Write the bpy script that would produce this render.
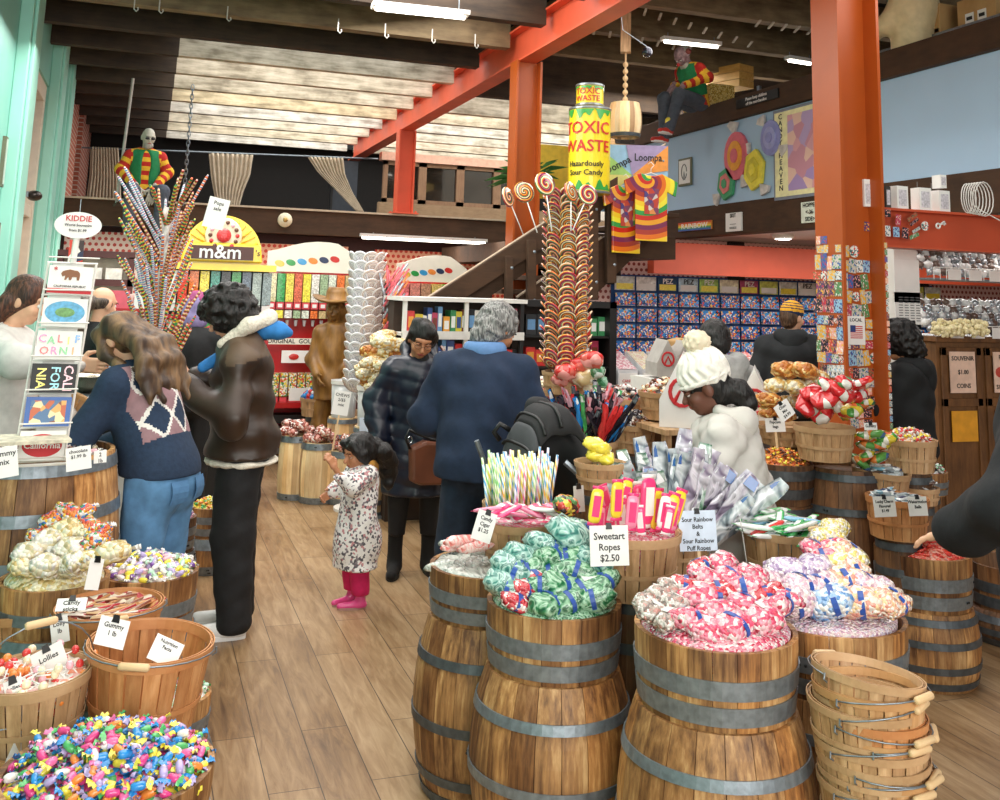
import bpy, bmesh, math, random
import numpy as np
from mathutils import Vector, Matrix, Euler
random.seed(7); RNG = np.random.default_rng(7)
SC = bpy.context.scene
for o in list(bpy.data.objects): bpy.data.objects.remove(o)
COL = SC.collection
PI = math.pi
# ------------------------------------------------------------------ camera (calibrated from the vanishing points)
F_, PPX, PPY, EYE = 980., 500., 133., 1.75
_a = np.array([145-PPX, -(279-PPY), F_]); _b = np.array([1, -.03, 0.])
_n = np.cross(_b, _a); _n /= np.linalg.norm(_n)
if _n[1] < 0: _n = -_n
_Y = _a/np.linalg.norm(_a); _Z = _n; _X = np.cross(_Y, _Z)
if _X[0] < 0: _X = -_X
RM = np.stack([_X, _Y, _Z], 1)
def ray(px, py): return RM.T @ np.array([(px-PPX)/F_, -(py-PPY)/F_, 1.])
def at(px, py, d):                      # a point d metres in front of the lens plane
    p = np.array([0, 0, EYE]) + d*ray(px, py); return Vector(p)
def onz(px, py, z=0.):
    r = ray(px, py); return Vector(np.array([0, 0, EYE]) + r*((z-EYE)/r[2]))
def ony(px, py, y):
    r = ray(px, py); return Vector(np.array([0, 0, EYE]) + r*(y/r[1]))
def onx(px, py, x):
    r = ray(px, py); return Vector(np.array([0, 0, EYE]) + r*(x/r[0]))
cam_d = bpy.data.cameras.new('camera'); cam = bpy.data.objects.new('camera', cam_d); COL.objects.link(cam)
cam_d.sensor_width = 36; cam_d.lens = F_/1000*36; cam_d.shift_x = 0; cam_d.shift_y = -(400-PPY)/1000
cam_d.clip_start = .05; cam_d.clip_end = 200
_r, _u, _f = RM[0], RM[1], RM[2]
cam.matrix_world = Matrix(((_r[0], _u[0], -_f[0], 0), (_r[1], _u[1], -_f[1], 0), (_r[2], _u[2], -_f[2], EYE), (0, 0, 0, 1)))
SC.camera = cam
# ------------------------------------------------------------------ world, lights, exposure
w = bpy.data.worlds.new('world'); SC.world = w; w.use_nodes = True
w.node_tree.nodes['Background'].inputs[0].default_value = (.93, .96, 1., 1)
w.node_tree.nodes['Background'].inputs[1].default_value = .32
SC.view_settings.view_transform = 'Standard'; SC.view_settings.look = 'None'
SC.view_settings.exposure = 0.38; SC.view_settings.gamma = 1; SC.view_settings.use_curve_mapping = False
def area(name, loc, rot, sx, sy, power, col=(1, 1, 1)):
    l = bpy.data.lights.new(name, 'AREA'); l.shape = 'RECTANGLE'; l.size = sx; l.size_y = sy; l.energy = power; l.color = col
    o = bpy.data.objects.new(name, l); COL.objects.link(o); o.location = loc; o.rotation_euler = rot; return o
area('skylight_daylight', (1.9, 14.4, 5.2), (0, 0, 0), 3.6, 8.0, 330, (.95, .98, 1))
area('skylight_daylight', (7.0, 15.3, 5.2), (0, 0, 0), 6.5, 6.2, 480, (.95, .98, 1))
area('storefront_daylight', (.6, -2.6, 2.6), (math.radians(68), 0, 0), 6, 3, 330, (1, .97, .92))
area('hall_fill_light', (.8, 3.6, 4.1), (0, 0, 0), 4.5, 4, 150, (1, .96, .9))  # this and the next two: added fill light under the solid roof deck
area('hall_fill_light', (1.0, 7.9, 4.1), (0, math.radians(-12), 0), 4.0, 2.2, 165, (1, .97, .93))
area('hall_fill_light', (4.6, 6.2, 4.1), (0, math.radians(35), 0), 1.2, 4, 55, (1, .97, .93))
area('shop_ceiling_light', (7.6, 8.5, 2.4), (0, 0, 0), 3.5, .5, 50, (1, .96, .9))
area('shop_ceiling_light', (7.2, 6.4, 2.38), (0, 0, 0), 2.0, 1.2, 45, (1, .96, .9))
area('shop_ceiling_light', (1.6, 12.9, 2.38), (0, 0, 0), 4.5, .3, 60, (1, .96, .9))
area('store_room_fill', (6.9, 11.6, 4.7), (math.radians(-15), 0, 0), 2.6, .8, 110, (1, .95, .88))  # added fill to brighten the store room wall and the mannequin
area('back_shop_fill', (1.9, 11.2, 2.38), (0, 0, 0), 4.5, .3, 30, (1, .96, .9))  # added fill over the rear displays, no fixture hangs there
# ------------------------------------------------------------------ materials
def hx(s):
    s = s.lstrip('#'); c = [int(s[i:i+2], 16)/255 for i in (0, 2, 4)]
    return tuple((x/12.92 if x <= .04045 else ((x+.055)/1.055)**2.4) for x in c) + (1,)
def C_(c): return hx(c) if isinstance(c, str) else tuple(c)+((1,) if len(c) == 3 else ())
MATS = {}
def nt(name):
    m = bpy.data.materials.new(name); m.use_nodes = True; t = m.node_tree
    return m, t, t.nodes['Principled BSDF']
def ramp(t, cols, const=False, pos=None):
    r = t.nodes.new('ShaderNodeValToRGB'); e = r.color_ramp.elements
    if const: r.color_ramp.interpolation = 'CONSTANT'
    n = len(cols)
    for i, c in enumerate(cols):
        p = pos[i] if pos else (i/n if const else i/max(1, n-1))
        if i < 2: el = e[i]; el.position = p
        else: el = e.new(p)
        el.color = C_(c)
    return r
def obc(t, scale=(1, 1, 1), rot=(0, 0, 0), kind='Object'):
    tc = t.nodes.new('ShaderNodeTexCoord'); mp = t.nodes.new('ShaderNodeMapping')
    mp.inputs['Scale'].default_value = scale; mp.inputs['Rotation'].default_value = rot
    t.links.new(tc.outputs[kind], mp.inputs[0]); return mp.outputs[0]
def math_(t, op, a, b=None, c=None):
    n = t.nodes.new('ShaderNodeMath'); n.operation = op
    for i, v in enumerate((a, b, c)):
        if v is None: continue
        if isinstance(v, (int, float)): n.inputs[i].default_value = v
        else: t.links.new(v, n.inputs[i])
    return n.outputs[0]
def bump(t, p, h, strength=.3, dist=.01):
    b = t.nodes.new('ShaderNodeBump'); b.inputs['Strength'].default_value = strength; b.inputs['Distance'].default_value = dist
    t.links.new(h, b.inputs['Height']); t.links.new(b.outputs[0], p.inputs['Normal'])
def pm(name, col, rough=.6, metal=0., var=.12, ns=14., bmp=0., coat=0., em=0., tr=0., emc=None):
    """plain procedural material: a base colour with a little noise"""
    if name in MATS: return MATS[name]
    m, t, p = nt(name); c = C_(col)
    n = t.nodes.new('ShaderNodeTexNoise'); n.inputs['Scale'].default_value = ns; n.inputs['Detail'].default_value = 3
    t.links.new(obc(t), n.inputs['Vector'])
    r = ramp(t, [tuple(max(0, x*(1-var)) for x in c[:3]), tuple(min(1, x*(1+var)) for x in c[:3])], pos=[.3, .7])
    t.links.new(n.outputs[0], r.inputs[0]); t.links.new(r.outputs[0], p.inputs['Base Color'])
    p.inputs['Roughness'].default_value = rough; p.inputs['Metallic'].default_value = metal
    p.inputs['Coat Weight'].default_value = coat
    if tr: p.inputs['Transmission Weight'].default_value = tr; p.inputs['IOR'].default_value = 1.1
    if em: p.inputs['Emission Color'].default_value = C_(emc or col); p.inputs['Emission Strength'].default_value = em
    if bmp: bump(t, p, n.outputs[0], bmp)
    MATS[name] = m; return m
def cells(name, cols, scale=60., rough=.35, coat=.3, bmp=.6, sc=(1, 1, 1), edge=None, dist=.01):
    """small many-coloured pieces: voronoi cells"""
    if name in MATS: return MATS[name]
    m, t, p = nt(name)
    v = t.nodes.new('ShaderNodeTexVoronoi'); v.inputs['Scale'].default_value = scale
    t.links.new(obc(t, sc), v.inputs['Vector'])
    s = t.nodes.new('ShaderNodeSeparateColor'); t.links.new(v.outputs['Color'], s.inputs[0])
    r = ramp(t, cols, True); t.links.new(s.outputs[0], r.inputs[0]); out = r.outputs[0]
    t.links.new(out, p.inputs['Base Color'])
    p.inputs['Roughness'].default_value = rough; p.inputs['Coat Weight'].default_value = coat
    inv = math_(t, 'SUBTRACT', 1., v.outputs['Distance'])
    bump(t, p, inv, bmp, dist)
    MATS[name] = m; return m
def strand(name, cols, scale=30., stretch=.25, rough=.25, warp=.25):
    """crumpled wrap with irregular streaks of colour"""
    if name in MATS: return MATS[name]
    m, t, p = nt(name)
    n = t.nodes.new('ShaderNodeTexNoise'); n.inputs['Scale'].default_value = scale; n.inputs['Detail'].default_value = 2
    n.inputs['Distortion'].default_value = 1.5
    t.links.new(obc(t, (1, stretch, 1)), n.inputs['Vector'])
    r = ramp(t, cols, False, [.28+.44*i/max(1, len(cols)-1) for i in range(len(cols))]); t.links.new(n.outputs[0], r.inputs[0])
    t.links.new(r.outputs[0], p.inputs['Base Color']); p.inputs['Roughness'].default_value = rough
    p.inputs['Coat Weight'].default_value = .5; bump(t, p, n.outputs[0], .9, .012)
    MATS[name] = m; return m
def wood(name, c1, c2, c3=None, axis=2, scale=8., rough=.55, tone=False, streak=14., bmp=.15):
    """grained wood; axis = direction of the grain; tone reads the per-board attribute"""
    if name in MATS: return MATS[name]
    m, t, p = nt(name); sc = [streak, streak, streak]; sc[axis] = 1.2
    n = t.nodes.new('ShaderNodeTexNoise'); n.inputs['Scale'].default_value = scale; n.inputs['Detail'].default_value = 6; n.inputs['Roughness'].default_value = .65
    t.links.new(obc(t, tuple(sc)), n.inputs['Vector'])
    n2 = t.nodes.new('ShaderNodeTexNoise'); n2.inputs['Scale'].default_value = 5.; n2.inputs['Detail'].default_value = 4
    t.links.new(obc(t), n2.inputs['Vector'])
    mix = math_(t, 'ADD', math_(t, 'MULTIPLY', n.outputs[0], .6), math_(t, 'MULTIPLY', n2.outputs[0], .4))
    r = ramp(t, [c1, c2] + ([c3] if c3 else []), False, [.38, .53, .66] if tone and c3 else [.32, .62] + ([.75] if c3 else [])); t.links.new(mix, r.inputs[0]); out = r.outputs[0]
    if tone:
        a = t.nodes.new('ShaderNodeAttribute'); a.attribute_name = 'tone'
        mx = t.nodes.new('ShaderNodeMix'); mx.data_type = 'RGBA'; mx.blend_type = 'MULTIPLY'; mx.inputs[0].default_value = 1.
        t.links.new(out, mx.inputs[6]); t.links.new(a.outputs['Color'], mx.inputs[7]); out = mx.outputs[2]
    t.links.new(out, p.inputs['Base Color']); p.inputs['Roughness'].default_value = rough
    bump(t, p, n.outputs[0], bmp, .004)
    MATS[name] = m; return m
# ------------------------------------------------------------------ mesh building
class MB:
    def __init__(s): s.v = []; s.f = []; s.mi = []; s.tn = []
    def add(s, vs, fs, mi=0, tone=(1, 1, 1), M=None):
        b = len(s.v)
        for v in vs: s.v.append(tuple(M @ Vector(v)) if M is not None else tuple(v))
        for f in fs: s.f.append(tuple(b+i for i in f)); s.mi.append(mi); s.tn.append(tone)
        return s
    def box(s, x0, y0, z0, x1, y1, z1, mi=0, tone=(1, 1, 1), M=None):
        vs = [(x0, y0, z0), (x1, y0, z0), (x1, y1, z0), (x0, y1, z0), (x0, y0, z1), (x1, y0, z1), (x1, y1, z1), (x0, y1, z1)]
        return s.add(vs, [(3, 2, 1, 0), (4, 5, 6, 7), (0, 1, 5, 4), (1, 2, 6, 5), (2, 3, 7, 6), (3, 0, 4, 7)], mi, tone, M)
    def bx(s, c, size, mi=0, M=None, tone=(1, 1, 1)):
        return s.box(c[0]-size[0]/2, c[1]-size[1]/2, c[2]-size[2]/2, c[0]+size[0]/2, c[1]+size[1]/2, c[2]+size[2]/2, mi, tone, M)
    def lathe(s, prof, n=32, mi=0, M=None, sx=1, sy=1, cap=True, a0=0, tone=(1, 1, 1)):
        vs = []; k = len(prof)
        for i in range(n):
            a = a0+2*PI*i/n
            for r, z in prof: vs.append((r*math.cos(a)*sx, r*math.sin(a)*sy, z))
        fs = [(i*k+j, ((i+1) % n)*k+j, ((i+1) % n)*k+j+1, i*k+j+1) for i in range(n) for j in range(k-1)]
        if cap:
            if prof[0][0] > 1e-4: fs.append(tuple(i*k for i in range(n-1, -1, -1)))
            if prof[-1][0] > 1e-4: fs.append(tuple(i*k+k-1 for i in range(n)))
        return s.add(vs, fs, mi, tone, M)
    def tube(s, pts, r, n=8, mi=0, M=None, closed=False, r2=None):
        pts = [Vector(p) for p in pts]; m = len(pts); vs = []; up = Vector((0, 0, 1)); prev = None
        for i, p in enumerate(pts):
            q = pts[(i+1) % m] if (closed or i < m-1) else p; o = pts[i-1] if (closed or i > 0) else p
            d = (q-o); d = d.normalized() if d.length > 1e-9 else Vector((0, 0, 1))
            if prev is None:
                a = d.cross(up); 
                if a.length < .05: a = d.cross(Vector((1, 0, 0)))
                a.normalize()
            else:
                a = prev - d*prev.dot(d); a.normalize()
            prev = a; b = d.cross(a); rr = r if r2 is None else r+(r2-r)*i/(m-1)
            if isinstance(r, (list, tuple)): rr = r[i]
            for j in range(n):
                t = 2*PI*j/n; vs.append(p + a*(math.cos(t)*rr) + b*(math.sin(t)*rr))
        fs = [(i*n+j, i*n+(j+1) % n, ((i+1) % m)*n+(j+1) % n, ((i+1) % m)*n+j) for i in range(m if closed else m-1) for j in range(n)]
        if not closed: fs += [tuple(range(n-1, -1, -1)), tuple(range((m-1)*n, m*n))]
        return s.add(vs, fs, mi, (1, 1, 1), M)
    def ell(s, c, r, n=14, m=8, mi=0, M=None, fn=None):
        vs = [(c[0], c[1], c[2]-r[2])]
        for i in range(1, m):
            a = -PI/2+PI*i/m
            for j in range(n):
                t = 2*PI*j/n; vs.append((c[0]+r[0]*math.cos(a)*math.cos(t), c[1]+r[1]*math.cos(a)*math.sin(t), c[2]+r[2]*math.sin(a)))
        vs.append((c[0], c[1], c[2]+r[2]))
        if fn: vs = [fn(v) for v in vs]
        fs = [(0, 1+(j+1) % n, 1+j) for j in range(n)]
        for i in range(m-2):
            for j in range(n): a = 1+i*n; fs.append((a+j, a+(j+1) % n, a+n+(j+1) % n, a+n+j))
        e = len(vs)-1; a = 1+(m-2)*n; fs += [(a+j, a+(j+1) % n, e) for j in range(n)]
        return s.add(vs, fs, mi, (1, 1, 1), M)
    def prism(s, poly, t, mi=0, M=None, tone=(1, 1, 1)):
        """outline in local xz, thickness t along y (front at -t/2)"""
        n = len(poly); vs = [(x, -t/2, z) for x, z in poly]+[(x, t/2, z) for x, z in poly]
        ar = sum(poly[i][0]*poly[(i+1) % n][1]-poly[(i+1) % n][0]*poly[i][1] for i in range(n))
        f0 = tuple(range(n)); f1 = tuple(range(2*n-1, n-1, -1)); sd = [(i, i+n, (i+1) % n+n, (i+1) % n) for i in range(n)]
        if ar < 0: f0 = f0[::-1]; f1 = f1[::-1]; sd = [q[::-1] for q in sd]
        return s.add(vs, [f0, f1]+sd, mi, tone, M)
    def grid(s, fn, nu, nv, mi=0, M=None, thick=0):
        vs = [fn(i/nu, j/nv) for j in range(nv+1) for i in range(nu+1)]
        fs = [(j*(nu+1)+i, j*(nu+1)+i+1, (j+1)*(nu+1)+i+1, (j+1)*(nu+1)+i) for j in range(nv) for i in range(nu)]
        return s.add(vs, fs, mi, (1, 1, 1), M)
    def mesh(s, name, mats, smooth=False):
        me = bpy.data.meshes.new(name); me.from_pydata([tuple(v) for v in s.v], [], s.f)
        if not isinstance(mats, (list, tuple)): mats = [mats]
        for m in mats: me.materials.append(m)
        me.polygons.foreach_set('material_index', s.mi)
        if any(t != (1, 1, 1) for t in s.tn):
            ca = me.color_attributes.new('tone', 'FLOAT_COLOR', 'CORNER'); buf = []
            for f, t in zip(s.f, s.tn): buf += [t[0], t[1], t[2], 1.]*len(f)
            ca.data.foreach_set('color', buf)
        elif any(m and m.node_tree and any(n.type == 'ATTRIBUTE' for n in m.node_tree.nodes) for m in mats):
            ca = me.color_attributes.new('tone', 'FLOAT_COLOR', 'CORNER'); ca.data.foreach_set('color', [1.]*4*len(me.loops))
        if smooth: me.polygons.foreach_set('use_smooth', [True]*len(me.polygons)); 
        me.update(); me.validate(); return me
    def build(s, name, mats, parent=None, smooth=False, loc=(0, 0, 0), rot=(0, 0, 0), thick=0, sub=0, bevel=0):
        o = bpy.data.objects.new(name, s.mesh(name, mats, smooth)); COL.objects.link(o)
        o.location = loc; o.rotation_euler = rot
        if parent: o.parent = parent
        if smooth == 'auto':
            sm = True
        if thick:
            md = o.modifiers.new('solid', 'SOLIDIFY'); md.thickness = thick; md.offset = 0
        if bevel:
            md = o.modifiers.new('bevel', 'BEVEL'); md.width = bevel; md.segments = 2; md.limit_method = 'ANGLE'
        if sub:
            md = o.modifiers.new('sub', 'SUBSURF'); md.levels = sub; md.render_levels = sub
        return o
def thing(name, label, cat, loc=(0, 0, 0), rz=0, group=None, rot=None):
    o = bpy.data.objects.new(name, None); COL.objects.link(o); o.location = loc
    o.rotation_euler = rot if rot else (0, 0, rz); o.empty_display_size = .05
    return tag(o, label, cat, group)
def tag(o, label, cat, group=None, kind=None):
    o['label'] = label; o['category'] = cat
    if group: o['group'] = group
    if kind: o['kind'] = kind
    return o
def struct(o): o['kind'] = 'structure'; return o
KIDS = {}
def dup(root, loc=None, rz=None, label=None, group=None, rot=None, scale=None, mats=None):
    r = root.copy(); COL.objects.link(r)
    if loc is not None: r.location = loc
    if rz is not None: r.rotation_euler = (0, 0, rz)
    if rot is not None: r.rotation_euler = rot
    if scale is not None: r.scale = scale if isinstance(scale, (tuple, list)) else (scale,)*3
    if label: r['label'] = label
    if group: r['group'] = group
    for ch in root.children:
        c = ch.copy(); COL.objects.link(c); c.parent = r; c.matrix_parent_inverse = ch.matrix_parent_inverse
        for g in ch.children:
            d = g.copy(); COL.objects.link(d); d.parent = c; d.matrix_parent_inverse = g.matrix_parent_inverse
    return r
def recolor(o, mat):
    """own mesh copy with another material"""
    o.data = o.data.copy(); o.data.materials[0] = mat; return o
_tc = {}
def text_mesh(s, size, extrude=.0008, align='CENTER'):
    k = (s, size, align)
    if k in _tc: return _tc[k]
    c = bpy.data.curves.new('lettering', 'FONT'); c.body = s; c.size = size; c.extrude = extrude; c.align_x = align; c.align_y = 'CENTER'
    c.resolution_u = 2; c.offset = size*.014
    o = bpy.data.objects.new('lettering', c); COL.objects.link(o)
    dg = bpy.context.evaluated_depsgraph_get(); me = bpy.data.meshes.new_from_object(o.evaluated_get(dg)); 
    bpy.data.objects.remove(o); _tc[k] = me; return me
def text(s, size, mat, parent, loc=(0, 0, 0), rot=(PI/2, 0, 0), name='lettering', bold=0, sx=1):
    """lettering standing in the parent's xz plane, facing -y"""
    me = text_mesh(s, size).copy(); me.materials.clear(); me.materials.append(mat)
    o = bpy.data.objects.new(name, me); COL.objects.link(o); o.parent = parent; o.location = loc; o.rotation_euler = rot; o.scale = (sx, 1, 1)
    return o
# ------------------------------------------------------------------ signed distance shapes -> mesh (bodies, cloth, soft things)
def _seg(P, a, b):
    a = np.asarray(a, float); b = np.asarray(b, float); ab = b-a; L = ab@ab+1e-12
    t = np.clip(((P-a)@ab)/L, 0, 1); return t, np.linalg.norm(P-a-t[..., None]*ab, axis=-1)
def sd_prim(P, pr):
    k = pr[0]
    if k == 'c':                                   # tapered capsule a b ra rb
        t, d = _seg(P, pr[1], pr[2]); return d-(pr[3]+(pr[4]-pr[3])*t)
    if k == 'e':                                   # ellipsoid c r [rotation matrix]
        Q = P-np.asarray(pr[1], float)
        if len(pr) > 3 and pr[3] is not None: Q = Q@np.asarray(pr[3])
        r = np.asarray(pr[2], float); q = np.linalg.norm(Q/r, axis=-1); q2 = np.linalg.norm(Q/(r*r), axis=-1)+1e-9
        return q*(q-1)/q2
    if k == 'b':                                   # rounded box c half r [R]
        Q = P-np.asarray(pr[1], float)
        if len(pr) > 4 and pr[4] is not None: Q = Q@np.asarray(pr[4])
        q = np.abs(Q)-np.asarray(pr[2], float)+pr[3]
        return np.linalg.norm(np.maximum(q, 0), axis=-1)+np.minimum(q.max(-1), 0)-pr[3]
    if k == 'f':                                   # flattened capsule a b ra rb flat axis factor
        a = np.asarray(pr[1], float); b = np.asarray(pr[2], float); ax = np.asarray(pr[5], float); ax = ax/np.linalg.norm(ax)
        s = pr[6]; sh = lambda q: q+np.outer(q@ax, ax).reshape(q.shape)*(s-1)
        t, d = _seg(sh(P), sh(a[None])[0], sh(b[None])[0]); return (d-(pr[3]+(pr[4]-pr[3])*t))/s**.5
def sdf_mesh(prims, res, k=.03, cuts=(), noise=None, planes=(), pad=.04):
    """prims: smooth union; cuts: smooth subtraction; planes: (point, normal) keeps the side opposite to the normal"""
    lo = np.full(3, 1e9); hi = -lo
    for p in prims:
        if p[0] in 'cf':
            for q, r in ((p[1], p[3]), (p[2], p[4])): lo = np.minimum(lo, np.asarray(q)-r); hi = np.maximum(hi, np.asarray(q)+r)
        else:
            r = max(p[2])*(1 if p[0] == 'e' else 1.5); r = np.asarray(p[2], float) if len(p) < (4 if p[0] == 'e' else 5) or p[-1] is None or np.isscalar(p[-1]) else r
            lo = np.minimum(lo, np.asarray(p[1])-r); hi = np.maximum(hi, np.asarray(p[1])+r)
    lo -= pad; hi += pad; n = np.ceil((hi-lo)/res).astype(int)+1
    ax = [lo[i]+res*np.arange(n[i]) for i in range(3)]
    P = np.stack(np.meshgrid(*ax, indexing='ij'), -1); D = None
    for p in prims:
        d = sd_prim(P, p)
        if D is None: D = d
        else:
            h = np.maximum(k-np.abs(D-d), 0)/k; D = np.minimum(D, d)-h*h*k*.25
    for p in cuts:
        d = -sd_prim(P, p); kk = .012; h = np.maximum(kk-np.abs(D-d), 0)/kk; D = np.maximum(D, d)+h*h*kk*.25
    if noise is not None: D = D+noise(P)
    for q, nn in planes:
        nn = np.asarray(nn, float); nn = nn/np.linalg.norm(nn); D = np.maximum(D, (P-np.asarray(q, float))@nn)
    D[0] = D[-1] = 1; D[:, 0] = D[:, -1] = 1; D[:, :, 0] = D[:, :, -1] = 1
    return surf_nets(D, lo, res)
def surf_nets(D, lo, res):
    S = D < 0; nx, ny, nz = D.shape
    acc = np.zeros((nx-1, ny-1, nz-1, 3)); cnt = np.zeros((nx-1, ny-1, nz-1))
    cor = [(i, j, k) for i in (0, 1) for j in (0, 1) for k in (0, 1)]
    sl = lambda o: tuple(slice(o[a], D.shape[a]-1+o[a]) for a in range(3))
    for a in range(3):
        for c in cor:
            if c[a] == 1: continue
            e = list(c); e[a] = 1; d0 = D[sl(c)]; d1 = D[sl(tuple(e))]; x = (d0 < 0) != (d1 < 0)
            t = np.where(x, d0/np.where(x, d0-d1, 1), 0)
            pos = np.zeros(acc.shape)+np.array(c, float); pos[..., a] = t
            acc += pos*x[..., None]; cnt += x
    act = cnt > 0; idx = -np.ones(act.shape, int); ii = np.argwhere(act); idx[act] = np.arange(len(ii))
    V = (ii+acc[act]/cnt[act][:, None])*res+lo
    Fs = []
    for a in range(3):
        b, c = (a+1) % 3, (a+2) % 3
        s0 = [slice(None)]*3; s1 = [slice(None)]*3; s0[a] = slice(0, -1); s1[a] = slice(1, None)
        x = S[tuple(s0)] != S[tuple(s1)]; e = np.argwhere(x)
        e = e[(e[:, b] > 0) & (e[:, c] > 0) & (e[:, b] < D.shape[b]-1) & (e[:, c] < D.shape[c]-1)]
        ins = S[tuple(e.T)]
        def g(db, dc):
            q = e.copy(); q[:, b] -= db; q[:, c] -= dc; return idx[tuple(q.T)]
        q = np.stack([g(1, 1), g(0, 1), g(0, 0), g(1, 0)], 1); q[~ins] = q[~ins][:, ::-1]; Fs.append(q)
    Fa = np.concatenate(Fs) if Fs else np.zeros((0, 4), int)
    return V, Fa[(Fa >= 0).all(1)]
def wob(amp, f, seed=0):
    r = np.random.default_rng(seed); K = r.normal(size=(5, 3))*f; ph = r.uniform(0, 6.28, 5)
    return lambda P: amp*sum(np.sin(P@K[i]+ph[i]) for i in range(5))/2.2
def lumps(amp, f, seed=0):
    r = np.random.default_rng(seed); ph = r.uniform(0, 6.28, 3)
    def fn(P): 
        Q = P*f+.6*np.sin(P[..., [1, 2, 0]]*f*.7+1.3); return amp*np.sin(Q[..., 0]+ph[0])*np.sin(Q[..., 1]+ph[1])*np.sin(Q[..., 2]+ph[2])
    return fn
def soft(name, mats, parent, prims, res=.012, mifn=None, **kw):
    V, Fq = sdf_mesh(prims, res, **kw)
    me = bpy.data.meshes.new(name); me.from_pydata(V.tolist(), [], Fq.tolist())
    if not isinstance(mats, (list, tuple)): mats = [mats]
    for m in mats: me.materials.append(m)
    me.polygons.foreach_set('use_smooth', [True]*len(me.polygons))
    if mifn is not None and len(Fq):
        cen = V[Fq].mean(1); me.polygons.foreach_set('material_index', np.asarray(mifn(cen), int).tolist())
    me.update()
    o = bpy.data.objects.new(name, me); COL.objects.link(o)
    if parent: o.parent = parent
    return o
def join_mesh(objs, name=None):
    """several fresh mesh objects of one parent into the first one"""
    a = objs[0]; V = []; Fc = []; mi = []; mats = []; sm = []
    for o in objs:
        me = o.data; b = len(V); mm = []
        for m in me.materials:
            if m not in mats: mats.append(m)
            mm.append(mats.index(m))
        V += [tuple(v.co) for v in me.vertices]
        for p in me.polygons: Fc.append(tuple(b+i for i in p.vertices)); mi.append(mm[p.material_index] if mm else 0); sm.append(p.use_smooth)
    me = bpy.data.meshes.new(name or a.name); me.from_pydata(V, [], Fc)
    for m in mats: me.materials.append(m)
    me.polygons.foreach_set('material_index', mi); me.polygons.foreach_set('use_smooth', sm); me.update()
    a.data = me
    for o in objs[1:]: bpy.data.objects.remove(o)
    return a
# ================================================================== THE ROOM
def flr():
    m, t, p = nt('floor_planks')
    vec = obc(t, (1, 1, 1), (0, 0, PI/2), 'Object')
    b = t.nodes.new('ShaderNodeTexBrick'); b.offset = .37; b.inputs['Scale'].default_value = 1.; b.inputs['Mortar Size'].default_value = .0022
    b.inputs['Brick Width'].default_value = 1.25; b.inputs['Row Height'].default_value = .182; b.inputs['Mortar Smooth'].default_value = .3
    b.inputs['Color1'].default_value = (0, 0, 0, 1); b.inputs['Color2'].default_value = (1, 1, 1, 1); b.inputs['Mortar'].default_value = (.5, .5, .5, 1)
    t.links.new(vec, b.inputs[0])
    n = t.nodes.new('ShaderNodeTexNoise'); n.inputs['Scale'].default_value = 3.; n.inputs['Detail'].default_value = 8; n.inputs['Roughness'].default_value = .68; n.inputs['Distortion'].default_value = .8
    t.links.new(obc(t, (9, 1.1, 1)), n.inputs['Vector'])
    n2 = t.nodes.new('ShaderNodeTexNoise'); n2.inputs['Scale'].default_value = 1.7; n2.inputs['Detail'].default_value = 3; t.links.new(obc(t, (2.2, .8, 1)), n2.inputs['Vector'])
    v = math_(t, 'ADD', math_(t, 'MULTIPLY', b.outputs[0], .13), math_(t, 'ADD', math_(t, 'MULTIPLY', n.outputs[0], .55), math_(t, 'MULTIPLY', n2.outputs[0], .4)))
    r = ramp(t, ['#604630', '#8d6d4a', '#a98a66', '#c2a581'], False, [.34, .48, .6, .74]); t.links.new(v, r.inputs[0])
    mx = t.nodes.new('ShaderNodeMix'); mx.data_type = 'RGBA'; t.links.new(b.outputs['Fac'], mx.inputs[0]); t.links.new(r.outputs[0], mx.inputs[6]); mx.inputs[7].default_value = C_('#3a2a1e')
    t.links.new(mx.outputs[2], p.inputs['Base Color']); p.inputs['Roughness'].default_value = .33; bump(t, p, n.outputs[0], .12, .003)
    return m
def dots(name, base, dot, scale=22., rad=.3):
    m, t, p = nt(name)
    x = t.nodes.new('ShaderNodeSeparateXYZ'); t.links.new(obc(t, (scale, scale, scale)), x.inputs[0])
    row = math_(t, 'FLOOR', x.outputs[2]); sh = math_(t, 'MULTIPLY', math_(t, 'MODULO', row, 2.), .5)
    fx = math_(t, 'SUBTRACT', math_(t, 'FRACT', math_(t, 'ADD', x.outputs[0], sh)), .5); fz = math_(t, 'SUBTRACT', math_(t, 'FRACT', x.outputs[2]), .5)
    d = math_(t, 'SQRT', math_(t, 'ADD', math_(t, 'MULTIPLY', fx, fx), math_(t, 'MULTIPLY', fz, fz)))
    k = math_(t, 'LESS_THAN', d, rad); mx = t.nodes.new('ShaderNodeMix'); mx.data_type = 'RGBA'
    t.links.new(k, mx.inputs[0]); mx.inputs[6].default_value = C_(base); mx.inputs[7].default_value = C_(dot)
    t.links.new(mx.outputs[2], p.inputs['Base Color']); p.inputs['Roughness'].default_value = .6; return m
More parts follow.
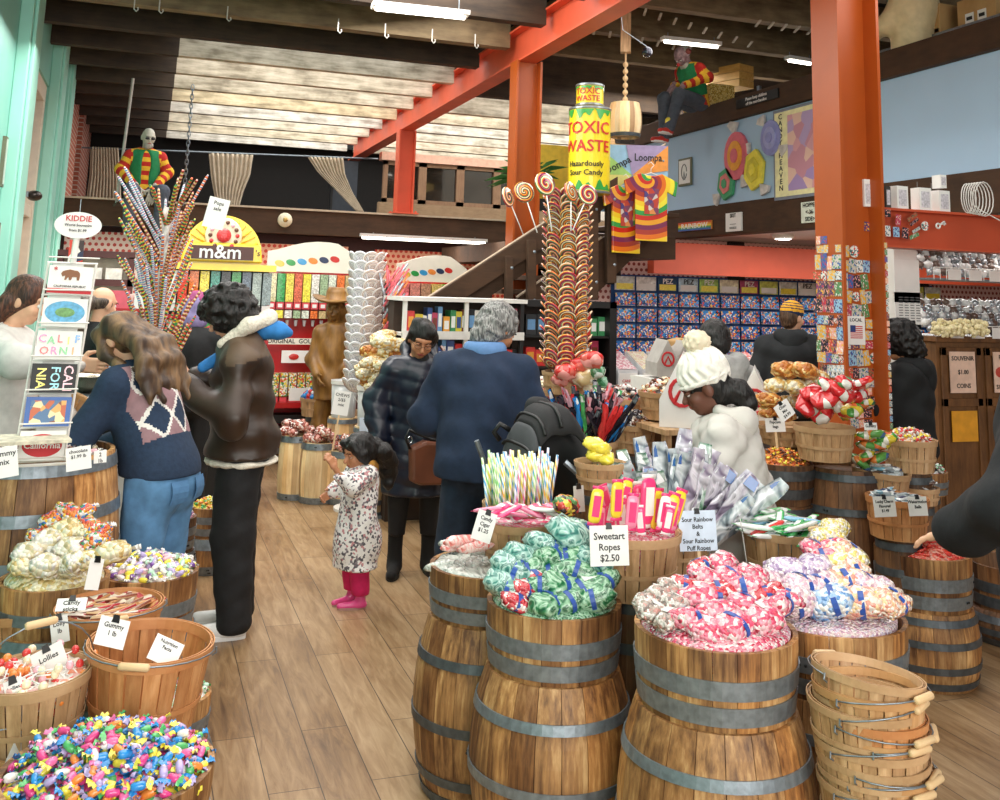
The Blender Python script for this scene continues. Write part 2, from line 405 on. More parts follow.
def bricks(name, c1, c2, mo):
    m, t, p = nt(name)
    sx = t.nodes.new('ShaderNodeSeparateXYZ'); t.links.new(obc(t), sx.inputs[0]); cb = t.nodes.new('ShaderNodeCombineXYZ')
    t.links.new(math_(t, 'ADD', sx.outputs[0], sx.outputs[1]), cb.inputs[0]); t.links.new(sx.outputs[2], cb.inputs[1])
    b = t.nodes.new('ShaderNodeTexBrick'); b.inputs['Scale'].default_value = 1; b.inputs['Brick Width'].default_value = .21; b.inputs['Row Height'].default_value = .07; b.inputs['Mortar Size'].default_value = .008
    b.inputs['Color1'].default_value = C_(c1); b.inputs['Color2'].default_value = C_(c2); b.inputs['Mortar'].default_value = C_(mo)
    t.links.new(cb.outputs[0], b.inputs[0]); t.links.new(b.outputs[0], p.inputs['Base Color']); p.inputs['Roughness'].default_value = .85
    bump(t, p, b.outputs['Fac'], -.5, .01); return m
brown = wood('brown_paint_wood', '#33200f', '#4a301b', axis=1, scale=3., streak=6, rough=.8)
brownX = wood('brown_board_wood', '#33200f', '#4c321d', axis=0, scale=3., streak=6, rough=.8)
edge_l = pm('rail_edge_pale', '#b9a48c', .6)  # pale strips along the top edges of rails and balcony
orange = pm('orange_steel_paint', '#ab4d12', .42, var=.05, ns=5)
orange2 = pm('orange_beam_paint', '#d6593a', .45, var=.07, ns=4)
teal = pm('teal_wall_paint', '#7fc0b0', .5, var=.05, ns=3); teal2 = pm('teal_pilaster_paint', '#9bd8c6', .45, var=.04, ns=3)
cream = pm('cream_frame_paint', '#d8c9b4', .5, var=.06); dark = pm('dark_ceiling_paint', '#1c1613', .85); dark2 = pm('dark_room_paint', '#17130f', .9)
white = pm('white_paint', '#e6e2dc', .5, var=.03); black = pm('black_matt', '#121212', .5); blue_w = pm('pale_blue_wall_paint', '#a9c6e0', .6, var=.04, ns=1.2)
steel = pm('galvanised_steel', '#8b949b', .38, .75, var=.18, ns=30); chrome = pm('chrome_wire', '#c9ccd0', .22, .9, var=.05)
paper = pm('white_paper', '#eceae6', .7, var=.02); ink = pm('black_ink', '#161616', .6, var=0); red = pm('red_gloss_paint', '#b3151b', .3, var=.06, coat=.4)
redink = pm('red_ink', '#c4232a', .6, var=0); clip = pm('black_clip', '#101010', .35)
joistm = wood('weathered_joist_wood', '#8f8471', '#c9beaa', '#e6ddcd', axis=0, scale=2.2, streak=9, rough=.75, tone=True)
joistd = wood('dark_shaded_joist_wood', '#241b14', '#473728', axis=0, scale=2.2, streak=9, rough=.8)  # dark joists, also the painted shade of the left joist ends
glulam = wood('glulam_wood', '#57452f', '#8a7656', axis=0, scale=2.2, streak=7, rough=.7)

o = MB().box(-1.3, -4, -.1, 13, 19, 0).build('floor', flr()); struct(o)
# left wall with pilasters and a framed door
b = MB(); b.box(-1.32, -4, 0, -1.15, 9.3, 4.6); b.box(-1.32, 9.3, 3.78, -1.15, 11.5, 4.6); b.box(-1.32, 11.5, 0, -1.15, 13.4, 4.6)
struct(b.build('wall_left', teal))
for i, (y0, y1) in enumerate(((8.75, 9.35), (11.5, 12.1), (12.75, 13.35))):
    b = MB(); b.box(-1.15, y0, 0, -1.05, y1, 4.6); b.box(-1.05, y0+.08, 0, -1.02, y1-.08, 4.6)
    struct(b.build('trim_%d' % (i+1), teal2, bevel=.008))
b = MB(); b.box(-1.3, 9.35, 0, -1.28, 11.5, 3.78)
d1 = b.build('door_1', cream); struct(d1)
fr = MB()
for y0, y1 in ((9.35, 9.5), (10.35, 10.47), (11.36, 11.5)): fr.box(-1.28, y0, 0, -1.17, y1, 3.6)
fr.box(-1.28, 9.35, 3.6, -1.17, 11.5, 3.78); fr.box(-1.28, 9.35, 2.35, -1.19, 11.5, 2.47)
fr.build('door_frame', cream, d1, bevel=.006)
MB().box(-1.276, 9.52, 2.5, -1.27, 10.33, 3.58).box(-1.276, 10.49, 2.5, -1.27, 11.34, 3.58).box(-1.276, 9.65, .9, -1.27, 10.2, 2.2).box(-1.276, 10.6, .9, -1.27, 11.25, 2.2).build('door_glass', pm('daylit_door_glass', '#c9cfce', .1, var=.05, coat=.5), d1)
MB().tube([(-1.16, 10.42, 1.05), (-1.12, 10.42, 1.05), (-1.12, 10.42, 1.25), (-1.16, 10.42, 1.25)], .012).build('door_handle', steel, d1)
# brick wall of the upper storey, back walls
struct(MB().box(-1.4, 13.4, 2.43, -1.15, 16.1, 4.9).build('wall_brick', bricks('red_bricks', '#a8492f', '#c06a49', '#c9b8a6')))
struct(MB().box(-1.4, 16.4, 2.43, -1.1, 18.6, 4.9).build('wall_brick_rear', bricks('dark_red_bricks', '#8e3f2c', '#a9573f', '#b5a493')))
struct(MB().box(-1.4, 18.6, 0, 13, 18.8, 5).build('wall_upper_back', dark2))
struct(MB().box(-1.4, 13.4, 0, -1.15, 14.4, 2.43).build('wall_left_rear', teal))
polka = dots('polka_dot_wallpaper', '#f2d9cf', '#c5453c', 13., .3); polka2 = dots('orange_polka_dot_wallpaper', '#f4b493', '#d9412f', 13., .33)
darkred = pm('dark_maroon_paint', '#3c1a16', .7)
struct(MB().box(-1.2, 14.3, 0, 5.6, 14.45, 2.43).build('wall_back', darkred))
for i, (x0, x1, z0, z1, mt) in enumerate(((-1.05, .0, 1.2, 2.36, polka), (.2, 1.05, 1.9, 2.35, polka2), (1.45, 2.75, 1.95, 2.3, polka2), (3.15, 4.75, 1.8, 2.28, polka2), (5.0, 5.6, .9, 2.28, polka2))):
    struct(MB().box(x0, 14.26, z0, x1, 14.3, z1).build('trim_%d' % (10+i), mt))
# balcony edge, floor and deck at the back
struct(MB().box(-1.15, 13.7, 2.42, 5.95, 13.86, 2.75).build('trim_4', brownX, bevel=.006))
struct(MB().box(-1.15, 13.66, 2.75, 5.95, 13.9, 2.775).build('trim_5', edge_l))
struct(MB().box(-1.15, 13.86, 2.5, 13, 18.6, 2.72).build('ceiling_back_shop', dark))
# roof: dark deck in front, open skylight behind carried by joists
b = MB(); b.box(-1.3, -4, 4.55, 3.5, 10.35, 4.65); b.box(3.5, -4, 4.95, 13, 12.1, 5.05); b.box(3.46, -4, 4.55, 3.5, 12.1, 5.05); b.box(-1.3, 10.35, 4.55, .15, 18.8, 4.65); struct(b.build('ceiling', dark))
struct(MB().box(.15, 18.4, 4.3, 13, 18.6, 4.7).build('trim_6', dark2))
rr = random.Random(3)
tones = [(.9, .87, .8), (1., .9, .7), (.97, 1., 1.06), (1, .97, .9), (1., .95, .84), (.98, 1, 1.04), (.96, .96, .93), (.98, .94, .87)]
n = 0
for k in range(14):
    y = 5.3+.975*k if k < 5 else 5.3+.975*4+(k-4)*.965+.03
    if y > 18.4: break
    n += 1
    for side, (x0, x1) in enumerate(((-1.15, 3.33), (3.47, 12.5))):
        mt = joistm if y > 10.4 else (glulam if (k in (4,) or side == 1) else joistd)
        bb = MB(); zb = 4.2
        if side and y < 10: y = y*1.163; zb = 4.6; mt = glulam
        elif side and y < 12.7: continue
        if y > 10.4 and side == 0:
            bb.box(x0, y, zb, .15, y+.11, 4.54, 1);  # end below the solid deck, its shade put into a darker wood colour
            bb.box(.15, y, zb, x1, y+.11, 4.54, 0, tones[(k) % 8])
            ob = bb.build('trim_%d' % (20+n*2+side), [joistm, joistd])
        else:
            bb.box(x0, y, zb, x1, y+.13, zb+.34, 0, tones[(k+3) % 8]); ob = bb.build('trim_%d' % (20+n*2+side), mt)
        struct(ob)
struct(MB().box(3.47, 12.2, 4.3, 12.5, 12.34, 5.0).build('trim_80', joistd))
# orange steel: roof beam along the hall, three columns, lateral beam
def hsec(w, d, tf, tw):      # H outline, flanges left/right
    return [(-w/2, -d/2), (-w/2+tf, -d/2), (-w/2+tf, -tw/2), (w/2-tf, -tw/2), (w/2-tf, -d/2), (w/2, -d/2), (w/2, d/2), (w/2-tf, d/2), (w/2-tf, tw/2), (-w/2+tf, tw/2), (-w/2+tf, d/2), (-w/2, d/2)]
def hcol(x, y, z0, z1, w=.26, d=.2, mt=orange):
    t = thing('steel_column', '', 'column', (x, y, z0)); P = hsec(w, d, .022, .016); n_ = 12
    b = MB(); b.add([(p[0], p[1], 0) for p in P]+[(p[0], p[1], z1-z0) for p in P], [tuple(range(n_-1, -1, -1)), tuple(range(n_, 2*n_))]+[(i, (i+1) % n_, (i+1) % n_+n_, i+n_) for i in range(n_)])
    b.build('column_shaft', mt, t)
    b = MB(); b.box(-.19, -.16, 0, .19, .16, .02)
    for sx in (-1, 1):
        for sy in (-1, 1): b.lathe([(.014, .02), (.014, .045)], 8, M=Matrix.Translation((sx*.155, sy*.125, 0)))
    b.build('base_plate', mt, t)
    return t
c = hcol(4.30, 5.27, 0, 4.2, .335, .27); c['label'] = 'tall orange steel column covered in stickers and magnets, nearest of the three'; stick_col = c
c = hcol(3.42, 8.95, 0, 4.0, .27, .2); c['label'] = 'orange steel column behind the swirl lollipop tree'
c = hcol(3.42, 13.78, 2.78, 4.0, .25, .2, orange2); c['label'] = 'orange steel column standing farthest back at the balcony edge'
P = hsec(.36, .2, .02, .014)
b = MB(); n_ = 12; b.add([(p[1], 2.6, 4.0+p[0]+.18) for p in P]+[(p[1], 17.7, 4.0+p[0]+.18) for p in P], [tuple(range(n_)), tuple(range(2*n_-1, n_-1, -1))]+[((i+1) % n_, i, i+n_, (i+1) % n_+n_) for i in range(n_)])
o = b.build('trim_7', orange2, loc=(3.42, 0, 0)); struct(o)
b = MB(); n_ = 12; b.add([(4.48, p[1]+5.3, 2.1+p[0]+.13) for p in hsec(.26, .16, .016, .012)]+[(9.5, p[1]+5.3, 2.1+p[0]+.13) for p in hsec(.26, .16, .016, .012)], [tuple(range(n_-1, -1, -1)), tuple(range(n_, 2*n_))]+[(i, (i+1) % n_, (i+1) % n_+n_, i+n_) for i in range(n_)])
struct(b.build('trim_8', pm('rust_orange_beam_paint', '#c2502f', .5, var=.1, ns=3)))
# right-hand mezzanine: brown edge beam, pale blue panel wall, brown rail
struct(MB().box(5.95, 2.5, 2.42, 6.15, 11.3, 2.76).build('trim_9', brown, bevel=.006))
struct(MB().box(5.97, 2.5, 2.76, 6.03, 11.35, 3.66).build('wall_right', blue_w))
struct(MB().box(5.90, 2.5, 3.66, 6.12, 11.4, 3.9).build('trim_15', brown, bevel=.006))
struct(MB().box(6.15, 2.5, 2.43, 13, 13.9, 2.7).build('ceiling_under_mezzanine', pm('mezzanine_soffit_paint', '#c9bdbb', .7, var=.04)))
struct(MB().box(5.3, 9.75, 1.98, 12.5, 9.9, 2.33).build('trim_16', orange2))
struct(MB().box(12.5, 2.5, 0, 12.7, 18.6, 5).build('wall_far_right', pm('dim_store_paint', '#4c423a', .8)))
struct(MB().box(4.9, 10.55, 0, 12.5, 10.68, 2.42).build('wall_right_back', dots('maroon_polka_dot_wallpaper', '#d8b6ae', '#8c3a36', 15., .3)))
for i, x in enumerate((5.05, 6.75, 8.3, 9.6)): struct(MB().box(x, 10.5, 1.85, x+.22, 10.55, 2.42).build('trim_%d' % (60+i), dark))
# raised floor behind the stairs that carries the big cans
struct(MB().box(4.0, 8.75, 2.1, 5.0, 13.7, 2.32).build('ceiling_landing', brownX))
# cream wall and window of the store room upstairs
struct(MB().box(5.8, 12.5, 2.75, 12.5, 12.65, 4.9).build('wall_store_room', pm('store_room_cream_paint', '#e2ddd0', .7, var=.03)))
w = MB().box(6.0, 12.42, 3.75, 7.6, 12.5, 4.66).build('window_1', wood('store_window_wood', '#8a6a43', '#b08d5f', axis=0), bevel=.01); struct(w)
MB().box(6.12, 12.41, 3.85, 7.48, 12.43, 4.54).build('window_pane', pm('dark_window_glass', '#26211c', .08, var=.3, ns=4, coat=1), w)
# wood framed windows of the upper storey, behind the far column
struct(MB().box(3.6, 16.2, 2.75, 8, 16.35, 3.15).build('wall_upper_windows', wood('upper_panel_wood', '#8a6f52', '#a98a68', axis=0)))
struct(MB().box(3.6, 16.15, 3.86, 8, 16.35, 4.0).build('trim_17', pm('pink_header_paint', '#e8b79c', .6)))
for i in range(4):
    x0 = 3.66+.68*i
    w = MB(); w.box(x0, 16.2, 3.15, x0+.07, 16.3, 3.86); w.box(x0+.61, 16.2, 3.15, x0+.68, 16.3, 3.86); w.box(x0, 16.2, 3.15, x0+.68, 16.3, 3.22); w.box(x0, 16.2, 3.79, x0+.68, 16.3, 3.86)
    w = w.build('window_%d' % (i+2), wood('window_frame_wood', '#7d5c43', '#a07b5b', axis=2)); struct(w)
    MB().box(x0+.07, 16.26, 3.22, x0+.61, 16.27, 3.79).build('window_pane', pm('dark_upper_glass', '#2c2620', .08, var=.5, ns=3, coat=1), w)
# ---------------------------------------------------------------- staircase (in front of the middle column)
def plank(pts, y, t, mt, name, parent, edge=None):
    P3 = [ony(px, py, y) for px, py in pts]; b = MB(); b.prism([(p.x-parent.location.x, p.z-parent.location.z) for p in P3], t)
    return b.build(name, mt, parent, loc=(0, y-parent.location.y, 0), bevel=.004)
st = thing('staircase', 'dark brown open wooden staircase climbing right behind the lollipop tree', 'staircase', (2.2, 8.4, 0))
plank([(427, 299), (664, 146), (664, 170), (463, 299)], 8.35, .05, brownX, 'handrail', st)
plank([(457, 299), (600, 201), (600, 222), (486, 299)], 8.4, .04, brownX, 'middle_rail', st)
plank([(515, 299), (600, 239), (655, 208), (655, 235), (592, 297), (515, 325)], 8.45, .06, brownX, 'stringer', st)
for a, bb_ in (((427, 298), (664, 145)), ((457, 298), (600, 200)), ((515, 298), (600, 238))):
    p0 = ony(*a, 8.4)-st.location; p1 = ony(*bb_, 8.4)-st.location
    MB().tube([p0+Vector((0, -.03, .006)), p1+Vector((0, -.03, .006))], .011, 6).build('rail_edge', edge_l, st)
for px0, px1, y0, y1 in ((505, 512, 256, 322), (527, 535, 240, 318), (588, 597, 198, 300), (606, 615, 188, 283), (655, 663, 150, 240)):
    o = plank([(px0, y1), (px1, y1), (px1, y0), (px0, y0)], 8.31, .07, brownX, 'newel_post', st)
    for py in (y0+12, y1-18):
        q = ony((px0+px1)/2, py, 8.27)-st.location; MB().ell((q.x, q.y, q.z), (.014, .008, .014), 8, 4).build('bolt', steel, o)
for i in range(9):
    f = i/8; x = .35+f*2.05; z = 1.45+f*1.05
    MB().box(x, .1, z, x+.3, 1.0, z+.045).build('stair_tread', brownX, st, bevel=.005)
plank([(515, 299), (600, 239), (655, 208), (655, 235), (592, 297), (515, 325)], 9.45, .05, brownX, 'stringer', st)
MB().box(-.3, .05, 1.25, .45, 1.05, 1.4).build('stair_landing', brownX, st, bevel=.005)
for x in (-.25, .38): MB().box(x, .1, 0, x+.07, .17, 1.25).build('landing_post', brownX, st)
# ================================================================== BARRELS, BASKETS, SIGNS, SWEETS (builders)
oak = wood('oak_barrel_wood', '#5f3c22', '#a87a4a', '#d6ad78', axis=2, scale=3.2, streak=16, tone=True, bmp=.25)
oakd = wood('dark_barrel_wood', '#46301f', '#735034', '#8d6845', axis=2, scale=3.2, streak=16, tone=True, bmp=.25)
pine = wood('pale_barrel_wood', '#d3b083', '#ecd0a0', '#f2ddb6', axis=2, scale=2.2, streak=10, tone=True, bmp=.08)
slat = wood('basket_slat_wood', '#a87a4c', '#cda273', '#e2c096', axis=2, scale=2.6, streak=12, tone=True, bmp=.2)
slato = wood('orange_basket_slat_wood', '#ab6e3d', '#cf9560', '#e0ad7b', axis=2, scale=2.6, streak=12, tone=True, bmp=.2)
slatt = wood('tan_basket_slat_wood', '#9c7850', '#cda57a', '#e0c19a', axis=2, scale=2.6, streak=12, tone=True, bmp=.2)
rimw = wood('basket_rim_wood', '#b07e4e', '#d3a672', axis=0, scale=2.6, streak=3, bmp=.1); rimo = wood('orange_rim_wood', '#b3713f', '#d39560', axis=0, scale=2.6, streak=3)
rimt = wood('tan_rim_wood', '#a8825a', '#d4ae84', axis=0, scale=2.6, streak=3)
grip = wood('grip_wood', '#cfa877', '#e6c79b', axis=0, scale=3); hoopm = pm('galvanised_hoop', '#848d94', .42, .6, var=.22, ns=40, bmp=.1); hoopd = pm('dark_iron_hoop', '#5a5f63', .45, .55, var=.25, ns=30)
br = random.Random(11)
def rp(px, py, w_, D): return at(px, py, F_*D/w_)
def stave_body(b, prof, n, thick, rnd, mi=0):
    """staves around a profile of (r,z), open at the top, each stave with its own tone"""
    for i in range(n):
        tone = rnd.choice([(1, 1, 1), (.78, .72, .66), (1.25, 1.22, 1.15), (.95, .95, .95), (.55, .46, .4), (1.12, .98, .8), (1.08, 1.05, 1)])
        a0 = 2*PI*i/n+.004; a1 = 2*PI*(i+1)/n-.004; vs = []
        for r, z in prof:
            for a in (a0, (a0+a1)/2, a1): vs.append((r*math.cos(a), r*math.sin(a), z))
        for r, z in reversed(prof):
            for a in (a0, (a0+a1)/2, a1): vs.append(((r-thick)*math.cos(a), (r-thick)*math.sin(a), z))
        m = 2*len(prof); fs = [(3*j+k, 3*j+k+1, 3*((j+1) % m)+k+1, 3*((j+1) % m)+k) for j in range(m) for k in (0, 1)]
        fs += [tuple(3*j for j in range(m-1, -1, -1)), tuple(3*j+2 for j in range(m))]
        b.add(vs, fs, mi, tone)
def hoop(parent, prof_r, z, hw, mt, rnd, name='hoop'):
    r0 = prof_r(z-hw/2)+.003; r1 = prof_r(z+hw/2)+.003
    b = MB(); b.lathe([(r0-.002, z-hw/2), (r0+.0025, z-hw/2), (r1+.0025, z+hw/2), (r1-.002, z+hw/2)], 48, cap=False)
    a = rnd.uniform(-2.4, -.9)
    for da in (0, .07): 
        rr_ = prof_r(z)+.007; b.ell((rr_*math.cos(a+da), rr_*math.sin(a+da), z), (.005, .005, .005), 6, 4, 1)
    return b.build(name, [mt, black], parent, smooth=False)
def barrel(x, y, z0, h, rt, label, rm=None, wd=oak, hp=hoopm, hoops=(.04, .17, .78, .96), group=None, name='wooden_barrel', hw=None, rb=None, cat='barrel', recess=.03):
    rm = rm or rt*1.22; rb = rb or rt
    pr = lambda z: (rt if z > h/2 else rb)+(rm-(rt if z > h/2 else rb))*(1-((z-h/2)/(h/2))**2)
    t = thing(name, label, cat, (x, y, z0), br.uniform(0, 6), group); b = MB()
    stave_body(b, [(pr(h*i/10), h*i/10) for i in range(11)], 20, .018, br); b.build('staves', wd, t)
    b = MB(); b.lathe([(0, h-recess-.015), (rt-.012, h-recess-.015), (rt-.012, h-recess), (0, h-recess)], 28, cap=False)
    b.build('barrel_head', wd, t); MB().lathe([(0, .02), (rb-.01, .02), (rb-.01, .035), (0, .035)], 28, cap=False).build('barrel_base', wd, t)
    hw = hw or .034
    for f in hoops: hoop(t, pr, max(hw/2+.001, min(h-hw/2-.004, f*h)), hw, hp, br)
    return t
def half_barrel(x, y, z0, h, rt, label, rb=None, wd=oak, hp=hoopm, hoops=(.18, .5), name='half_barrel', hw=None, group=None):
    rb = rb or rt*.9; pr = lambda z: rb+(rt-rb)*math.sin(min(1, z/h)*PI/2)
    t = thing(name, label, 'barrel', (x, y, z0), br.uniform(0, 6), group); b = MB()
    stave_body(b, [(pr(h*i/6), h*i/6) for i in range(7)], 22, .016, br); b.build('staves', wd, t)
    b = MB(); b.lathe([(0, .004), (rb-.006, .004), (rb-.006, .02), (0, .02)], 28, cap=False); b.build('barrel_base', wd, t)
    hw = hw or h*.24
    for f in hoops: hoop(t, pr, max(hw/2+.001, f*h), hw, hp, br)
    return t
def basket(x, y, z0, h, rt, label, rb=None, sm=slat, rm_=rimw, handle=None, tilt=None, group=None, n=20, name='bushel_basket', rz=None):
    """thin slats, rim bands inside and out, middle band, wire bail with wooden grip (handle = bail angle in degrees)"""
    rb = rb or rt*.8; pr = lambda z: rb+(rt-rb)*(z/h)**.85
    t = thing(name, label, 'basket', (x, y, z0), br.uniform(-.4, .4) if rz is None else rz, group)
    if tilt: t.rotation_euler = tilt
    b = MB()
    for i in range(n):
        tone = br.choice([(1, 1, 1), (.88, .84, .8), (1.08, 1.05, 1.02), (.95, .93, .92), (.8, .74, .7), (1.02, .97, .9)])
        a0 = 2*PI*i/n+.012; a1 = 2*PI*(i+1)/n-.012; da = (a0+a1)/2; vs = []; K = 6
        zs = [max(.001, h*j/K) for j in range(K+1)]
        off = .0016*(i % 2)
        for z in zs:
            for a in (a0, da, a1): r = pr(z)+off; vs.append((r*math.cos(a), r*math.sin(a), z))
        for z in reversed(zs):
            for a in (a0, da, a1): r = pr(z)+off-.0022; vs.append((r*math.cos(a), r*math.sin(a), z))
        m = 2*(K+1); fs = [(3*j+k, 3*j+k+1, 3*((j+1) % m)+k+1, 3*((j+1) % m)+k) for j in range(m) for k in (0, 1)]
        fs += [tuple(3*j for j in range(m-1, -1, -1)), tuple(3*j+2 for j in range(m))]
        b.add(vs, fs, 0, tone)
    b.build('basket_slats', sm, t)
    MB().lathe([(0, .001), (rb, .001), (rb, .006), (0, .006)], 24, cap=False).build('basket_bottom', sm, t)
    hb = .028 if h > .14 else .02
    def band(z, hh, off, nm):
        r0 = pr(max(0, z-hh/2))+off; r1 = pr(min(h, z+hh/2))+off
        MB().lathe([(r0-.0018, z-hh/2), (r0+.0015, z-hh/2), (r1+.0015, z+hh/2), (r1-.0018, z+hh/2), (r0-.0018, z-hh/2)], 40, cap=False).build(nm, rm_, t, smooth=False)
    band(h-hb/2+.003, hb, .0048, 'rim_band'); band(h-hb/2+.003, hb, -.0045, 'inner_rim_band'); band(h*.42, .014, .0048, 'middle_band')
    if handle is not None:
        R = rt+.012; a = math.radians(handle); pts = []
        for i in range(13):
            u = PI*i/12; px_ = R*math.cos(u); q = R*1.02*math.sin(u); pts.append((px_, -q*math.cos(a), h-.012+q*math.sin(a)))
        w_ = MB().tube(pts, .0022, 6).build('wire_handle', steel, t, smooth=True)
        m = pts[6]; MB().tube([(-.042, m[1], m[2]), (-.036, m[1], m[2]), (.036, m[1], m[2]), (.042, m[1], m[2])], [.007, .0105, .0105, .007], 10).build('grip', grip, w_, smooth=True)
        for s in (-1, 1): MB().tube([(s*(R-.008), 0, h-.03), (s*(R+.004), 0, h-.022), (s*(R+.002), 0, h-.006)], .0026, 6).build('handle_loop', steel, t)
    return t
def card(lines, loc, w_, h_, label, rz=0., tilt=.15, roll=0., stake=0., clipc=True, mt=paper, ink_=ink, size=None, name='price_card', group=None, thick=.0016):
    """paper card facing -y when rz=0; its origin is at the bottom edge"""
    t = thing(name, label, 'sign', loc, 0, group); t.rotation_euler = Euler((-tilt, roll, rz), 'XYZ')
    MB().bx((0, 0, h_/2), (w_, thick, h_)).build('card', mt, t)
    n_ = len(lines); size = size or min(h_/(n_+1.2), w_*1.55/max(4, max((len(l) for l in lines), default=4)))
    for i, l in enumerate(lines):
        if l: text(l, size, ink_, t, (0, -thick/2-.0004, h_*(.86 if clipc else .92)-(i+.5)*size*1.12))
    if clipc:
        MB().prism([(-.011, h_-.012), (.011, h_-.012), (.008, h_+.008), (-.008, h_+.008)], .008).build('binder_clip', clip, t)
    if stake: MB().box(-.006, .001, -stake, .006, .005, h_*.9).build('stake', grip, t)
    return t
# ---- sweets
def candy_mesh(name, cb, cf, L=.03, r=.0075, fan=.012):
    b = MB(); b.lathe([(0, -L*.5), (r*.7, -L*.46), (r, -L*.3), (r*1.05, 0), (r, L*.3), (r*.7, L*.46), (0, L*.5)], 8, 0, M=Matrix.Rotation(PI/2, 4, 'Y'))
    for s in (-1, 1):
        vs = [(s*L*.45, 0, 0)]; k = 7
        for i in range(k): a = -1.1+2.2*i/(k-1); vs.append((s*(L*.45+fan*math.cos(a)), fan*math.sin(a), .003*(-1)**i))
        fs = [(0, i, i+1) for i in range(1, k)]+[(0, i+1, i) for i in range(1, k)]
        b.add(vs, [(0, i, i+1) for i in range(1, k)], 1)
        b.add([(v[0], v[1], v[2]-.0012) for v in vs], [(0, i+1, i) for i in range(1, k)], 1)
    return b.mesh(name, [cb, cf], True)
def glossy(name, col): return pm(name, col, .25, var=.15, ns=60, coat=.6, bmp=.3)
cmat = {k: glossy('wrapper_'+k, v) for k, v in dict(pink='#ef6fa8', hotpink='#e8458c', yellow='#f7e04b', blue='#2f8fd8', lilac='#b9a6d6', green='#57b86a', red='#dd3b3b', white='#efeae6', orange='#f08a3c', black='#2b2730', cream='#f1e3c0', purple='#7b4fa0', brown='#6b3f2a', rose='#f3b7c3', mint='#bfe6cd', aqua='#7fcbd8').items()}
PROTO = {}
def candy(cb, cf, L=.03, r=.0075, fan=.012):
    k = (cb, cf, L, r, fan)
    if k not in PROTO: PROTO[k] = candy_mesh('wrapped_candy', cmat[cb], cmat[cf], L, r, fan)
    return PROTO[k]
def ball_mesh(col, r=.012):
    k = ('ball', col, r)
    if k not in PROTO: PROTO[k] = MB().ell((0, 0, 0), (r, r, r), 10, 6).mesh('round_candy', cmat[col], True)
    return PROTO[k]
def place(name, me, loc, rot, label, cat, group=None, scale=1.):
    o = bpy.data.objects.new(name, me); COL.objects.link(o); o.location = loc; o.rotation_euler = rot; o.scale = (scale,)*3
    tag(o, label, cat, group); return o
def heap(c, R, h, n, protos, label, group, name='wrapped_sweet', cat='candy', seed=0, size=1., base=None, flat=.6, sink=.0, ell=1.):
    """n sweets spread over a heaped surface, with uncounted sweets below them; c = centre at rim level"""
    r_ = random.Random(seed); ga = PI*(3-5**.5)
    for i in range(n):
        r = (R-.008)*math.sqrt((i+.5)/n); a = i*ga+r_.uniform(-.25, .25); z = h*(1-(r/R)**2)+r_.uniform(-.004, .007)-sink
        p = Vector((c.x+r*math.cos(a), c.y+r*math.sin(a)*ell, c.z+z))
        pr = r_.choice(protos)
        lb = label(pr[1]) if callable(label) else label
        place(name, pr[0], p, (r_.uniform(-flat, flat), r_.uniform(-flat, flat), r_.uniform(0, 6.3)), lb, cat, group, size*r_.uniform(.88, 1.12))
    if base:
        prof = [(0, -.05)]+[(R*.98, -.05)]+[(R*f, h*(1-f*f)-.010-sink) for f in (.98, .85, .65, .4, .2)]+[(0, h-.010-sink)]
        o = MB().lathe(prof, 24, cap=False, sy=ell).build('loose_candy', base, smooth=True, loc=c)
        tag(o, 'small wrapped sweets filling '+group.split(' in ')[-1].split(' on ')[-1]+' beneath the top ones', 'candy', kind='stuff')
def pillow(b, L, W, H, seed, mi=0, lump=.12, n=16, m=10):
    r_ = random.Random(seed); ph = [r_.uniform(0, 6.28) for _ in range(6)]
    def fn(v):
        x, y, z = v; x2 = math.copysign(abs(x)**.75, x); y2 = math.copysign(abs(y)**.75, y)
        k = 1+lump*(math.sin(5*x+ph[0])*math.sin(6*y+ph[1])+.7*math.sin(9*x+ph[2])*math.sin(8*z+ph[3]))
        return (x2*L/2*k, y2*W/2*k, z*H/2*k)
    b.ell((0, 0, 0), (1, 1, 1), n, m, mi, fn=fn)
def bag_proto(mt, L=.12, W=.085, H=.05, tie=None, lab=False, seed=0, crimp=False, name='candy_bag', label='bag', cat='bag'):
    """a filled bag: contents-coloured body, neck tie, gathered tail, label"""
    t = thing(name, label, cat, (0, 0, -50)); b = MB(); pillow(b, L, W, H, seed)
    b.build('filled_bag', mt, t, smooth=True)
    r_ = random.Random(seed)
    if tie:
        b = MB(); x = L*r_.uniform(-.15, .15); b.lathe([(1, -.006), (1.04, -.006), (1.04, .006), (1, .006)], 20, cap=False, M=Matrix.Translation((x, 0, 0)) @ Matrix.Rotation(PI/2, 4, 'Y') @ Matrix.Diagonal((H/2*1.03, W/2*1.0, 1, 1)))
        b.build('tape_band', tie, t)
    if lab: MB().bx((L*.1, W*.12, H*.5), (.035, .022, .002), M=Matrix.Rotation(.15, 4, 'Y')).build('bag_label', paper, t)
    if crimp:
        b = MB(); k = 9
        vs = [(L*.44, 0, 0)]+[(L*.44+.03*math.cos(a), .03*math.sin(a), .006*(-1)**i) for i, a in enumerate([-1+2*j/(k-1) for j in range(k)])]
        b.add(vs, [(0, i, i+1) for i in range(1, k)]).add([(v[0], v[1], v[2]-.002) for v in vs], [(0, i+1, i) for i in range(1, k)])
        b.build('gathered_neck', pm('clear_wrap', '#e7e6e4', .15, coat=1., var=.05), t)
    return t
def drop_protos(ps):
    for p in ps:
        for ch in list(p.children):
            for g in list(ch.children): bpy.data.objects.remove(g)
            bpy.data.objects.remove(ch)
        bpy.data.objects.remove(p)
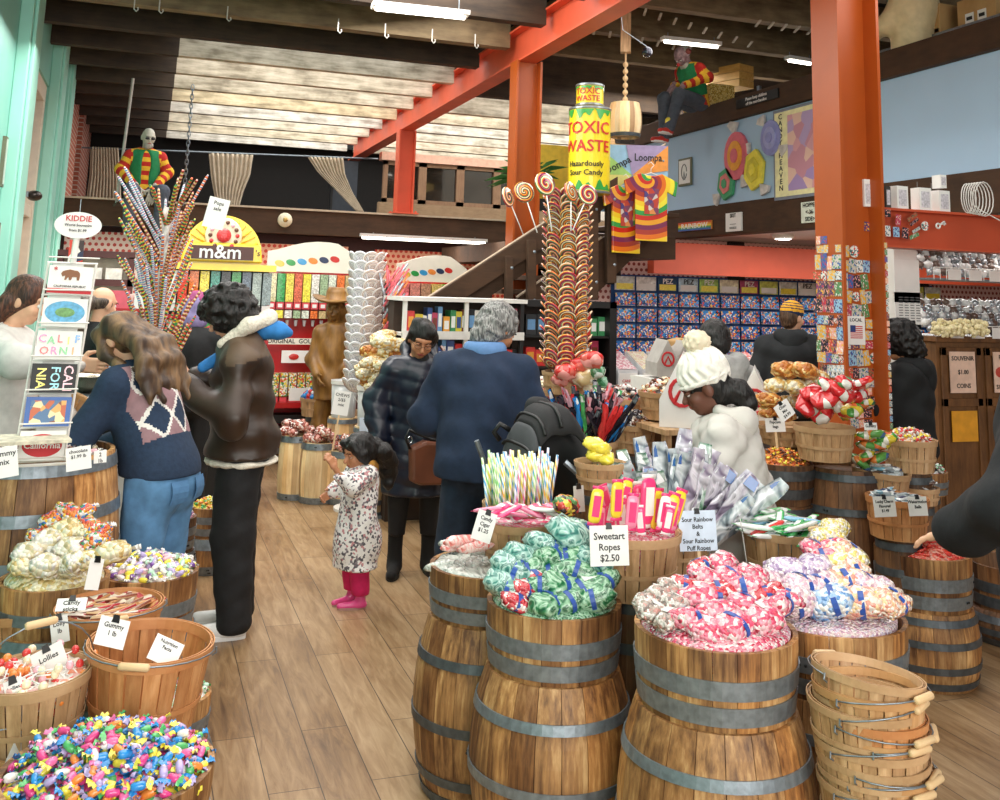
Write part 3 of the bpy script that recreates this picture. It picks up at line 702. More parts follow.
def scatter_bags(protos, spots, label, group=None, jit=.35, seed=0, drop=True):
    """spots: (Vector, rz, scale[, proto index[, label]])"""
    r_ = random.Random(seed)
    for i, s in enumerate(spots):
        p, rz, sc = s[:3]; k = s[3] if len(s) > 3 and s[3] is not None else r_.randrange(len(protos))
        lb = s[4] if len(s) > 4 else (label[k] if isinstance(label, (list, tuple)) else label)
        g = group[k] if isinstance(group, (list, tuple)) else group
        dup(protos[k], loc=p, rot=(r_.uniform(-jit, jit), r_.uniform(-jit, jit), rz), label=lb, group=g, scale=sc)
    if drop: drop_protos(protos)
def dome_spots(c, R, h, n, seed=0, zoff=0., rmax=.9, layers=1, ell=1.):
    r_ = random.Random(seed); ga = PI*(3-5**.5); out = []
    for i in range(n):
        f = math.sqrt((i+.5)/n)*rmax; a = i*ga+seed; r = R*f
        out.append((Vector((c.x+r*math.cos(a), c.y+r*math.sin(a)*ell, c.z+h*(1-f*f)+zoff)), r_.uniform(0, 6.3), r_.uniform(.9, 1.12)))
    return out
HID = {}
def hidden_keg(x, y, h, label, r=.1):
    return barrel(x, y, 0, h, r, label, rm=r*1.08, wd=oakd, hp=hoopd)
def fill(c, R, h, mt, label, cat='candy', name='loose_candy', z0=-.06, group=None, bmpn=.004):
    prof = [(0, z0), (R*.97, z0)]+[(R*f, h*(1-f*f)) for f in (.97, .85, .65, .4, .2)]+[(0, h)]
    b = MB().lathe(prof, 40, cap=False); r_ = random.Random(len(label))
    b.v = [(x, y, z+(r_.uniform(-bmpn, bmpn) if z > z0+.001 else 0)) for x, y, z in b.v]
    o = b.build(name, mt, smooth=True, loc=c); return tag(o, label, cat, group, 'stuff')
# ================================================================== FRONT ISLAND
bluetape = pm('blue_tape', '#2b4f9e', .4)
m_green = strand('green_rope_wrap', ['#123f2c', '#2f7a4c', '#a9cfb0', '#1f5a3c', '#c9e0c9'], 28, 1., .2); m_teal = strand('teal_rope_wrap', ['#23504f', '#4f8f84', '#b9d9cf', '#2f6b64', '#cfe2da'], 28, 1., .2)
m_pinkb = cells('pink_taffy_bagged', ['#e8597a', '#f3c9cf', '#ee8fa2', '#f7e9e6', '#d8455f', '#f2a9b5'], 108, .2, .5, .9)
m_redb = cells('red_white_taffy_bagged', ['#d93f4a', '#f4e4e0', '#e76a70', '#f8efe9', '#c9303f'], 108, .2, .5, .9)
m_pastel = cells('pale_pink_taffy_bagged', ['#eac6d0', '#f6ece9', '#d8a9bd', '#e6d6e6', '#f3dcd9'], 116, .2, .5, .9)
m_lilac = cells('lilac_taffy_bagged', ['#bfa9c9', '#efe4ee', '#d9c6dc', '#f6f0f0', '#a98fb8'], 116, .2, .5, .9)
m_bluet = cells('blue_taffy_bagged', ['#8fb4de', '#eef2f6', '#b7cfe8', '#5f93cf', '#f3efe9'], 116, .2, .5, .9)
m_peach = cells('peach_taffy_bagged', ['#f0b79a', '#f8e9d9', '#ec9a86', '#f6d2a0', '#f7ece4'], 116, .2, .5, .9)
m_yel = cells('yellow_taffy_bagged', ['#f0e08a', '#f7f1d6', '#e9cf6a', '#f6f3ea', '#efd9c9'], 116, .2, .5, .9)
m_grey = cells('grey_white_taffy_bagged', ['#b9a69a', '#efe9e2', '#8f7f78', '#d9cfc7', '#c98f86'], 123, .2, .5, .9)
# ---- stacked barrels
def stacked(px, py, w_, D, label_top, label_bot, hh=.2, wd=oak, hp=hoopm, hpd=None, fat=1.2, hoops=(.035, .15, .45, .8), toph=(.2, .53)):
    p = rp(px, py, w_, D); r = D/2
    half_barrel(p.x, p.y, p.z-hh, hh, r, label_top, rb=r*.93, wd=wd, hp=hp, hoops=toph)
    barrel(p.x, p.y, 0, p.z-hh, r*.98, label_bot, rm=r*fat, wd=wd, hp=hpd or hp, hoops=hoops, hw=.03, recess=.001)
    return p
pA = stacked(554, 599, 134, .45, 'half barrel tub with two grey hoops holding green and teal candy bags', 'full wooden barrel with grey hoops under the green candy tub')
pB = stacked(715, 625, 160, .48, 'half barrel tub with two grey hoops heaped with pink candy bags', 'broad pale-brown barrel under the pink candy tub, nearest the camera', hh=.21)
pC = stacked(824, 612, 156, .53, 'half barrel tub right of the pink one, filled with pastel candy bags', 'wooden barrel behind the stack of empty baskets', fat=1.1)
pD = stacked(488, 563, 116, .43, 'half barrel tub of grey wrapped ropes beside the green candy tub', 'narrow weathered barrel at the left end of the front row', hp=hoopm, hpd=hoopd, hh=.17)
pI = stacked(922, 549, 91, .44, 'half barrel tub of red gummies with two grey hoops', 'small barrel under the red gummy tub, dark hoops', hh=.24, hpd=hoopd, fat=1.1, hoops=(.09, .3, .62, .9))
pK = stacked(1010, 562, 78, .42, 'dark half barrel at the right edge beside the person in black', 'dark barrel at the right edge of the picture', hh=.22, wd=oakd, hp=hoopd)
# green tub: ropes in bags
G = [bag_proto(m_green, .125, .085, .055, bluetape, True, 1), bag_proto(m_teal, .12, .09, .06, bluetape, False, 2), bag_proto(m_green, .11, .08, .055, bluetape, False, 3), bag_proto(m_redb, .095, .06, .04, bluetape, False, 4)]
Gl = ['green rope candy bag with blue tape in the front left tub', 'teal rope candy bag with blue tape in the front left tub', 'green rope candy bag with blue tape in the front left tub', 'small red and white candy bag in the green candy tub']
Gg = ['green rope bags in the front tub', 'teal rope bags in the front tub', 'green rope bags in the front tub', 'red and white bags in the green tub']
sp = []
for i, (px, py, k, sc) in enumerate([(506, 583, 1, 1), (528, 590, 3, 1.1), (519, 602, 3, 1.1), (545, 588, 0, .95), (562, 584, 2, 1.1), (586, 590, 0, 1.05), (570, 600, 0, 1.0), (548, 604, 2, 1.1), (596, 600, 2, 1), (512, 568, 1, 1.05), (530, 566, 2, .9), (536, 575, 3, 1), (556, 572, 0, 1), (578, 573, 2, 1), (603, 582, 2, .9), (575, 536, 1, 1.25), (545, 545, 1, .9), (552, 556, 0, .9), (592, 560, 1, .9), (525, 556, 1, .9), (570, 556, 2, 1)]):
    dd = pA_d = F_*.45/134 + (600-py)*.0032-.12; sp.append((at(px, py, dd), br.uniform(-.7, .7), sc*1.3, k))
scatter_bags(G, sp, Gl, Gg, .45, 5)
fill(pA, .21, .05, m_green, 'green rope candy bags filling the tub beneath the top ones', z0=-.15)
# pink tub
Pp = [bag_proto(m_pinkb, .1, .075, .05, bluetape, False, 11), bag_proto(m_pinkb, .095, .08, .05, None, True, 12), bag_proto(m_redb, .1, .07, .045, bluetape, False, 13), bag_proto(m_grey, .085, .06, .045, None, True, 14)]
Pl = ['pink taffy bag closed with blue tape in the front tub', 'pink taffy bag with white label in the front tub', 'red and white taffy bag with blue tape in the pink tub', 'grey and white taffy bag at the left of the pink tub']
Pg = ['taped pink bags in the front tub', 'labelled pink bags in the front tub', 'red and white bags in the pink tub', 'grey taffy bags in the pink tub']
sp = []
for px, py, k, sc in [(652, 612, 3, 1), (668, 620, 3, .9), (646, 602, 3, .9), (660, 596, 3, 1), (676, 604, 3, .9), (690, 620, 0, 1), (697, 596, 1, 1), (688, 586, 2, .9), (716, 612, 1, 1), (733, 626, 0, 1.05), (745, 606, 0, 1), (762, 618, 1, 1.05), (778, 606, 0, .95), (720, 592, 2, .95), (744, 588, 0, 1), (766, 594, 2, 1), (705, 630, 1, .9), (786, 600, 0, .8), (706, 578, 1, .95), (730, 578, 0, .9), (752, 574, 1, .8), (672, 590, 3, .9), (700, 566, 2, .8), (722, 562, 1, .8)]:
    sp.append((at(px, py, 2.94+(612-py)*.0042-.06), br.uniform(-.7, .7), sc*1.3, k))
scatter_bags(Pp, sp, Pl, Pg, .4, 6)
fill(pB, .225, .05, m_pinkb, 'pink taffy bags filling the front tub beneath the top ones', z0=-.15)
# pastel tub
Q = [bag_proto(m_pastel, .11, .09, .07, bluetape, False, 21), bag_proto(m_lilac, .11, .09, .07, None, False, 22), bag_proto(m_bluet, .105, .08, .06, bluetape, False, 23), bag_proto(m_peach, .115, .085, .065, bluetape, False, 24), bag_proto(m_yel, .11, .08, .06, None, False, 25), bag_proto(m_pinkb, .09, .07, .05, bluetape, False, 26)]
Ql = ['pale pink taffy bag in the pastel candy tub', 'lilac taffy bag in the pastel candy tub', 'blue and white taffy bag at the rim of the pastel tub', 'peach taffy bag in the pastel candy tub', 'yellow taffy bag in the pastel candy tub', 'bright pink taffy bag in the pastel candy tub']
Qg = [l.split(' in the')[0].split(' at the')[0]+'s of the pastel tub' for l in Ql]
sp = []
for px, py, k, sc in [(795, 603, 0, .95), (828, 602, 2, 1.1), (858, 602, 3, 1.05), (884, 602, 3, .95), (786, 573, 1, 1), (810, 572, 1, 1), (802, 590, 0, 1), (840, 584, 3, 1.1), (862, 586, 0, .9), (838, 564, 4, 1), (822, 560, 5, .9), (848, 570, 3, .9), (832, 548, 5, .9), (843, 553, 3, .9), (828, 538, 4, .85), (846, 560, 4, 1), (874, 592, 0, .9), (822, 588, 0, .95), (765, 585, 0, .9), (835, 528, 4, .8), (892, 605, 3, .8), (812, 548, 5, .8), (870, 600, 4, .8)]:
    sp.append((at(px, py, 3.2+(602-py)*.0056), br.uniform(-.7, .7), sc*1.4, k))
scatter_bags(Q, sp, Ql, Qg, .4, 7)
fill(pC, .24, .045, m_pastel, 'pastel taffy bags filling the tub beneath the top ones', z0=-.15)
# grey ropes tub
m_rope = strand('grey_twist_wrap', ['#6f7370', '#b9bcb5', '#e6e4de', '#8c8f8a'], 30, .3); m_rope2 = strand('coral_twist_wrap', ['#d8453f', '#f28a84', '#f7d9d4', '#e5605c'], 30, .3)
Rr = [bag_proto(m_rope, .13, .04, .035, None, False, 31), bag_proto(m_rope2, .13, .045, .035, None, False, 32)]
sp = []
for i in range(26):
    px = 440+br.uniform(0, 85); py = 556+br.uniform(-10, 18)-abs(px-480)*.08; sp.append((at(px, py, 3.62+(562-py)*.008), br.uniform(-.5, .7), 1, 0))
sp += [(at(463, 541, 3.6), .1, 1.1, 1), (at(476, 547, 3.55), -.3, 1.0, 1), (at(455, 546, 3.6), .3, .9, 1)]
scatter_bags(Rr, sp, ['grey wrapped candy rope in the leftmost front tub', 'coral pink candy rope lying on the grey ropes'], ['grey candy ropes in the left tub', 'coral candy ropes on the left tub'], .25, 8)
fill(pD, .2, .02, m_rope, 'grey wrapped candy ropes filling the left tub beneath the top ones', z0=-.12)
# red gummies
fill(pI, .205, .05, cells('red_gummy_pieces', ['#e5533f', '#f08f78', '#d93a33', '#f6b3a0', '#ee6e58'], 60, .2, .4, 1.), 'small sugared red gummy sweets heaped below the top pieces', bmpn=.003)
gm = []
for c_ in ('#e8503f', '#f28c78', '#dd3d36'):
    m_ = pm('gummy_'+c_[1:], c_, .25, var=.1, coat=.5); b = MB(); b.tube([(-.022, 0, 0), (-.01, .006, 0), (.008, .004, 0), (.022, -.004, 0)], .006, 6); gm.append((b.mesh('gummy_worm', m_, True), 'red'))
heap(pI, .2, .052, 110, gm, 'short red sugared gummy strip in the tub beside the person in black', 'gummy strips in the red gummy tub', 'gummy_strip', seed=4)
# ---- baskets of the front island
def bk(px, py, w_, D, h, label, **k):
    p = rp(px, py, w_, D); basket(p.x, p.y, p.z-h, h, D/2, label, **k); return p
pE = bk(521, 519, 80, .3, .17, 'tan bushel basket under the paper candy straws', rb=.12, sm=slatt, rm_=rimt)
pE2 = at(519, 503, 3.86); basket(pE2.x, pE2.y, pE2.z-.16, .16, .14, 'second tan basket just behind, holding the striped candy straws', rb=.11, sm=slatt, rm_=rimt)
pF = bk(632, 530, 96, .34, .21, 'tan bushel basket of bright candy packs above the green tub', rb=.135, sm=slatt, rm_=rimt)
pH = bk(784, 528, 80, .32, .2, 'tan bushel basket of wrapped freezer pops with wire handle', rb=.13, sm=slatt, rm_=rimt, handle=15)
pG = rp(714, 518, 76, .34); half_barrel(pG.x, pG.y, pG.z-.25, .25, .17, 'grey hooped half barrel of sour belts behind the pink candy', rb=.16, hoops=(.15, .85), hw=.06)
hidden_keg(pG.x, pG.y, pG.z-.25, 'keg behind the pink tub carrying the sour belt barrel')
hidden_keg(pF.x, pF.y, pF.z-.212, 'keg carrying the basket of candy packs', .08)
hidden_keg(pE.x, pE.y, pE.z-.172, 'keg carrying the basket of candy straws', .07)
hidden_keg(pE2.x, pE2.y+.05, pE2.z-.162, 'keg behind the candy straws', .07)
hidden_keg(pH.x, pH.y, pH.z-.205, 'barrel carrying the basket of freezer pops')
# candy straws: thin tubes with printed stripes
def stripes(name, cols, scale=30, axis=2, tilt=.6):
    m, t, p = nt(name); x = t.nodes.new('ShaderNodeSeparateXYZ'); t.links.new(obc(t), x.inputs[0])
    an = math_(t, 'MULTIPLY', math_(t, 'ARCTAN2', x.outputs[1], x.outputs[0]), tilt/6.2832*1.0)
    f = math_(t, 'FRACT', math_(t, 'ADD', math_(t, 'MULTIPLY', x.outputs[axis], scale), an))
    r = ramp(t, cols, True); t.links.new(f, r.inputs[0]); t.links.new(r.outputs[0], p.inputs['Base Color']); p.inputs['Roughness'].default_value = .3; p.inputs['Coat Weight'].default_value = .3
    MATS[name] = m; return m
strawm = [stripes('straw_print_%d' % i, c_, 13, 2, 1) for i, c_ in enumerate((['#7fc4e8', '#e9f3f7', '#4aa0d8', '#f4f0d0'], ['#b8e08a', '#eef6d8', '#7fc96a', '#f7f4e6'], ['#f6e25a', '#fbf6cf', '#f2d23a', '#ffffff'], ['#f2a3bf', '#fbe9ee', '#ea6f9d', '#f7f2ee'], ['#cfc4ea', '#f3f1f8', '#3d7fd0', '#eef5fb'], ['#e9e9e4', '#5a9fd4', '#f2efe8', '#e9b23f']))]
sn = ['blue', 'green', 'yellow', 'pink', 'lilac', 'white']
sme = [MB().tube([(0, 0, 0), (0, 0, .21)], .0048, 7).mesh('candy_straw', m_, True) for m_ in strawm]
r_ = random.Random(2)
for i in range(84):
    px = 481+ (i*37 % 77); k = r_.choice((0, 1, 2, 3, 4, 5)) if px > 497 else r_.choice((1, 1, 0, 2))
    py = 503+r_.uniform(-4, 4); d = 3.84+r_.uniform(-.11, .11); p = at(519+(px-519)*.8, py, d); p.z = pE2.z-.055+r_.uniform(-.005, .03)
    place('candy_straw', sme[k], p, (r_.uniform(-.06, .06), (px-519)*.0026+r_.uniform(-.04, .04), 0), '%s striped candy straw standing in the tan basket' % sn[k], 'candy', '%s candy straws' % sn[k], r_.uniform(.95, 1.12))
# pink packs lying on the rim of the straw basket
pk = [pm('pack_hotpink', '#ee3f7d', .3, coat=.5), pm('pack_pink', '#f58fae', .3, coat=.5), pm('pack_yellow', '#f6d638', .3, coat=.5), pm('pack_white', '#f2efec', .3, coat=.5)]
def pack_mesh(name, m1, m2, L=.11, W=.045, T=.008):
    b = MB(); k = []
    def fn(v):
        x, y, z = v; return (math.copysign(abs(x)**.45, x)*L/2, math.copysign(abs(y)**.5, y)*W/2, z*T)
    b.ell((0, 0, 0), (1, 1, 1), 16, 6, 0, fn=fn); 
    b.box(-L/2-.007, -W*.46, -.0008, -L/2+.004, W*.46, .0008, 1); b.box(L/2-.004, -W*.46, -.0008, L/2+.007, W*.46, .0008, 1)
    b.add([(-L*.3, -W*.28, T*1.01), (L*.3, -W*.28, T*1.01), (L*.3, W*.28, T*1.01), (-L*.3, W*.28, T*1.01)], [(0, 1, 2, 3)], 1)
    return b.mesh(name, [m1, m2], True)
packs = [pack_mesh('candy_pack', pk[0], pk[3]), pack_mesh('candy_pack', pk[1], pk[0]), pack_mesh('candy_pack', pk[2], pk[0]), pack_mesh('candy_pack', pk[3], pk[0])]
pn = ['hot pink', 'pale pink', 'yellow', 'white']
for i in range(17):
    px = 488+i*4.2; k = r_.choice((0, 0, 1, 0, 3)); p = at(px, 511+r_.uniform(-5, 4), 3.6+r_.uniform(-.08, .08))
    place('candy_pack', packs[k], p, (r_.uniform(-.3, .5), r_.uniform(-.4, .4), r_.uniform(-.9, .9)), '%s candy pack lying flat in the straw basket' % pn[k], 'candy', '%s packs under the straws' % pn[k])
# upright packs in basket F
for i, (px, py, k, rl, s) in enumerate([(596, 506, 2, .15, 1.05), (604, 508, 2, -.1, 1.0), (611, 512, 0, .2, .9), (617, 500, 2, .05, 1.1), (625, 496, 2, .25, 1.0), (622, 514, 0, -.1, 1), (632, 512, 1, .1, 1.0), (640, 505, 0, 0, 1.3), (648, 501, 0, .05, 1.45), (646, 512, 3, 0, 1), (657, 510, 2, .1, 1.2), (664, 512, 3, .2, 1.0), (670, 512, 2, .3, 1.1), (677, 508, 2, .35, 1.1), (668, 520, 0, .2, .8), (630, 520, 0, -.2, .8), (655, 520, 1, .1, .8), (600, 520, 1, .1, .8), (612, 520, 3, 0, .8), (640, 520, 0, -.1, .8), (674, 518, 1, .3, .8), (606, 498, 1, -.3, .8)]):
    p = at(px, py, 3.43+r_.uniform(-.09, .1)); o = place('candy_pack', packs[k], p, (0, 0, 0), '%s candy pack standing upright in the basket over the green tub' % pn[k], 'candy', '%s upright packs' % pn[k], s)
    o.rotation_euler = Euler((PI/2-.12, -PI/2+rl, r_.uniform(-.4, .4)), 'XYZ')
fill(pF, .155, -.01, m_pinkb, 'candy packs at the bottom of the bright pack basket', z0=-.1)
fill(pE, .135, -.012, cells('straw_basket_filling', ['#ee3f7d', '#f58fae', '#f2efec', '#e9b8c6'], 60), 'loose pink sweets in the straw basket', z0=-.06)
# sour belts in barrel G, long grey foil packs fanning behind
foil = strand('silver_foil_pack', ['#3e474d', '#8f9aa3', '#dfe3e6', '#5f6b6d', '#c9b8cf'], 9, 1., .22); foil2 = strand('green_black_foil_pack', ['#20302b', '#4f7f62', '#c9d8cf', '#2b3d38', '#8fb2a0'], 9, 1., .25)
foil3 = strand('purple_grey_foil_pack', ['#4a3f52', '#9b8ea6', '#e6e1ea', '#3a3740', '#b79fb8'], 9, 1., .22); foilb = pm('blue_foil', '#2f5f9f', .25, coat=.4); foilr = pm('red_foil', '#d23b3b', .25, coat=.4); foilw = pm('white_foil', '#eef0f0', .25, coat=.4)
def long_pack(m1, m2, L, W, seed):
    rnd = random.Random(seed); ph = rnd.uniform(0, 6); b = MB()
    def fn(u, v):
        z = u*L; x = (v-.5)*W*(1-.35*abs(2*u-1)**3); return (x, .008*math.sin(v*7+ph)+.018*math.sin(u*3+ph)*u+.006*math.sin(u*14+v*5), z)
    b.grid(lambda u, v: fn(u, v), 14, 5); b.grid(lambda u, v: tuple(a+c for a, c in zip(fn(1-u, v), (0, .006+.01*math.sin(PI*u)*math.sin(PI*v), 0))), 14, 5)
    b.add([tuple(a+c for a, c in zip(fn(.86+u*.12, v), (0, -.001, 0))) for u in (0, 1) for v in (.08, .92)], [(0, 1, 3, 2)], 1)
    return b.mesh('foil_pack', [m1, m2], True)
fps = [long_pack(foil, foilb, .3, .06, 1), long_pack(foil2, foilw, .27, .055, 2), long_pack(foil3, foilw, .3, .055, 3), long_pack(foil, foilr, .26, .06, 4), long_pack(foil3, foilb, .28, .06, 5)]
fnm = ['silver', 'green and black', 'purple grey', 'silver', 'purple grey']
pJ = at(668, 512, 3.95); basket(pJ.x, pJ.y, pJ.z-.25, .25, .17, 'tan basket behind the bright packs, filled with long foil packs', rb=.14, sm=slatt, rm_=rimt)
hidden_keg(pJ.x, pJ.y, pJ.z-.255, 'barrel carrying the foil pack basket')
for i in range(80):
    a = -.85+1.95*((i*29) % 80)/79.; lean = r_.uniform(-.3, .15); k = r_.randrange(5)
    if a < -.2: k = r_.choice((1, 1, 0, 3))
    p = pJ+Vector((.13*math.sin(a)+r_.uniform(-.05, .05), r_.uniform(-.1, .1), -.13+r_.uniform(-.02, .05)))
    g = {0: 's', 1: 'g', 2: 'p', 3: 's', 4: 'p'}[k]
    place('foil_pack', fps[k], p, (lean, a*.95, r_.uniform(-.5, .5)), '%s foil candy pack fanned out in the centre basket' % fnm[k], 'candy', {'s': 'silver foil packs', 'g': 'green foil packs', 'p': 'purple foil packs'}[g], r_.uniform(1., 1.4) if a > -.2 else r_.uniform(.95, 1.25))
# small upright packs in barrel G
for i in range(22):
    px = 684+i*2.9; k = r_.choice((0, 1, 2)) if px < 720 else 3; p = at(px, 506+r_.uniform(-6, 5), 4.38-.12+r_.uniform(-.12, .06)*.6)
    m_ = [pack_mesh('sour_belt_pack', foilb, foilw, .09, .04), pack_mesh('sour_belt_pack', cmat['green'], foilr, .09, .04), pack_mesh('sour_belt_pack', pm('grey_pack', '#5c6870', .3), foilw, .09, .04), pack_mesh('sour_belt_pack', foilr, foilb, .11, .045)][k] if i < 1 else SBM[k]
    if i == 0: SBM = [pack_mesh('sour_belt_pack', foilb, foilw, .09, .04), pack_mesh('sour_belt_pack', cmat['green'], foilr, .09, .04), pack_mesh('sour_belt_pack', pm('grey_pack', '#5c6870', .3), foilw, .09, .04), pack_mesh('sour_belt_pack', foilr, foilb, .11, .045)]
    o = place('sour_belt_pack', m_, p, (0, 0, 0), '%s sour belt pack standing in the grey hooped barrel' % ['blue', 'green', 'grey', 'red'][k], 'candy', '%s sour belt packs' % ['blue', 'green', 'grey', 'red'][k])
    o.rotation_euler = Euler((PI/2-.2, -PI/2+(.1 if px < 735 else .45)+r_.uniform(-.15, .15), r_.uniform(-.4, .4)), 'XYZ')
fill(pG, .15, .0, cells('belt_filling', ['#2f5f9f', '#57b86a', '#5c6870', '#d23b3b', '#e8e6e2'], 40), 'sour belt packs lower down in the grey hooped barrel', z0=-.1)
# freezer pops in basket H
fz = [pack_mesh('freezer_pop', pm('pop_wrap_'+c_, h_, .25, coat=.5), pm('pop_end_'+c_, e_, .3), .16, .034, .01) for c_, h_, e_ in (('white', '#eef0ee', '#57b86a'), ('blue', '#8fc3e6', '#eef0ee'), ('green', '#3fae5f', '#eef0ee'), ('red', '#d9403f', '#eef0ee'), ('dark', '#5d6f66', '#eef0ee'))]
fzn = ['white', 'pale blue', 'green', 'red', 'dark green']
for i in range(30):
    k = r_.choice((0, 0, 1, 0, 2, 3, 4)); p = at(752+r_.uniform(0, 60), 517+r_.uniform(-12, 10), 3.92+r_.uniform(-.12, .12))
    p.z = pH.z+.004+r_.uniform(-.01, .035)
    place('freezer_pop', fz[k], p, (r_.uniform(-.2, .2), r_.uniform(-.35, .25), r_.uniform(-.7, .9)), '%s wrapped freezer pop lying in the handled basket' % fzn[k], 'candy', '%s freezer pops' % fzn[k])
fill(pH, .145, -.012, pm('pop_filling', '#cfd8d4', .4, var=.3, ns=60), 'freezer pops at the bottom of the handled basket', z0=-.06)
# ---- stack of empty baskets, each one its own
zt = at(864, 672, 2.72).z; c0 = at(864, 672, 2.72)
order = ['topmost', 'second from the top', 'third from the top', 'fourth from the top with an orange rim', 'fifth from the top', 'sixth from the top', 'seventh from the top', 'eighth from the top', 'lowest']
nst = 9
for i in range(nst):
    z = zt-.14-i*.034
    mt = (slato, rimo) if i == 3 else ((slat, rimw) if i % 3 == 1 else (slatt, rimt)); tl = [.14, .03, -.02, .03, -.02, .02, -.02, .02, 0][i]
    zz = z
    basket(c0.x+.008*math.sin(i*2.1)+.004*i, c0.y+.006*math.cos(i*3), zz, .14, .146, 'empty wooden basket in the right stack, '+order[i], rb=.126, sm=mt[0], rm_=mt[1], handle=[-80, 8, 12, -5, 5, 12, -4, 6, 10][i] if i else 178, tilt=(.03*(i % 2)*-1, tl, [1.1, .35, .5, .3, .9, .2, .6, .4, .2][i] if i else .12), n=24)
hidden_keg(c0.x, c0.y, zt-.14-(nst-1)*.034-.003, 'small keg that the stack of empty baskets stands on', .11)
# ---- right hand cluster
pQ = rp(781, 461, 63, .33); half_barrel(pQ.x, pQ.y, pQ.z-.2, .2, .165, 'dark half barrel of orange and black sweets behind the freezer pops', wd=oakd, hp=hoopd, hoops=(.3, .75))
barrel(pQ.x, pQ.y, 0, pQ.z-.2, .16, 'dark barrel under the orange and black sweets', wd=oakd, rm=.18, hp=hoopd)
pQ2 = at(845, 465, 5.15); barrel(pQ2.x, pQ2.y, 0, pQ2.z, .2, 'dark barrel under the basket of red crisp bags', wd=oakd, rm=.24, hp=hoopd)
pO = bk(824, 426, 58, .3, .165, 'tan basket of red bags on the dark barrel', rb=.125, sm=slatt, rm_=rimt)
pN = bk(909, 439, 51, .27, .16, 'tan basket of orange striped mints at the upper right', rb=.115, sm=slatt, rm_=rimt)
pM = bk(879, 470, 54, .28, .15, 'tan basket right of centre below the green candy bags', rb=.12, sm=slatt, rm_=rimt, tilt=(.05, .06, 0))
pL = bk(897, 497, 58, .28, .18, 'orange-brown basket with two price cards above the red gummies', rb=.125, sm=slato, rm_=rimo)
for p, h, l in ((pN, .162, 'mint basket'), (pM, .155, 'slanted tan basket'), (pL, .185, 'orange-brown basket')):
    hidden_keg(p.x, p.y, p.z-h, 'keg standing under the '+l)
ob = [candy('orange', 'orange', .02, .006, .006), candy('brown', 'black', .02, .006, .006), candy('yellow', 'orange', .02, .006, .006)]
heap(pQ, .15, .06, 120, [(ob[0], 'orange'), (ob[1], 'brown'), (ob[2], 'yellow')], lambda c: '%s wrapped sweet in the dark half barrel behind the freezer pops' % c, 'sweets in the dark half barrel', seed=1, base=cells('orange_black_sweets', ['#e0803a', '#3a2620', '#d9a04a', '#c25a30'], 70))
mint = [candy('white', 'orange', .02, .007, .008), candy('red', 'white', .02, .007, .008), candy('yellow', 'white', .02, .007, .008)]
heap(pN, .12, .05, 90, [(mint[0], 'white'), (mint[1], 'red'), (mint[2], 'yellow')], lambda c: '%s wrapped mint in the upper right tan basket' % c, 'mints in the upper right basket', name='striped_mint', seed=2, base=cells('mint_mix', ['#e9d9c9', '#d9604a', '#e6a95f', '#f2ece4'], 70))
pR = rp(839, 499, 50, .26); half_barrel(pR.x, pR.y, pR.z-.1, .1, .13, 'shallow dark tub of orange chewy sweets', wd=oakd, hp=hoopd, hoops=(.45,)); barrel(pR.x, pR.y, 0, pR.z-.1, .085, 'barrel under the shallow tub of orange chews', wd=oakd, rm=.14, hp=hoopd)
och = [(ball_mesh('orange', .009), 'orange'), (ball_mesh('red', .009), 'red'), (ball_mesh('yellow', .009), 'yellow')]
heap(pR, .12, .06, 120, och, lambda c: '%s round chew in the shallow dark tub' % c, 'chews in the shallow dark tub', 'round_chew', seed=3, base=cells('orange_chews', ['#f08a3c', '#e5553a', '#f2c04b'], 60))
pS = rp(864, 532, 64, .33); half_barrel(pS.x, pS.y, pS.z-.2, .2, .165, 'half barrel of white candy bags behind the pastel tub', wd=oakd, hp=hoopm, hoops=(.3, .75)); barrel(pS.x, pS.y, 0, pS.z-.2, .15, 'barrel beneath the white candy bags', wd=oakd, rm=.17, hp=hoopd)
m_wh = cells('white_blue_mint_bagged', ['#eceef0', '#b9c4d6', '#f6f6f6', '#d6cdd8', '#8fa3c4'], 70, .2, .6, .9)
W_ = [bag_proto(m_wh, .11, .085, .06, bluetape, False, 41), bag_proto(m_wh, .1, .08, .065, None, False, 42)]
scatter_bags(W_, [(at(px, py, 5.02), br.uniform(-1, 1), sc, i % 2) for i, (px, py, sc) in enumerate([(845, 522, 1), (858, 524, 1), (870, 522, .9), (850, 508, 1), (864, 509, 1.05), (876, 512, .9), (842, 512, .8), (868, 496, .7)])], 'white and blue mint bag in the half barrel behind the pastel tub', 'white mint bags')
fill(pS, .15, .02, m_wh, 'white mint bags filling the half barrel beneath the top ones', z0=-.1)
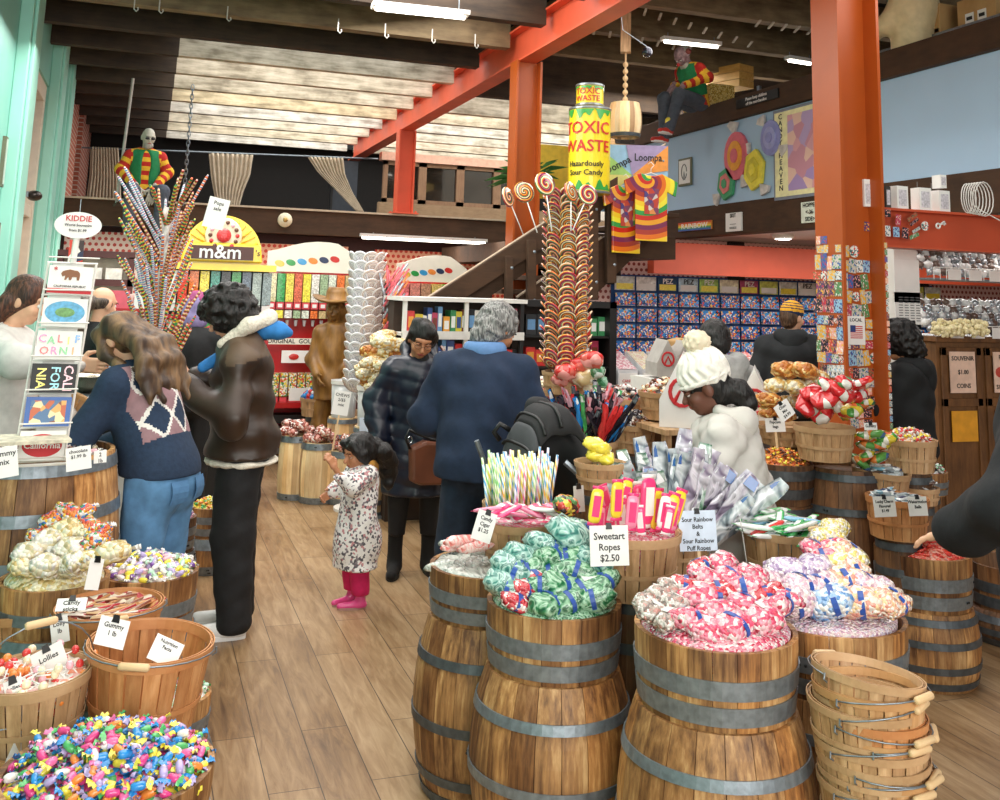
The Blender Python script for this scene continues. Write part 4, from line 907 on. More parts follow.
# contents of M and L : wrapped bars
bar = [pack_mesh('wrapped_bar', foilw, pm('navy_print', '#2a3f66', .3), .09, .032, .009), pack_mesh('wrapped_bar', pm('aqua_wrap', '#7fb7cf', .3, coat=.5), foilw, .09, .032, .009), pack_mesh('wrapped_bar', pm('grey_wrap', '#9aa3a8', .3, coat=.5), foilw, .09, .032, .009)]
for p, R, n_, l, g in ((pL, .12, 22, 'bar with navy print in the orange-brown basket', 'bars in the orange-brown basket'), (pM, .12, 14, 'bar in the slanted tan basket', 'bars in the slanted basket')):
    for i in range(n_):
        k = r_.randrange(3); a = r_.uniform(0, 6.3); q = R*.7*math.sqrt(r_.random())
        place('wrapped_bar', bar[k], p+Vector((q*math.cos(a), q*math.sin(a), r_.uniform(-.01, .025))), (r_.uniform(-.3, .3), r_.uniform(-.3, .3), r_.uniform(0, 3)), '%s wrapped %s' % (['white', 'aqua', 'grey'][k], l), 'candy', '%s %s' % (['white', 'aqua', 'grey'][k], g))
    fill(p, R, -.008, pm('bar_filling', '#b9c2c6', .4, var=.4, ns=50), 'wrapped bars lower in the '+l.split(' in the ')[-1], z0=-.06)
# confetti mints between baskets (right)
pT = at(922, 470, 5.35); half_barrel(pT.x, pT.y, pT.z-.12, .12, .13, 'small tub of black and white mints beside the person in black'); hidden_keg(pT.x, pT.y, pT.z-.12, 'keg under the black and white mints', .08)
heap(pT, .12, .06, 80, [(candy('white', 'red', .018, .006, .007), 'white and red'), (candy('white', 'black', .018, .006, .007), 'white and black'), (candy('mint', 'green', .018, .006, .007), 'mint green')], lambda c: '%s wrapped mint in the small tub at the right' % c, 'mints in the small right tub', name='wrapped_mint', seed=9, base=cells('bw_mints', ['#efece8', '#3a3336', '#d9a0a0', '#cfe0cf'], 70))
pU = at(918, 487, 5.1); basket(pU.x, pU.y, pU.z-.08, .08, .1, 'small shallow tan basket of chocolate bars', rb=.09, sm=slatt, rm_=rimt, n=16); hidden_keg(pU.x, pU.y, pU.z-.082, 'keg under the shallow basket of chocolate bars', .07)
chb = pack_mesh('chocolate_bar', pm('choc_wrap', '#5a3a2e', .3, coat=.5), foilw, .08, .03, .008)
for i in range(9): place('chocolate_bar', chb, pU+Vector((r_.uniform(-.05, .05), r_.uniform(-.05, .05), r_.uniform(-.01, .03))), (r_.uniform(-.3, .3), r_.uniform(-.3, .3), r_.uniform(0, 3)), 'brown wrapped chocolate bar in the shallow tan basket', 'candy', 'chocolate bars in the shallow basket')
fill(pU, .09, -.006, pm('bar_filling2', '#6e5a50', .4, var=.4, ns=50), 'chocolate bars lower in the shallow tan basket', z0=-.04)
# ---- price cards of the island
card(['Sweetart', 'Ropes', '$2.50'], at(610, 566, 3.24), .135, .125, 'white handwritten card on the bright pack basket, Ropes price', rz=-.12, size=.03)
card(['Sour Rainbow', 'Belts', '&', 'Sour Rainbow', 'Puff Ropes'], at(699, 551, 3.62), .15, .14, 'blue-white handwritten sour rainbow belts card', rz=-.1, stake=.1, size=.022, mt=pm('blue_white_card', '#cfdcec', .6))
card(['Candy', 'Cigar', '$1.25'], at(480, 541, 3.45), .075, .1, 'tilted white price card clipped on the straw basket', rz=.0, roll=.35, size=.018)
card(['Saltwater', 'Taffy'], at(750, 586, 3.7), .03, .25, 'narrow folded white card leaning on the freezer pop basket', rz=1.1, roll=-.15, clipc=False, size=.02)
card(['Lucky Charm', 'Flavored', '$1.49'], at(886, 517, 4.55), .12, .09, 'white price card clipped at the left of the orange-brown basket', rz=-.05, size=.018)
card(['Watermelon', 'Balls'], at(919, 516, 4.55), .1, .085, 'white card for watermelon balls at the right edge of the basket', rz=-.1, size=.02)
card(['Chex', 'Mix', '$4.99'], at(789, 418, 4.9), .09, .085, 'tilted white price card beside the red bags', rz=.0, roll=-.55, size=.02)
card(['Popcorn', 'bags'], at(776, 432, 5.1), .12, .07, 'low white card below the caramel popcorn', rz=0, size=.02, stake=.08)
card(['Gummy'], at(871, 430, 4.95), .08, .035, 'small white card between red bags and mints', size=.02)
card([''], at(580, 512, 3.55), .045, .09, 'small blank grey tag standing between the baskets', rz=.2, mt=pm('grey_tag', '#b9b7b4', .6))
# ================================================================== LEFT CLUSTER
r_ = random.Random(21)
# big barrel with chews and the postcard rack
pLA = rp(34, 449, 152, .62); barrel(pLA.x, pLA.y, 0, pLA.z, .31, 'large oak barrel with broad grey hoops under the postcard rack', rm=.36, hoops=(.04, .2, .42, .64, .8, .965), hw=.045, recess=.04)
tf = [candy('cream', 'white', .03, .009, .009), candy('brown', 'white', .03, .009, .009), candy('rose', 'white', .03, .009, .009), candy('black', 'cream', .03, .009, .009), candy('white', 'white', .03, .009, .009)]
heap(pLA+Vector((0, 0, -.03)), .29, .035, 190, list(zip(tf, ('cream', 'brown', 'rose', 'black', 'white'))), lambda c: '%s wrapped chew on the large barrel' % c, 'chews on the large barrel', name='wrapped_chew', seed=31, base=cells('chew_mix', ['#efe3cf', '#7a4a36', '#e9b8b8', '#2b2628', '#f2efe9'], 55))
card(['chocolate', '$1.99 lb'], at(79, 470, 3.5), .085, .08, 'white card hanging on the large barrel hoop, middle', rz=.25, roll=-.1, size=.016, clipc=False)
card(['2', '1b'], at(100, 463, 3.72), .05, .045, 'smallest white card on the right side of the large barrel', rz=.5, roll=0, size=.02, clipc=False)
card(['Gummy', 'mix'], at(4, 478, 3.3), .09, .1, 'white card at the left edge before the large barrel', rz=.1, size=.025, clipc=False, roll=-.15)
# popcorn balls and gum ball bags
pLB = rp(55, 577, 104, .37); half_barrel(pLB.x, pLB.y, pLB.z-.16, .16, .185, 'shallow tub heaped with bags of yogurt pretzels', hoops=(.4,), wd=oak); barrel(pLB.x, pLB.y, 0, pLB.z-.16, .17, 'barrel under the pretzel bag tub', rm=.2)
m_pr = cells('white_pretzel_bagged', ['#f1e9d6', '#e3d5b4', '#f7f2e6', '#d9c79c', '#efe4dc'], 62, .25, .5, 1., dist=.012); m_pr2 = cells('cream_pretzel_bagged', ['#efe1b6', '#e2cc8c', '#f6edcf', '#d6b878'], 62, .25, .5, 1., dist=.012)
m_gb = cells('gumball_bagged', ['#e3563c', '#f0c23f', '#efe9e2', '#4f9e5a', '#4877c2', '#f0883c', '#e8e3df'], 85, .2, .6, 1., dist=.012)
m_gbp = cells('pinkish_gumball_bagged', ['#c23a5a', '#6a3f7a', '#e9dfe0', '#3f7f5a', '#e0a23c'], 85, .2, .6, 1.)
B = [bag_proto(m_pr, .1, .075, .07, None, False, 51, True), bag_proto(m_pr2, .11, .075, .06, None, False, 52, True), bag_proto(m_gb, .095, .075, .065, None, False, 53, True), bag_proto(m_gbp, .08, .06, .06, None, False, 54)]
Bl = ['bag of white yogurt pretzels in the left tub', 'bag of cream coloured pretzels in the left tub', 'clear bag of many-coloured gumballs on top of the pretzels', 'bag of dark pink and purple gumballs behind the pretzels']
sp = []
for px, py, k, sc in [(28, 553, 0, 1.1), (24, 568, 1, .95), (46, 566, 0, 1.1), (72, 564, 0, 1.1), (90, 560, 1, 1.05), (48, 541, 0, 1.1), (70, 549, 0, 1.15), (64, 531, 1, 1.25), (52, 521, 2, 1), (72, 515, 2, 1.05), (90, 528, 2, 1.05), (96, 540, 2, 1.0), (88, 545, 3, 1), (64, 510, 2, .8), (84, 512, 2, .85), (112, 553, 1, 1.25), (36, 536, 2, .8), (84, 532, 1, .9), (103, 530, 2, .7)]:
    sp.append((at(px, py, 3.36+(570-py)*.004), br.uniform(-1, 1), sc, k))
scatter_bags(B, sp, Bl, [l.split(' in the')[0].split(' on top')[0].split(' behind')[0]+' group' for l in Bl], .4, 9)
fill(pLB, .17, .07, m_pr2, 'pretzel bags beneath the top ones in the left tub', z0=-.1)
# taffy tub
pLC = rp(150, 570, 94, .36); half_barrel(pLC.x, pLC.y, pLC.z-.19, .19, .18, 'half barrel tub of pastel salt water taffy behind the empty basket', hoops=(.42, .12)); barrel(pLC.x, pLC.y, 0, pLC.z-.19, .175, 'barrel under the salt water taffy tub', rm=.2)
tp = [candy(a, 'white', .034, .009, .013) for a in ('rose', 'white', 'lilac', 'mint', 'yellow', 'purple')]
heap(pLC, .17, .05, 150, list(zip(tp, ('rose', 'white', 'lilac', 'mint green', 'yellow', 'purple'))), lambda c: '%s salt water taffy in the half barrel tub' % c, 'salt water taffy in the tub', name='salt_water_taffy', seed=33, base=cells('taffy_mix', ['#efc3cc', '#f4f0e8', '#d3c3dc', '#d5e3c8', '#f1e6a8', '#c99ab8'], 55))
# baskets
pLD = bk(22, 602, 96, .34, .17, 'empty light basket at the left edge below the pretzels', rb=.12, n=22, tilt=(.02, -.04, .2))
pLE = bk(112, 604, 100, .33, .2, 'wide basket of wrapped sticks behind the big empty basket', rb=.13, n=22, sm=slato, rm_=rimo, tilt=(0, -.03, .1), handle=5)
pLF = bk(148, 640, 118, .345, .25, 'big empty orange-brown basket in front, price papers inside', rb=.135, n=22, sm=slato, rm_=rimo, handle=4, tilt=(.03, .05, -.25))
pLG = bk(37, 671, 108, .3, .2, 'pale basket of small lollipops left of the big empty basket', rb=.115, n=22, sm=slatt, rm_=rimt, handle=70, tilt=(0, -.05, .35))
pLH = bk(-16, 742, 100, .27, .2, 'light basket cut off by the lower left corner', rb=.11, n=22, handle=40, tilt=(.1, .25, .5))
pLI = rp(108, 766, 206, .5); half_barrel(pLI.x, pLI.y, pLI.z-.22, .22, .25, 'broad half barrel of rainbow taffy in the lower left corner', rb=.22, hoops=(.4, .1), wd=oak); barrel(pLI.x, pLI.y, 0, pLI.z-.22, .22, 'barrel under the rainbow taffy', rm=.26)
pLJ = rp(170, 693, 80, .29); half_barrel(pLJ.x, pLJ.y, pLJ.z-.15, .15, .145, 'weathered tub of mint sweets right of the big empty basket', hoops=(.45, .12)); barrel(pLJ.x, pLJ.y, 0, pLJ.z-.15, .14, 'barrel under the weathered tub of mint sweets', rm=.16)
for p, h, l, R in ((pLD, .172, 'the empty light basket', .16), (pLE, .202, 'the basket of wrapped sticks', .165), (pLF, .252, 'the big empty basket', .14), (pLG, .202, 'the lollipop basket', .135), (pLH, .21, 'the corner basket', .14)):
    hidden_keg(p.x, p.y, p.z-h, 'keg supporting '+l, R*.55)
rb_ = [(a, c, n_) for a, c, n_ in (('pink', 'yellow', 'pink and yellow'), ('lilac', 'blue', 'lilac and blue'), ('yellow', 'blue', 'yellow and blue'), ('hotpink', 'green', 'hot pink and green'), ('white', 'pink', 'white and pink'), ('green', 'blue', 'green and blue'), ('orange', 'lilac', 'orange and lilac'), ('blue', 'yellow', 'blue and yellow'))]
heap(pLI+Vector((0, 0, -.015)), .237, .07, 190, [(candy(a, c, .027, .0075, .014), n_) for a, c, n_ in rb_], lambda c: '%s wrapped taffy piece in the lower left barrel' % c, 'rainbow taffy in the lower left barrel', seed=34, flat=.6, size=1.3, name='rainbow_taffy', base=cells('rainbow_taffy', ['#ef6fa8', '#f7e04b', '#2f8fd8', '#b9a6d6', '#57b86a', '#e8458c', '#f3efe9'], 60, bmp=1))
for i in range(105):     # second layer, overlapping
    f = math.sqrt(r_.random())*.93; a = r_.uniform(0, 6.3); k = r_.randrange(8); q = rb_[k]
    place('rainbow_taffy', candy(q[0], q[1], .027, .0075, .014), pLI+Vector((.237*f*math.cos(a), .237*f*math.sin(a), .07*(1-f*f)-.003+r_.uniform(0, .012))), (r_.uniform(-.6, .6), r_.uniform(-.6, .6), r_.uniform(0, 6)), '%s wrapped taffy piece in the lower left barrel' % q[2], 'candy', 'rainbow taffy in the lower left barrel', r_.uniform(1.1, 1.35))
heap(pLJ, .135, .035, 90, [(candy('mint', 'green', .02, .007, .008), 'mint green'), (candy('rose', 'white', .02, .007, .008), 'rose'), (candy('white', 'green', .02, .007, .008), 'white')], lambda c: '%s wrapped mint in the weathered tub' % c, 'mints in the weathered tub', name='wrapped_mint', seed=35, base=cells('mint_mix2', ['#cfe6c9', '#efc9cf', '#f4f2ec', '#8fbf8f'], 60))
# sticks in LE
stm = [stripes('stick_print_%d' % i, c_, 45) for i, c_ in enumerate((['#8c4a35', '#e8d9c4', '#8c4a35', '#d9b48c'], ['#b3262d', '#f1e6da', '#7a3f3a', '#f1e6da'], ['#c98f5a', '#4a2f28', '#e6cfae', '#c98f5a']))]
stme = [MB().tube([(-.07, 0, 0), (.07, 0, 0)], .006, 7).mesh('candy_stick', m_, True) for m_ in stm]
for i in range(46):
    a = r_.uniform(0, 6.3); q = .11*math.sqrt(r_.random())
    place('candy_stick', stme[i % 3], pLE+Vector((q*math.cos(a), q*math.sin(a), -.035+r_.uniform(-.01, .03))), (0, r_.uniform(-.15, .15), r_.uniform(.1, .9)), '%s striped candy stick lying in the wide basket' % ('brown', 'red', 'tan')[i % 3], 'candy', '%s sticks in the wide basket' % ('brown', 'red', 'tan')[i % 3])
fill(pLE, .15, -.06, cells('stick_filling', ['#8c4a35', '#e8d9c4', '#b3262d', '#c98f5a'], 40), 'candy sticks lower in the wide basket', z0=-.1)
# lollipops in LG
lpm = [MB().ell((0, 0, .06), (.013, .013, .011), 10, 6, 0).tube([(0, 0, 0), (0, 0, .055)], .0022, 6, 1).mesh('small_lollipop', [cmat[c_], paper], True) for c_ in ('rose', 'orange', 'cream', 'red')]
for i in range(110):
    a = r_.uniform(0, 6.3); q = .1*math.sqrt(r_.random()); k = r_.randrange(4); up = i % 4 == 0
    place('small_lollipop', lpm[k], pLG+Vector((q*math.cos(a), q*math.sin(a), (-.05 if up else -.02)+r_.uniform(0, .03))), (PI+r_.uniform(-.5, .5), r_.uniform(-.6, .6), 0) if up else (PI/2+r_.uniform(-.4, .6), 0, r_.uniform(0, 6.3)), '%s small lollipop in the pale basket' % ('rose', 'orange', 'cream', 'red')[k], 'lollipop', '%s lollipops in the pale basket' % ('rose', 'orange', 'cream', 'red')[k])
fill(pLG, .13, -.02, cells('lolly_filling', ['#f0b9b3', '#f4ece4', '#ec8f6e', '#f7e9d9'], 50), 'small lollipops lower in the pale basket', z0=-.06)
# cards in front
card(['Gummy', '1 lb'], at(108, 647, 2.72), .085, .075, 'white card clipped to the left rim of the big empty basket', rz=.2, roll=.35, tilt=.5, size=.018)
t = card(['Nutrition', 'Facts'], at(160, 664, 2.78), .085, .075, 'printed nutrition label lying inside the big empty basket', rz=-.1, roll=.45, tilt=.8, clipc=False, size=.014)
card(['Lollies', '', '$1.99'], at(59, 688, 2.75), .085, .115, 'tilted white card with a black clip over the lollipop basket', rz=.1, roll=-.4, size=.02)
card(['Lolly', 'lb'], at(61, 643, 2.95), .05, .075, 'white card behind the tilted lollipop card', rz=0, roll=-.2, size=.018)
card(['Candy', 'sticks'], at(70, 611, 3.1), .09, .045, 'low white card lying on the rim of the stick basket', rz=-.1, tilt=.9, size=.02)
card(['Lollies', '$1.9'], at(20, 722, 2.6), .045, .11, 'narrow white card clipped to the front rim of the lollipop basket', rz=.3, roll=-.25, size=.012)
card([''], at(10, 772, 2.55), .05, .11, 'blank white slip inside the lower left corner basket', rz=.5, roll=.5, clipc=False)
card(['', ''], at(91, 590, 3.05), .05, .09, 'narrow card with a black clip between pretzels and taffy', rz=.6, roll=.25, size=.015)
# rear tubs on the left side
def mini(px, py, w_, D, lab, sub, h=.17, wd=oak, hp=hoopm, n=60, pro=None, base=None, glab=None, seed=1, dome=.04):
    p = rp(px, py, w_, D); half_barrel(p.x, p.y, p.z-h, h, D/2, lab, wd=wd, hp=hp, hoops=(.2, .6)); barrel(p.x, p.y, 0, p.z-h, D/2*.97, sub, rm=D/2*1.12, wd=wd, hp=hp)
    if pro: heap(p, D/2*.92, dome, n, pro, lambda c: glab % c, glab.replace('%s ', ''), seed=seed, base=base)
    return p
mini(2, 511, 44, .25, 'tub of blue and green bagged sweets at the left edge', 'barrel under the tub at the left edge', h=.14, n=50, pro=[(ball_mesh('blue', .013), 'blue'), (ball_mesh('green', .013), 'green'), (ball_mesh('white', .013), 'white')], base=cells('bgw', ['#5f9fd8', '#8fce8a', '#f0f0ee'], 50), glab='%s round sweet in the tub at the left edge', seed=3)
mini(172, 516, 48, .26, 'half barrel of purple sweets behind the woman in jeans', 'barrel under the purple sweets', n=70, wd=oakd, pro=[(candy('purple', 'rose', .02, .007, .008), 'purple'), (candy('rose', 'white', .02, .007, .008), 'rose')], base=cells('purp', ['#a8447f', '#e7b6cc', '#7b3f7f'], 60), glab='%s sweet in the half barrel behind the jeans', seed=4)
mini(212, 505, 42, .26, 'half barrel of green and orange sweets by the brown jacket', 'barrel below the green and orange sweets', n=60, pro=[(candy('green', 'yellow', .02, .007, .008), 'green'), (candy('orange', 'yellow', .02, .007, .008), 'orange'), (candy('yellow', 'white', .02, .007, .008), 'yellow')], base=cells('gro', ['#7fae4a', '#f08a3c', '#f2d24b'], 60), glab='%s sweet in the half barrel by the brown jacket', seed=5)
card(['Ring', 'pops'], at(113, 480, 4.2), .05, .09, 'white card at the left hip of the woman in jeans', size=.018, clipc=False)
card(['Soft', 'chews'], at(186, 496, 4.45), .11, .1, 'pale blue card at the right hip of the woman in jeans', size=.022, clipc=False, rz=-.2, roll=-.2, mt=pm('pale_blue_card', '#cfdcec', .6))
pV = rp(72, 428, 66, .4); barrel(pV.x, pV.y+.1, 0, pV.z, .2, 'barrel behind the postcard rack with shelled nuts', rm=.23)
fill(pV+Vector((0, .1, -.01)), .19, .02, cells('nut_mix', ['#d9c19a', '#b98f5f', '#efe3cb', '#8f6a45'], 60), 'loose shelled nuts on the barrel behind the rack')
pv2 = at(62, 425, 5.05); basket(pv2.x, pv2.y, pv2.z, .09, .15, 'tipped bent-wood basket of nuts behind the rack', rb=.12, n=18, tilt=(.6, .35, 0))
# ================================================================== PEOPLE
def npv(*a): return np.array(a, float)
def rotm(yaw=0, pitch=0, roll=0):      # yaw about z, pitch nods forward (towards -y), roll tilts sideways
    return np.array((Matrix.Rotation(yaw, 3, 'Z') @ Matrix.Rotation(pitch, 3, 'X') @ Matrix.Rotation(roll, 3, 'Y')))
def joints(s=1., bend=0., twist=0., lean=0., arms=None, legs=None, hy=0., hp=.15, hr=0., hs=1., wide=1., pel=None, stance=.1, seat=None):
    """skeleton in metres for a 1.75 m adult times s; facing -y; arms/legs = explicit points before scaling"""
    J = {}; P = npv(0, 0, .95) if pel is None else npv(*pel)
    B = rotm(twist, bend, lean)
    U = lambda x, y, z: P+B@(npv(x, y, z)-npv(0, 0, .95))
    J['pel'] = P; J['waist'] = U(0, .0, 1.1); J['chest'] = U(0, .01, 1.3); J['neck'] = U(0, .015, 1.455); J['B'] = B
    H = B@rotm(hy, hp, hr) if abs(bend) < .01 else rotm(twist+hy, bend*.55+hp, hr)
    J['H'] = H; J['head'] = J['neck']+B@npv(0, 0, .03)+H@npv(0, -.025, .125*hs)
    for i, sg in (('L', 1), ('R', -1)):
        J['sh'+i] = U(sg*.165*wide, .012, 1.37)
        J['hip'+i] = P+npv(sg*.088, 0, -.03)
        if arms and i in arms: J['el'+i], J['wr'+i] = npv(*arms[i][0]), npv(*arms[i][1])
        else: J['el'+i], J['wr'+i] = U(sg*.235*wide, .02, 1.12), U(sg*.25*wide, -.05, .87)
        if legs and i in legs: J['kn'+i], J['an'+i] = npv(*legs[i][0]), npv(*legs[i][1])
        else: J['kn'+i], J['an'+i] = npv(sg*stance, -.015, .5), npv(sg*stance*1.05, .02, .085)
    for k in J:
        if k not in 'BH': J[k] = J[k]*s
    J['s'] = s; J['hs'] = hs; J['wide'] = wide; return J
def torso(J, t=0., fat=1., hip=True):
    s = J['s']; w_ = J['wide']; B = J['B']
    pr = [('e', J['chest'], (.15*s*w_+t*.8, .1*s*fat+t, .17*s+t*.5), B), ('e', (J['waist']*.6+J['chest']*.4), (.14*s*w_*fat**.5+t, .098*s*fat+t, .17*s+t), B), ('e', J['waist']*.75+J['pel']*.25, (.138*s*w_*fat**.5+t, .1*s*fat+t, .15*s+t), B)]
    if hip: pr.append(('e', J['pel']+npv(0, 0, -.0), (.155*s*fat**.3+t, .112*s*fat**.5+t, .13*s+t), None))
    pr += [('c', J['shL'], J['neck']-B@npv(0, 0, .03*s), .05*s+t*.7, .05*s+t*.35), ('c', J['shR'], J['neck']-B@npv(0, 0, .03*s), .05*s+t*.7, .05*s+t*.35)]
    return pr
def arm(J, i, t=0., upto=1.):
    s = J['s']; w2 = J['el'+i]+(J['wr'+i]-J['el'+i])*upto
    return [('c', J['sh'+i], J['el'+i], .05*s+t*.8, .042*s+t*.9), ('c', J['el'+i], w2, .042*s+t, .03*s+t*.85)]
def leg(J, i, t=0., wid=1.):
    s = J['s']; return [('c', J['hip'+i], J['kn'+i], .085*s+t, .057*s*wid+t), ('c', J['kn'+i], J['an'+i], .056*s*wid+t, .042*s*wid+t)]
def headp(J):
    H = J['H']; c = J['head']; h = J['hs']; q = lambda x, y, z: c+H@(npv(x, y, z)*h)
    pr = [('e', q(0, .012, .022), npv(.075, .093, .09)*h, H), ('e', q(0, -.02, -.035), npv(.058, .068, .075)*h, H), ('e', q(0, -.052, -.085), npv(.028, .026, .022)*h, H),
          ('c', q(0, -.083, .012), q(0, -.108, -.028), .008*h, .013*h), ('e', q(0, -.083, -.058), npv(.024, .014, .009)*h, H),
          ('e', q(0, -.072, .03), npv(.05, .016, .012)*h, H)]
    for sg in (-1, 1): pr += [('e', q(sg*.076, .012, -.01), npv(.012, .02, .032)*h, H), ('e', q(sg*.036, -.06, -.03), npv(.026, .024, .024)*h, H)]
    pr += [('c', J['neck']-J['B']@npv(0, 0, .05*h), q(0, .012, -.06), .052*J['s'], .05*h)]
    cuts = [('e', q(sg*.031, -.098, .002), npv(.018, .017, .012)*h, H) for sg in (-1, 1)]
    return pr, cuts, q
def hand(w, d, n, s=1., curl=.5, side=1):
    """palm from the wrist w along d, palm faces n; thumb on the given side"""
    d = npv(*d); d /= np.linalg.norm(d); n = npv(*n); n = n-d*(n@d); n /= np.linalg.norm(n); x = np.cross(d, n)*side
    R = np.stack([x, n, d], 1); pr = [('b', w+d*.05*s, npv(.038, .014, .048)*s, .013*s, R), ('c', w-d*.03*s, w+d*.02*s, .026*s, .025*s)]
    for k, (off, L) in enumerate(((.028, .07), (.0095, .08), (-.0095, .075), (-.028, .058))):
        p = w+d*.092*s+x*off*s; a = 0; r = .0088*s
        for j, f in enumerate((.45, .3, .25)):
            a += curl*(.55+.12*k)*(1 if j else .6); q = p+(d*math.cos(a)+n*math.sin(a)+x*off*1.5*(j == 0))*L*f*s; pr.append(('c', p, q, r, r*.88)); p = q; r *= .88
    p = w+d*.025*s+x*.03*s; a = p+(d*.6+x*.75+n*.25)*.035*s; b = a+(d*.85+x*.25+n*.45)*.032*s
    pr += [('c', p, a, .0125*s, .011*s), ('c', a, b, .011*s, .0088*s)]
    return pr
skin = {k: pm('skin_'+k, v, .5, var=.05, ns=30) for k, v in dict(fair='#e3b08f', tan='#b97f5b', brown='#9a6145', dark='#6b4030', gray='#cfcbc2', rosy='#e2a888').items()}
lipm = pm('lip_tone', '#a8564d', .4, var=.05); eyew = pm('eye_white', '#e8e4df', .2, var=.02); eyed = pm('iris_dark', '#1c120e', .1, var=0); browm = pm('brow_dark', '#22170f', .8)
def body(label, loc, rz, J, sk, hands=None, cat='person', name='person', skinmat=None, eyes='open', lips=True, bare=None, group=None):
    sm_ = skinmat or skin[sk]; s = J['s']
    base = torso(J, -.012)+sum([arm(J, i, -.008) for i in 'LR'], [])+sum([leg(J, i, -.008) for i in 'LR'], [])+[('c', J['an'+i], J['an'+i]+npv(0, -.06*s, -.04*s), .026*s, .018*s) for i in 'LR']
    base += [('c', J['neck'], J['chest'], .05*s, .07*s)]
    a = soft(name, [sm_], None, base, .02*max(s, .6), k=.04)
    hp_, cuts, q = headp(J); h = J['hs']
    lipc = q(0, -.092, -.058)
    mf = (lambda C: (np.linalg.norm((C-lipc)@J['H']/npv(.022, .016, .009)/h, axis=-1) < 1).astype(int)) if lips else None
    b = soft('head', [sm_, lipm], None, hp_, .0055*h, k=.02*h, cuts=cuts, mifn=mf)
    parts = [a, b]
    e = MB()
    for sg in (-1, 1):
        c = q(sg*.031, -.0775, .001); e.ell(tuple(c), (.0112*h,)*3, 12, 8, 0); c2 = q(sg*.031, -.0835, .0); e.ell(tuple(c2), (.0062*h,)*3, 8, 6, 1)
        if eyes == 'down' : e.ell(tuple(q(sg*.031, -.079, .004)), (.0135*h, .0125*h, .0105*h), 12, 8, 2)
        p0, p1, p2 = q(sg*.014, -.096, .021), q(sg*.03, -.098, .027), q(sg*.05, -.086, .021); e.tube([p0, p1, p2], .0028*h, 6, 3)
    parts.append(e.build('eyes', [sm_]*4 if cat == 'statue' else [eyew, eyed, sm_, browm], smooth=True))
    for i in 'LR':
        hd = (hands or {}).get(i)
        if hd == 'none': continue
        w0 = J['wr'+i]; fd = J['wr'+i]-J['el'+i]
        if hd is None: hd = dict(d=fd, n=npv(-1 if i == 'L' else 1, 0, 0), curl=.55)
        d = hd.get('d', fd); pr = hand(w0, d, hd.get('n', (0, 0, -1)), s*hd.get('k', 1), hd.get('curl', .5), hd.get('side', 1 if i == 'R' else -1))
        parts.append(soft('hand', [sm_], None, pr, .0045*max(s, .7), k=.008))
    o = join_mesh(parts, 'person_body'); o.name = name; o.location = loc; o.rotation_euler = (0, 0, rz); tag(o, label, cat, group)
    return o, q
def cloth(name, col, rough=.85, var=.12, bmp=.25, ns=26): return pm(name, col, rough, var=var, ns=ns, bmp=bmp)
def top(o, J, mt, t=.022, hem=.86, fat=1., fold=.005, seed=1, sleeve=.97, name='sweater', neckcut=.03, mifn=None, res=.013, quilt=None, flare=1.):
    s = J['s']; B = J['B']; bend = abs(B[1, 2]) > .3
    low = J['pel']+npv(0, 0, (hem-.95)*s)
    pr = torso(J, t, fat)+arm(J, 'L', t, sleeve)+arm(J, 'R', t, sleeve)
    if hem < .9: pr += [('e', (J['pel']+low)/2, (.165*s*flare+t, .125*s*flare*fat**.5+t, max(.16*s, .75*(J['pel'][2]-low[2]))+t), None), ('e', low, (.165*s*flare+t, .125*s*flare+t, .12*s), None)]
    f = wob(fold, 22, seed)
    def nz(P):
        v = f(P)
        if quilt:
            ang = quilt[1]; a = np.abs(np.sin((P[..., 2]*math.cos(ang)+P[..., 0]*math.sin(ang))*quilt[0])); v = v+quilt[2]*(1-a**.6)
            if len(quilt) > 3: a = np.abs(np.sin((P[..., 2]*math.cos(ang)-P[..., 0]*math.sin(ang))*quilt[0])); v = v+quilt[2]*(1-a**.6)
        return v
    pl = [(low, (0, 0, -1)), (J['neck']+B@npv(0, 0, neckcut*s), B@npv(0, -.25, 1))]
    hc = ('c', J['neck']-B@npv(0, 0, .02), J['neck']+B@npv(0, 0, .2), .056*s, .058*s)
    return soft(name, mt, o, pr, res, k=.05*s, noise=nz, planes=pl, cuts=[hc], mifn=mifn)
def trousers(o, J, mt, t=.014, wid=1., cuff=.1, fold=.004, seed=3, name='trousers', topz=1.04):
    s = J['s']; pr = [('e', J['pel']+npv(0, .01*s, 0), (.15*s+t, .11*s+t, .12*s+t), None)]
    if J['hipL'][1] > J['knL'][1]+.2: pass
    for i in 'LR': pr += leg(J, i, t, wid)+[('e', J['pel']+npv((.06 if i == 'L' else -.06)*s, .035*s, -.05*s), (.085*s+t, .09*s+t, .1*s+t), None)]
    pls = [(npv(0, 0, topz*s+J['pel'][2]-.95*s), (0, 0, 1))]
    if abs(J['anL'][2]-.085*s) < .12*s: pls.append((npv(0, 0, cuff*s), (0, 0, -1)))
    return soft(name, mt, o, pr, .013, k=.025*s, noise=wob(fold, 26, seed), planes=pls)
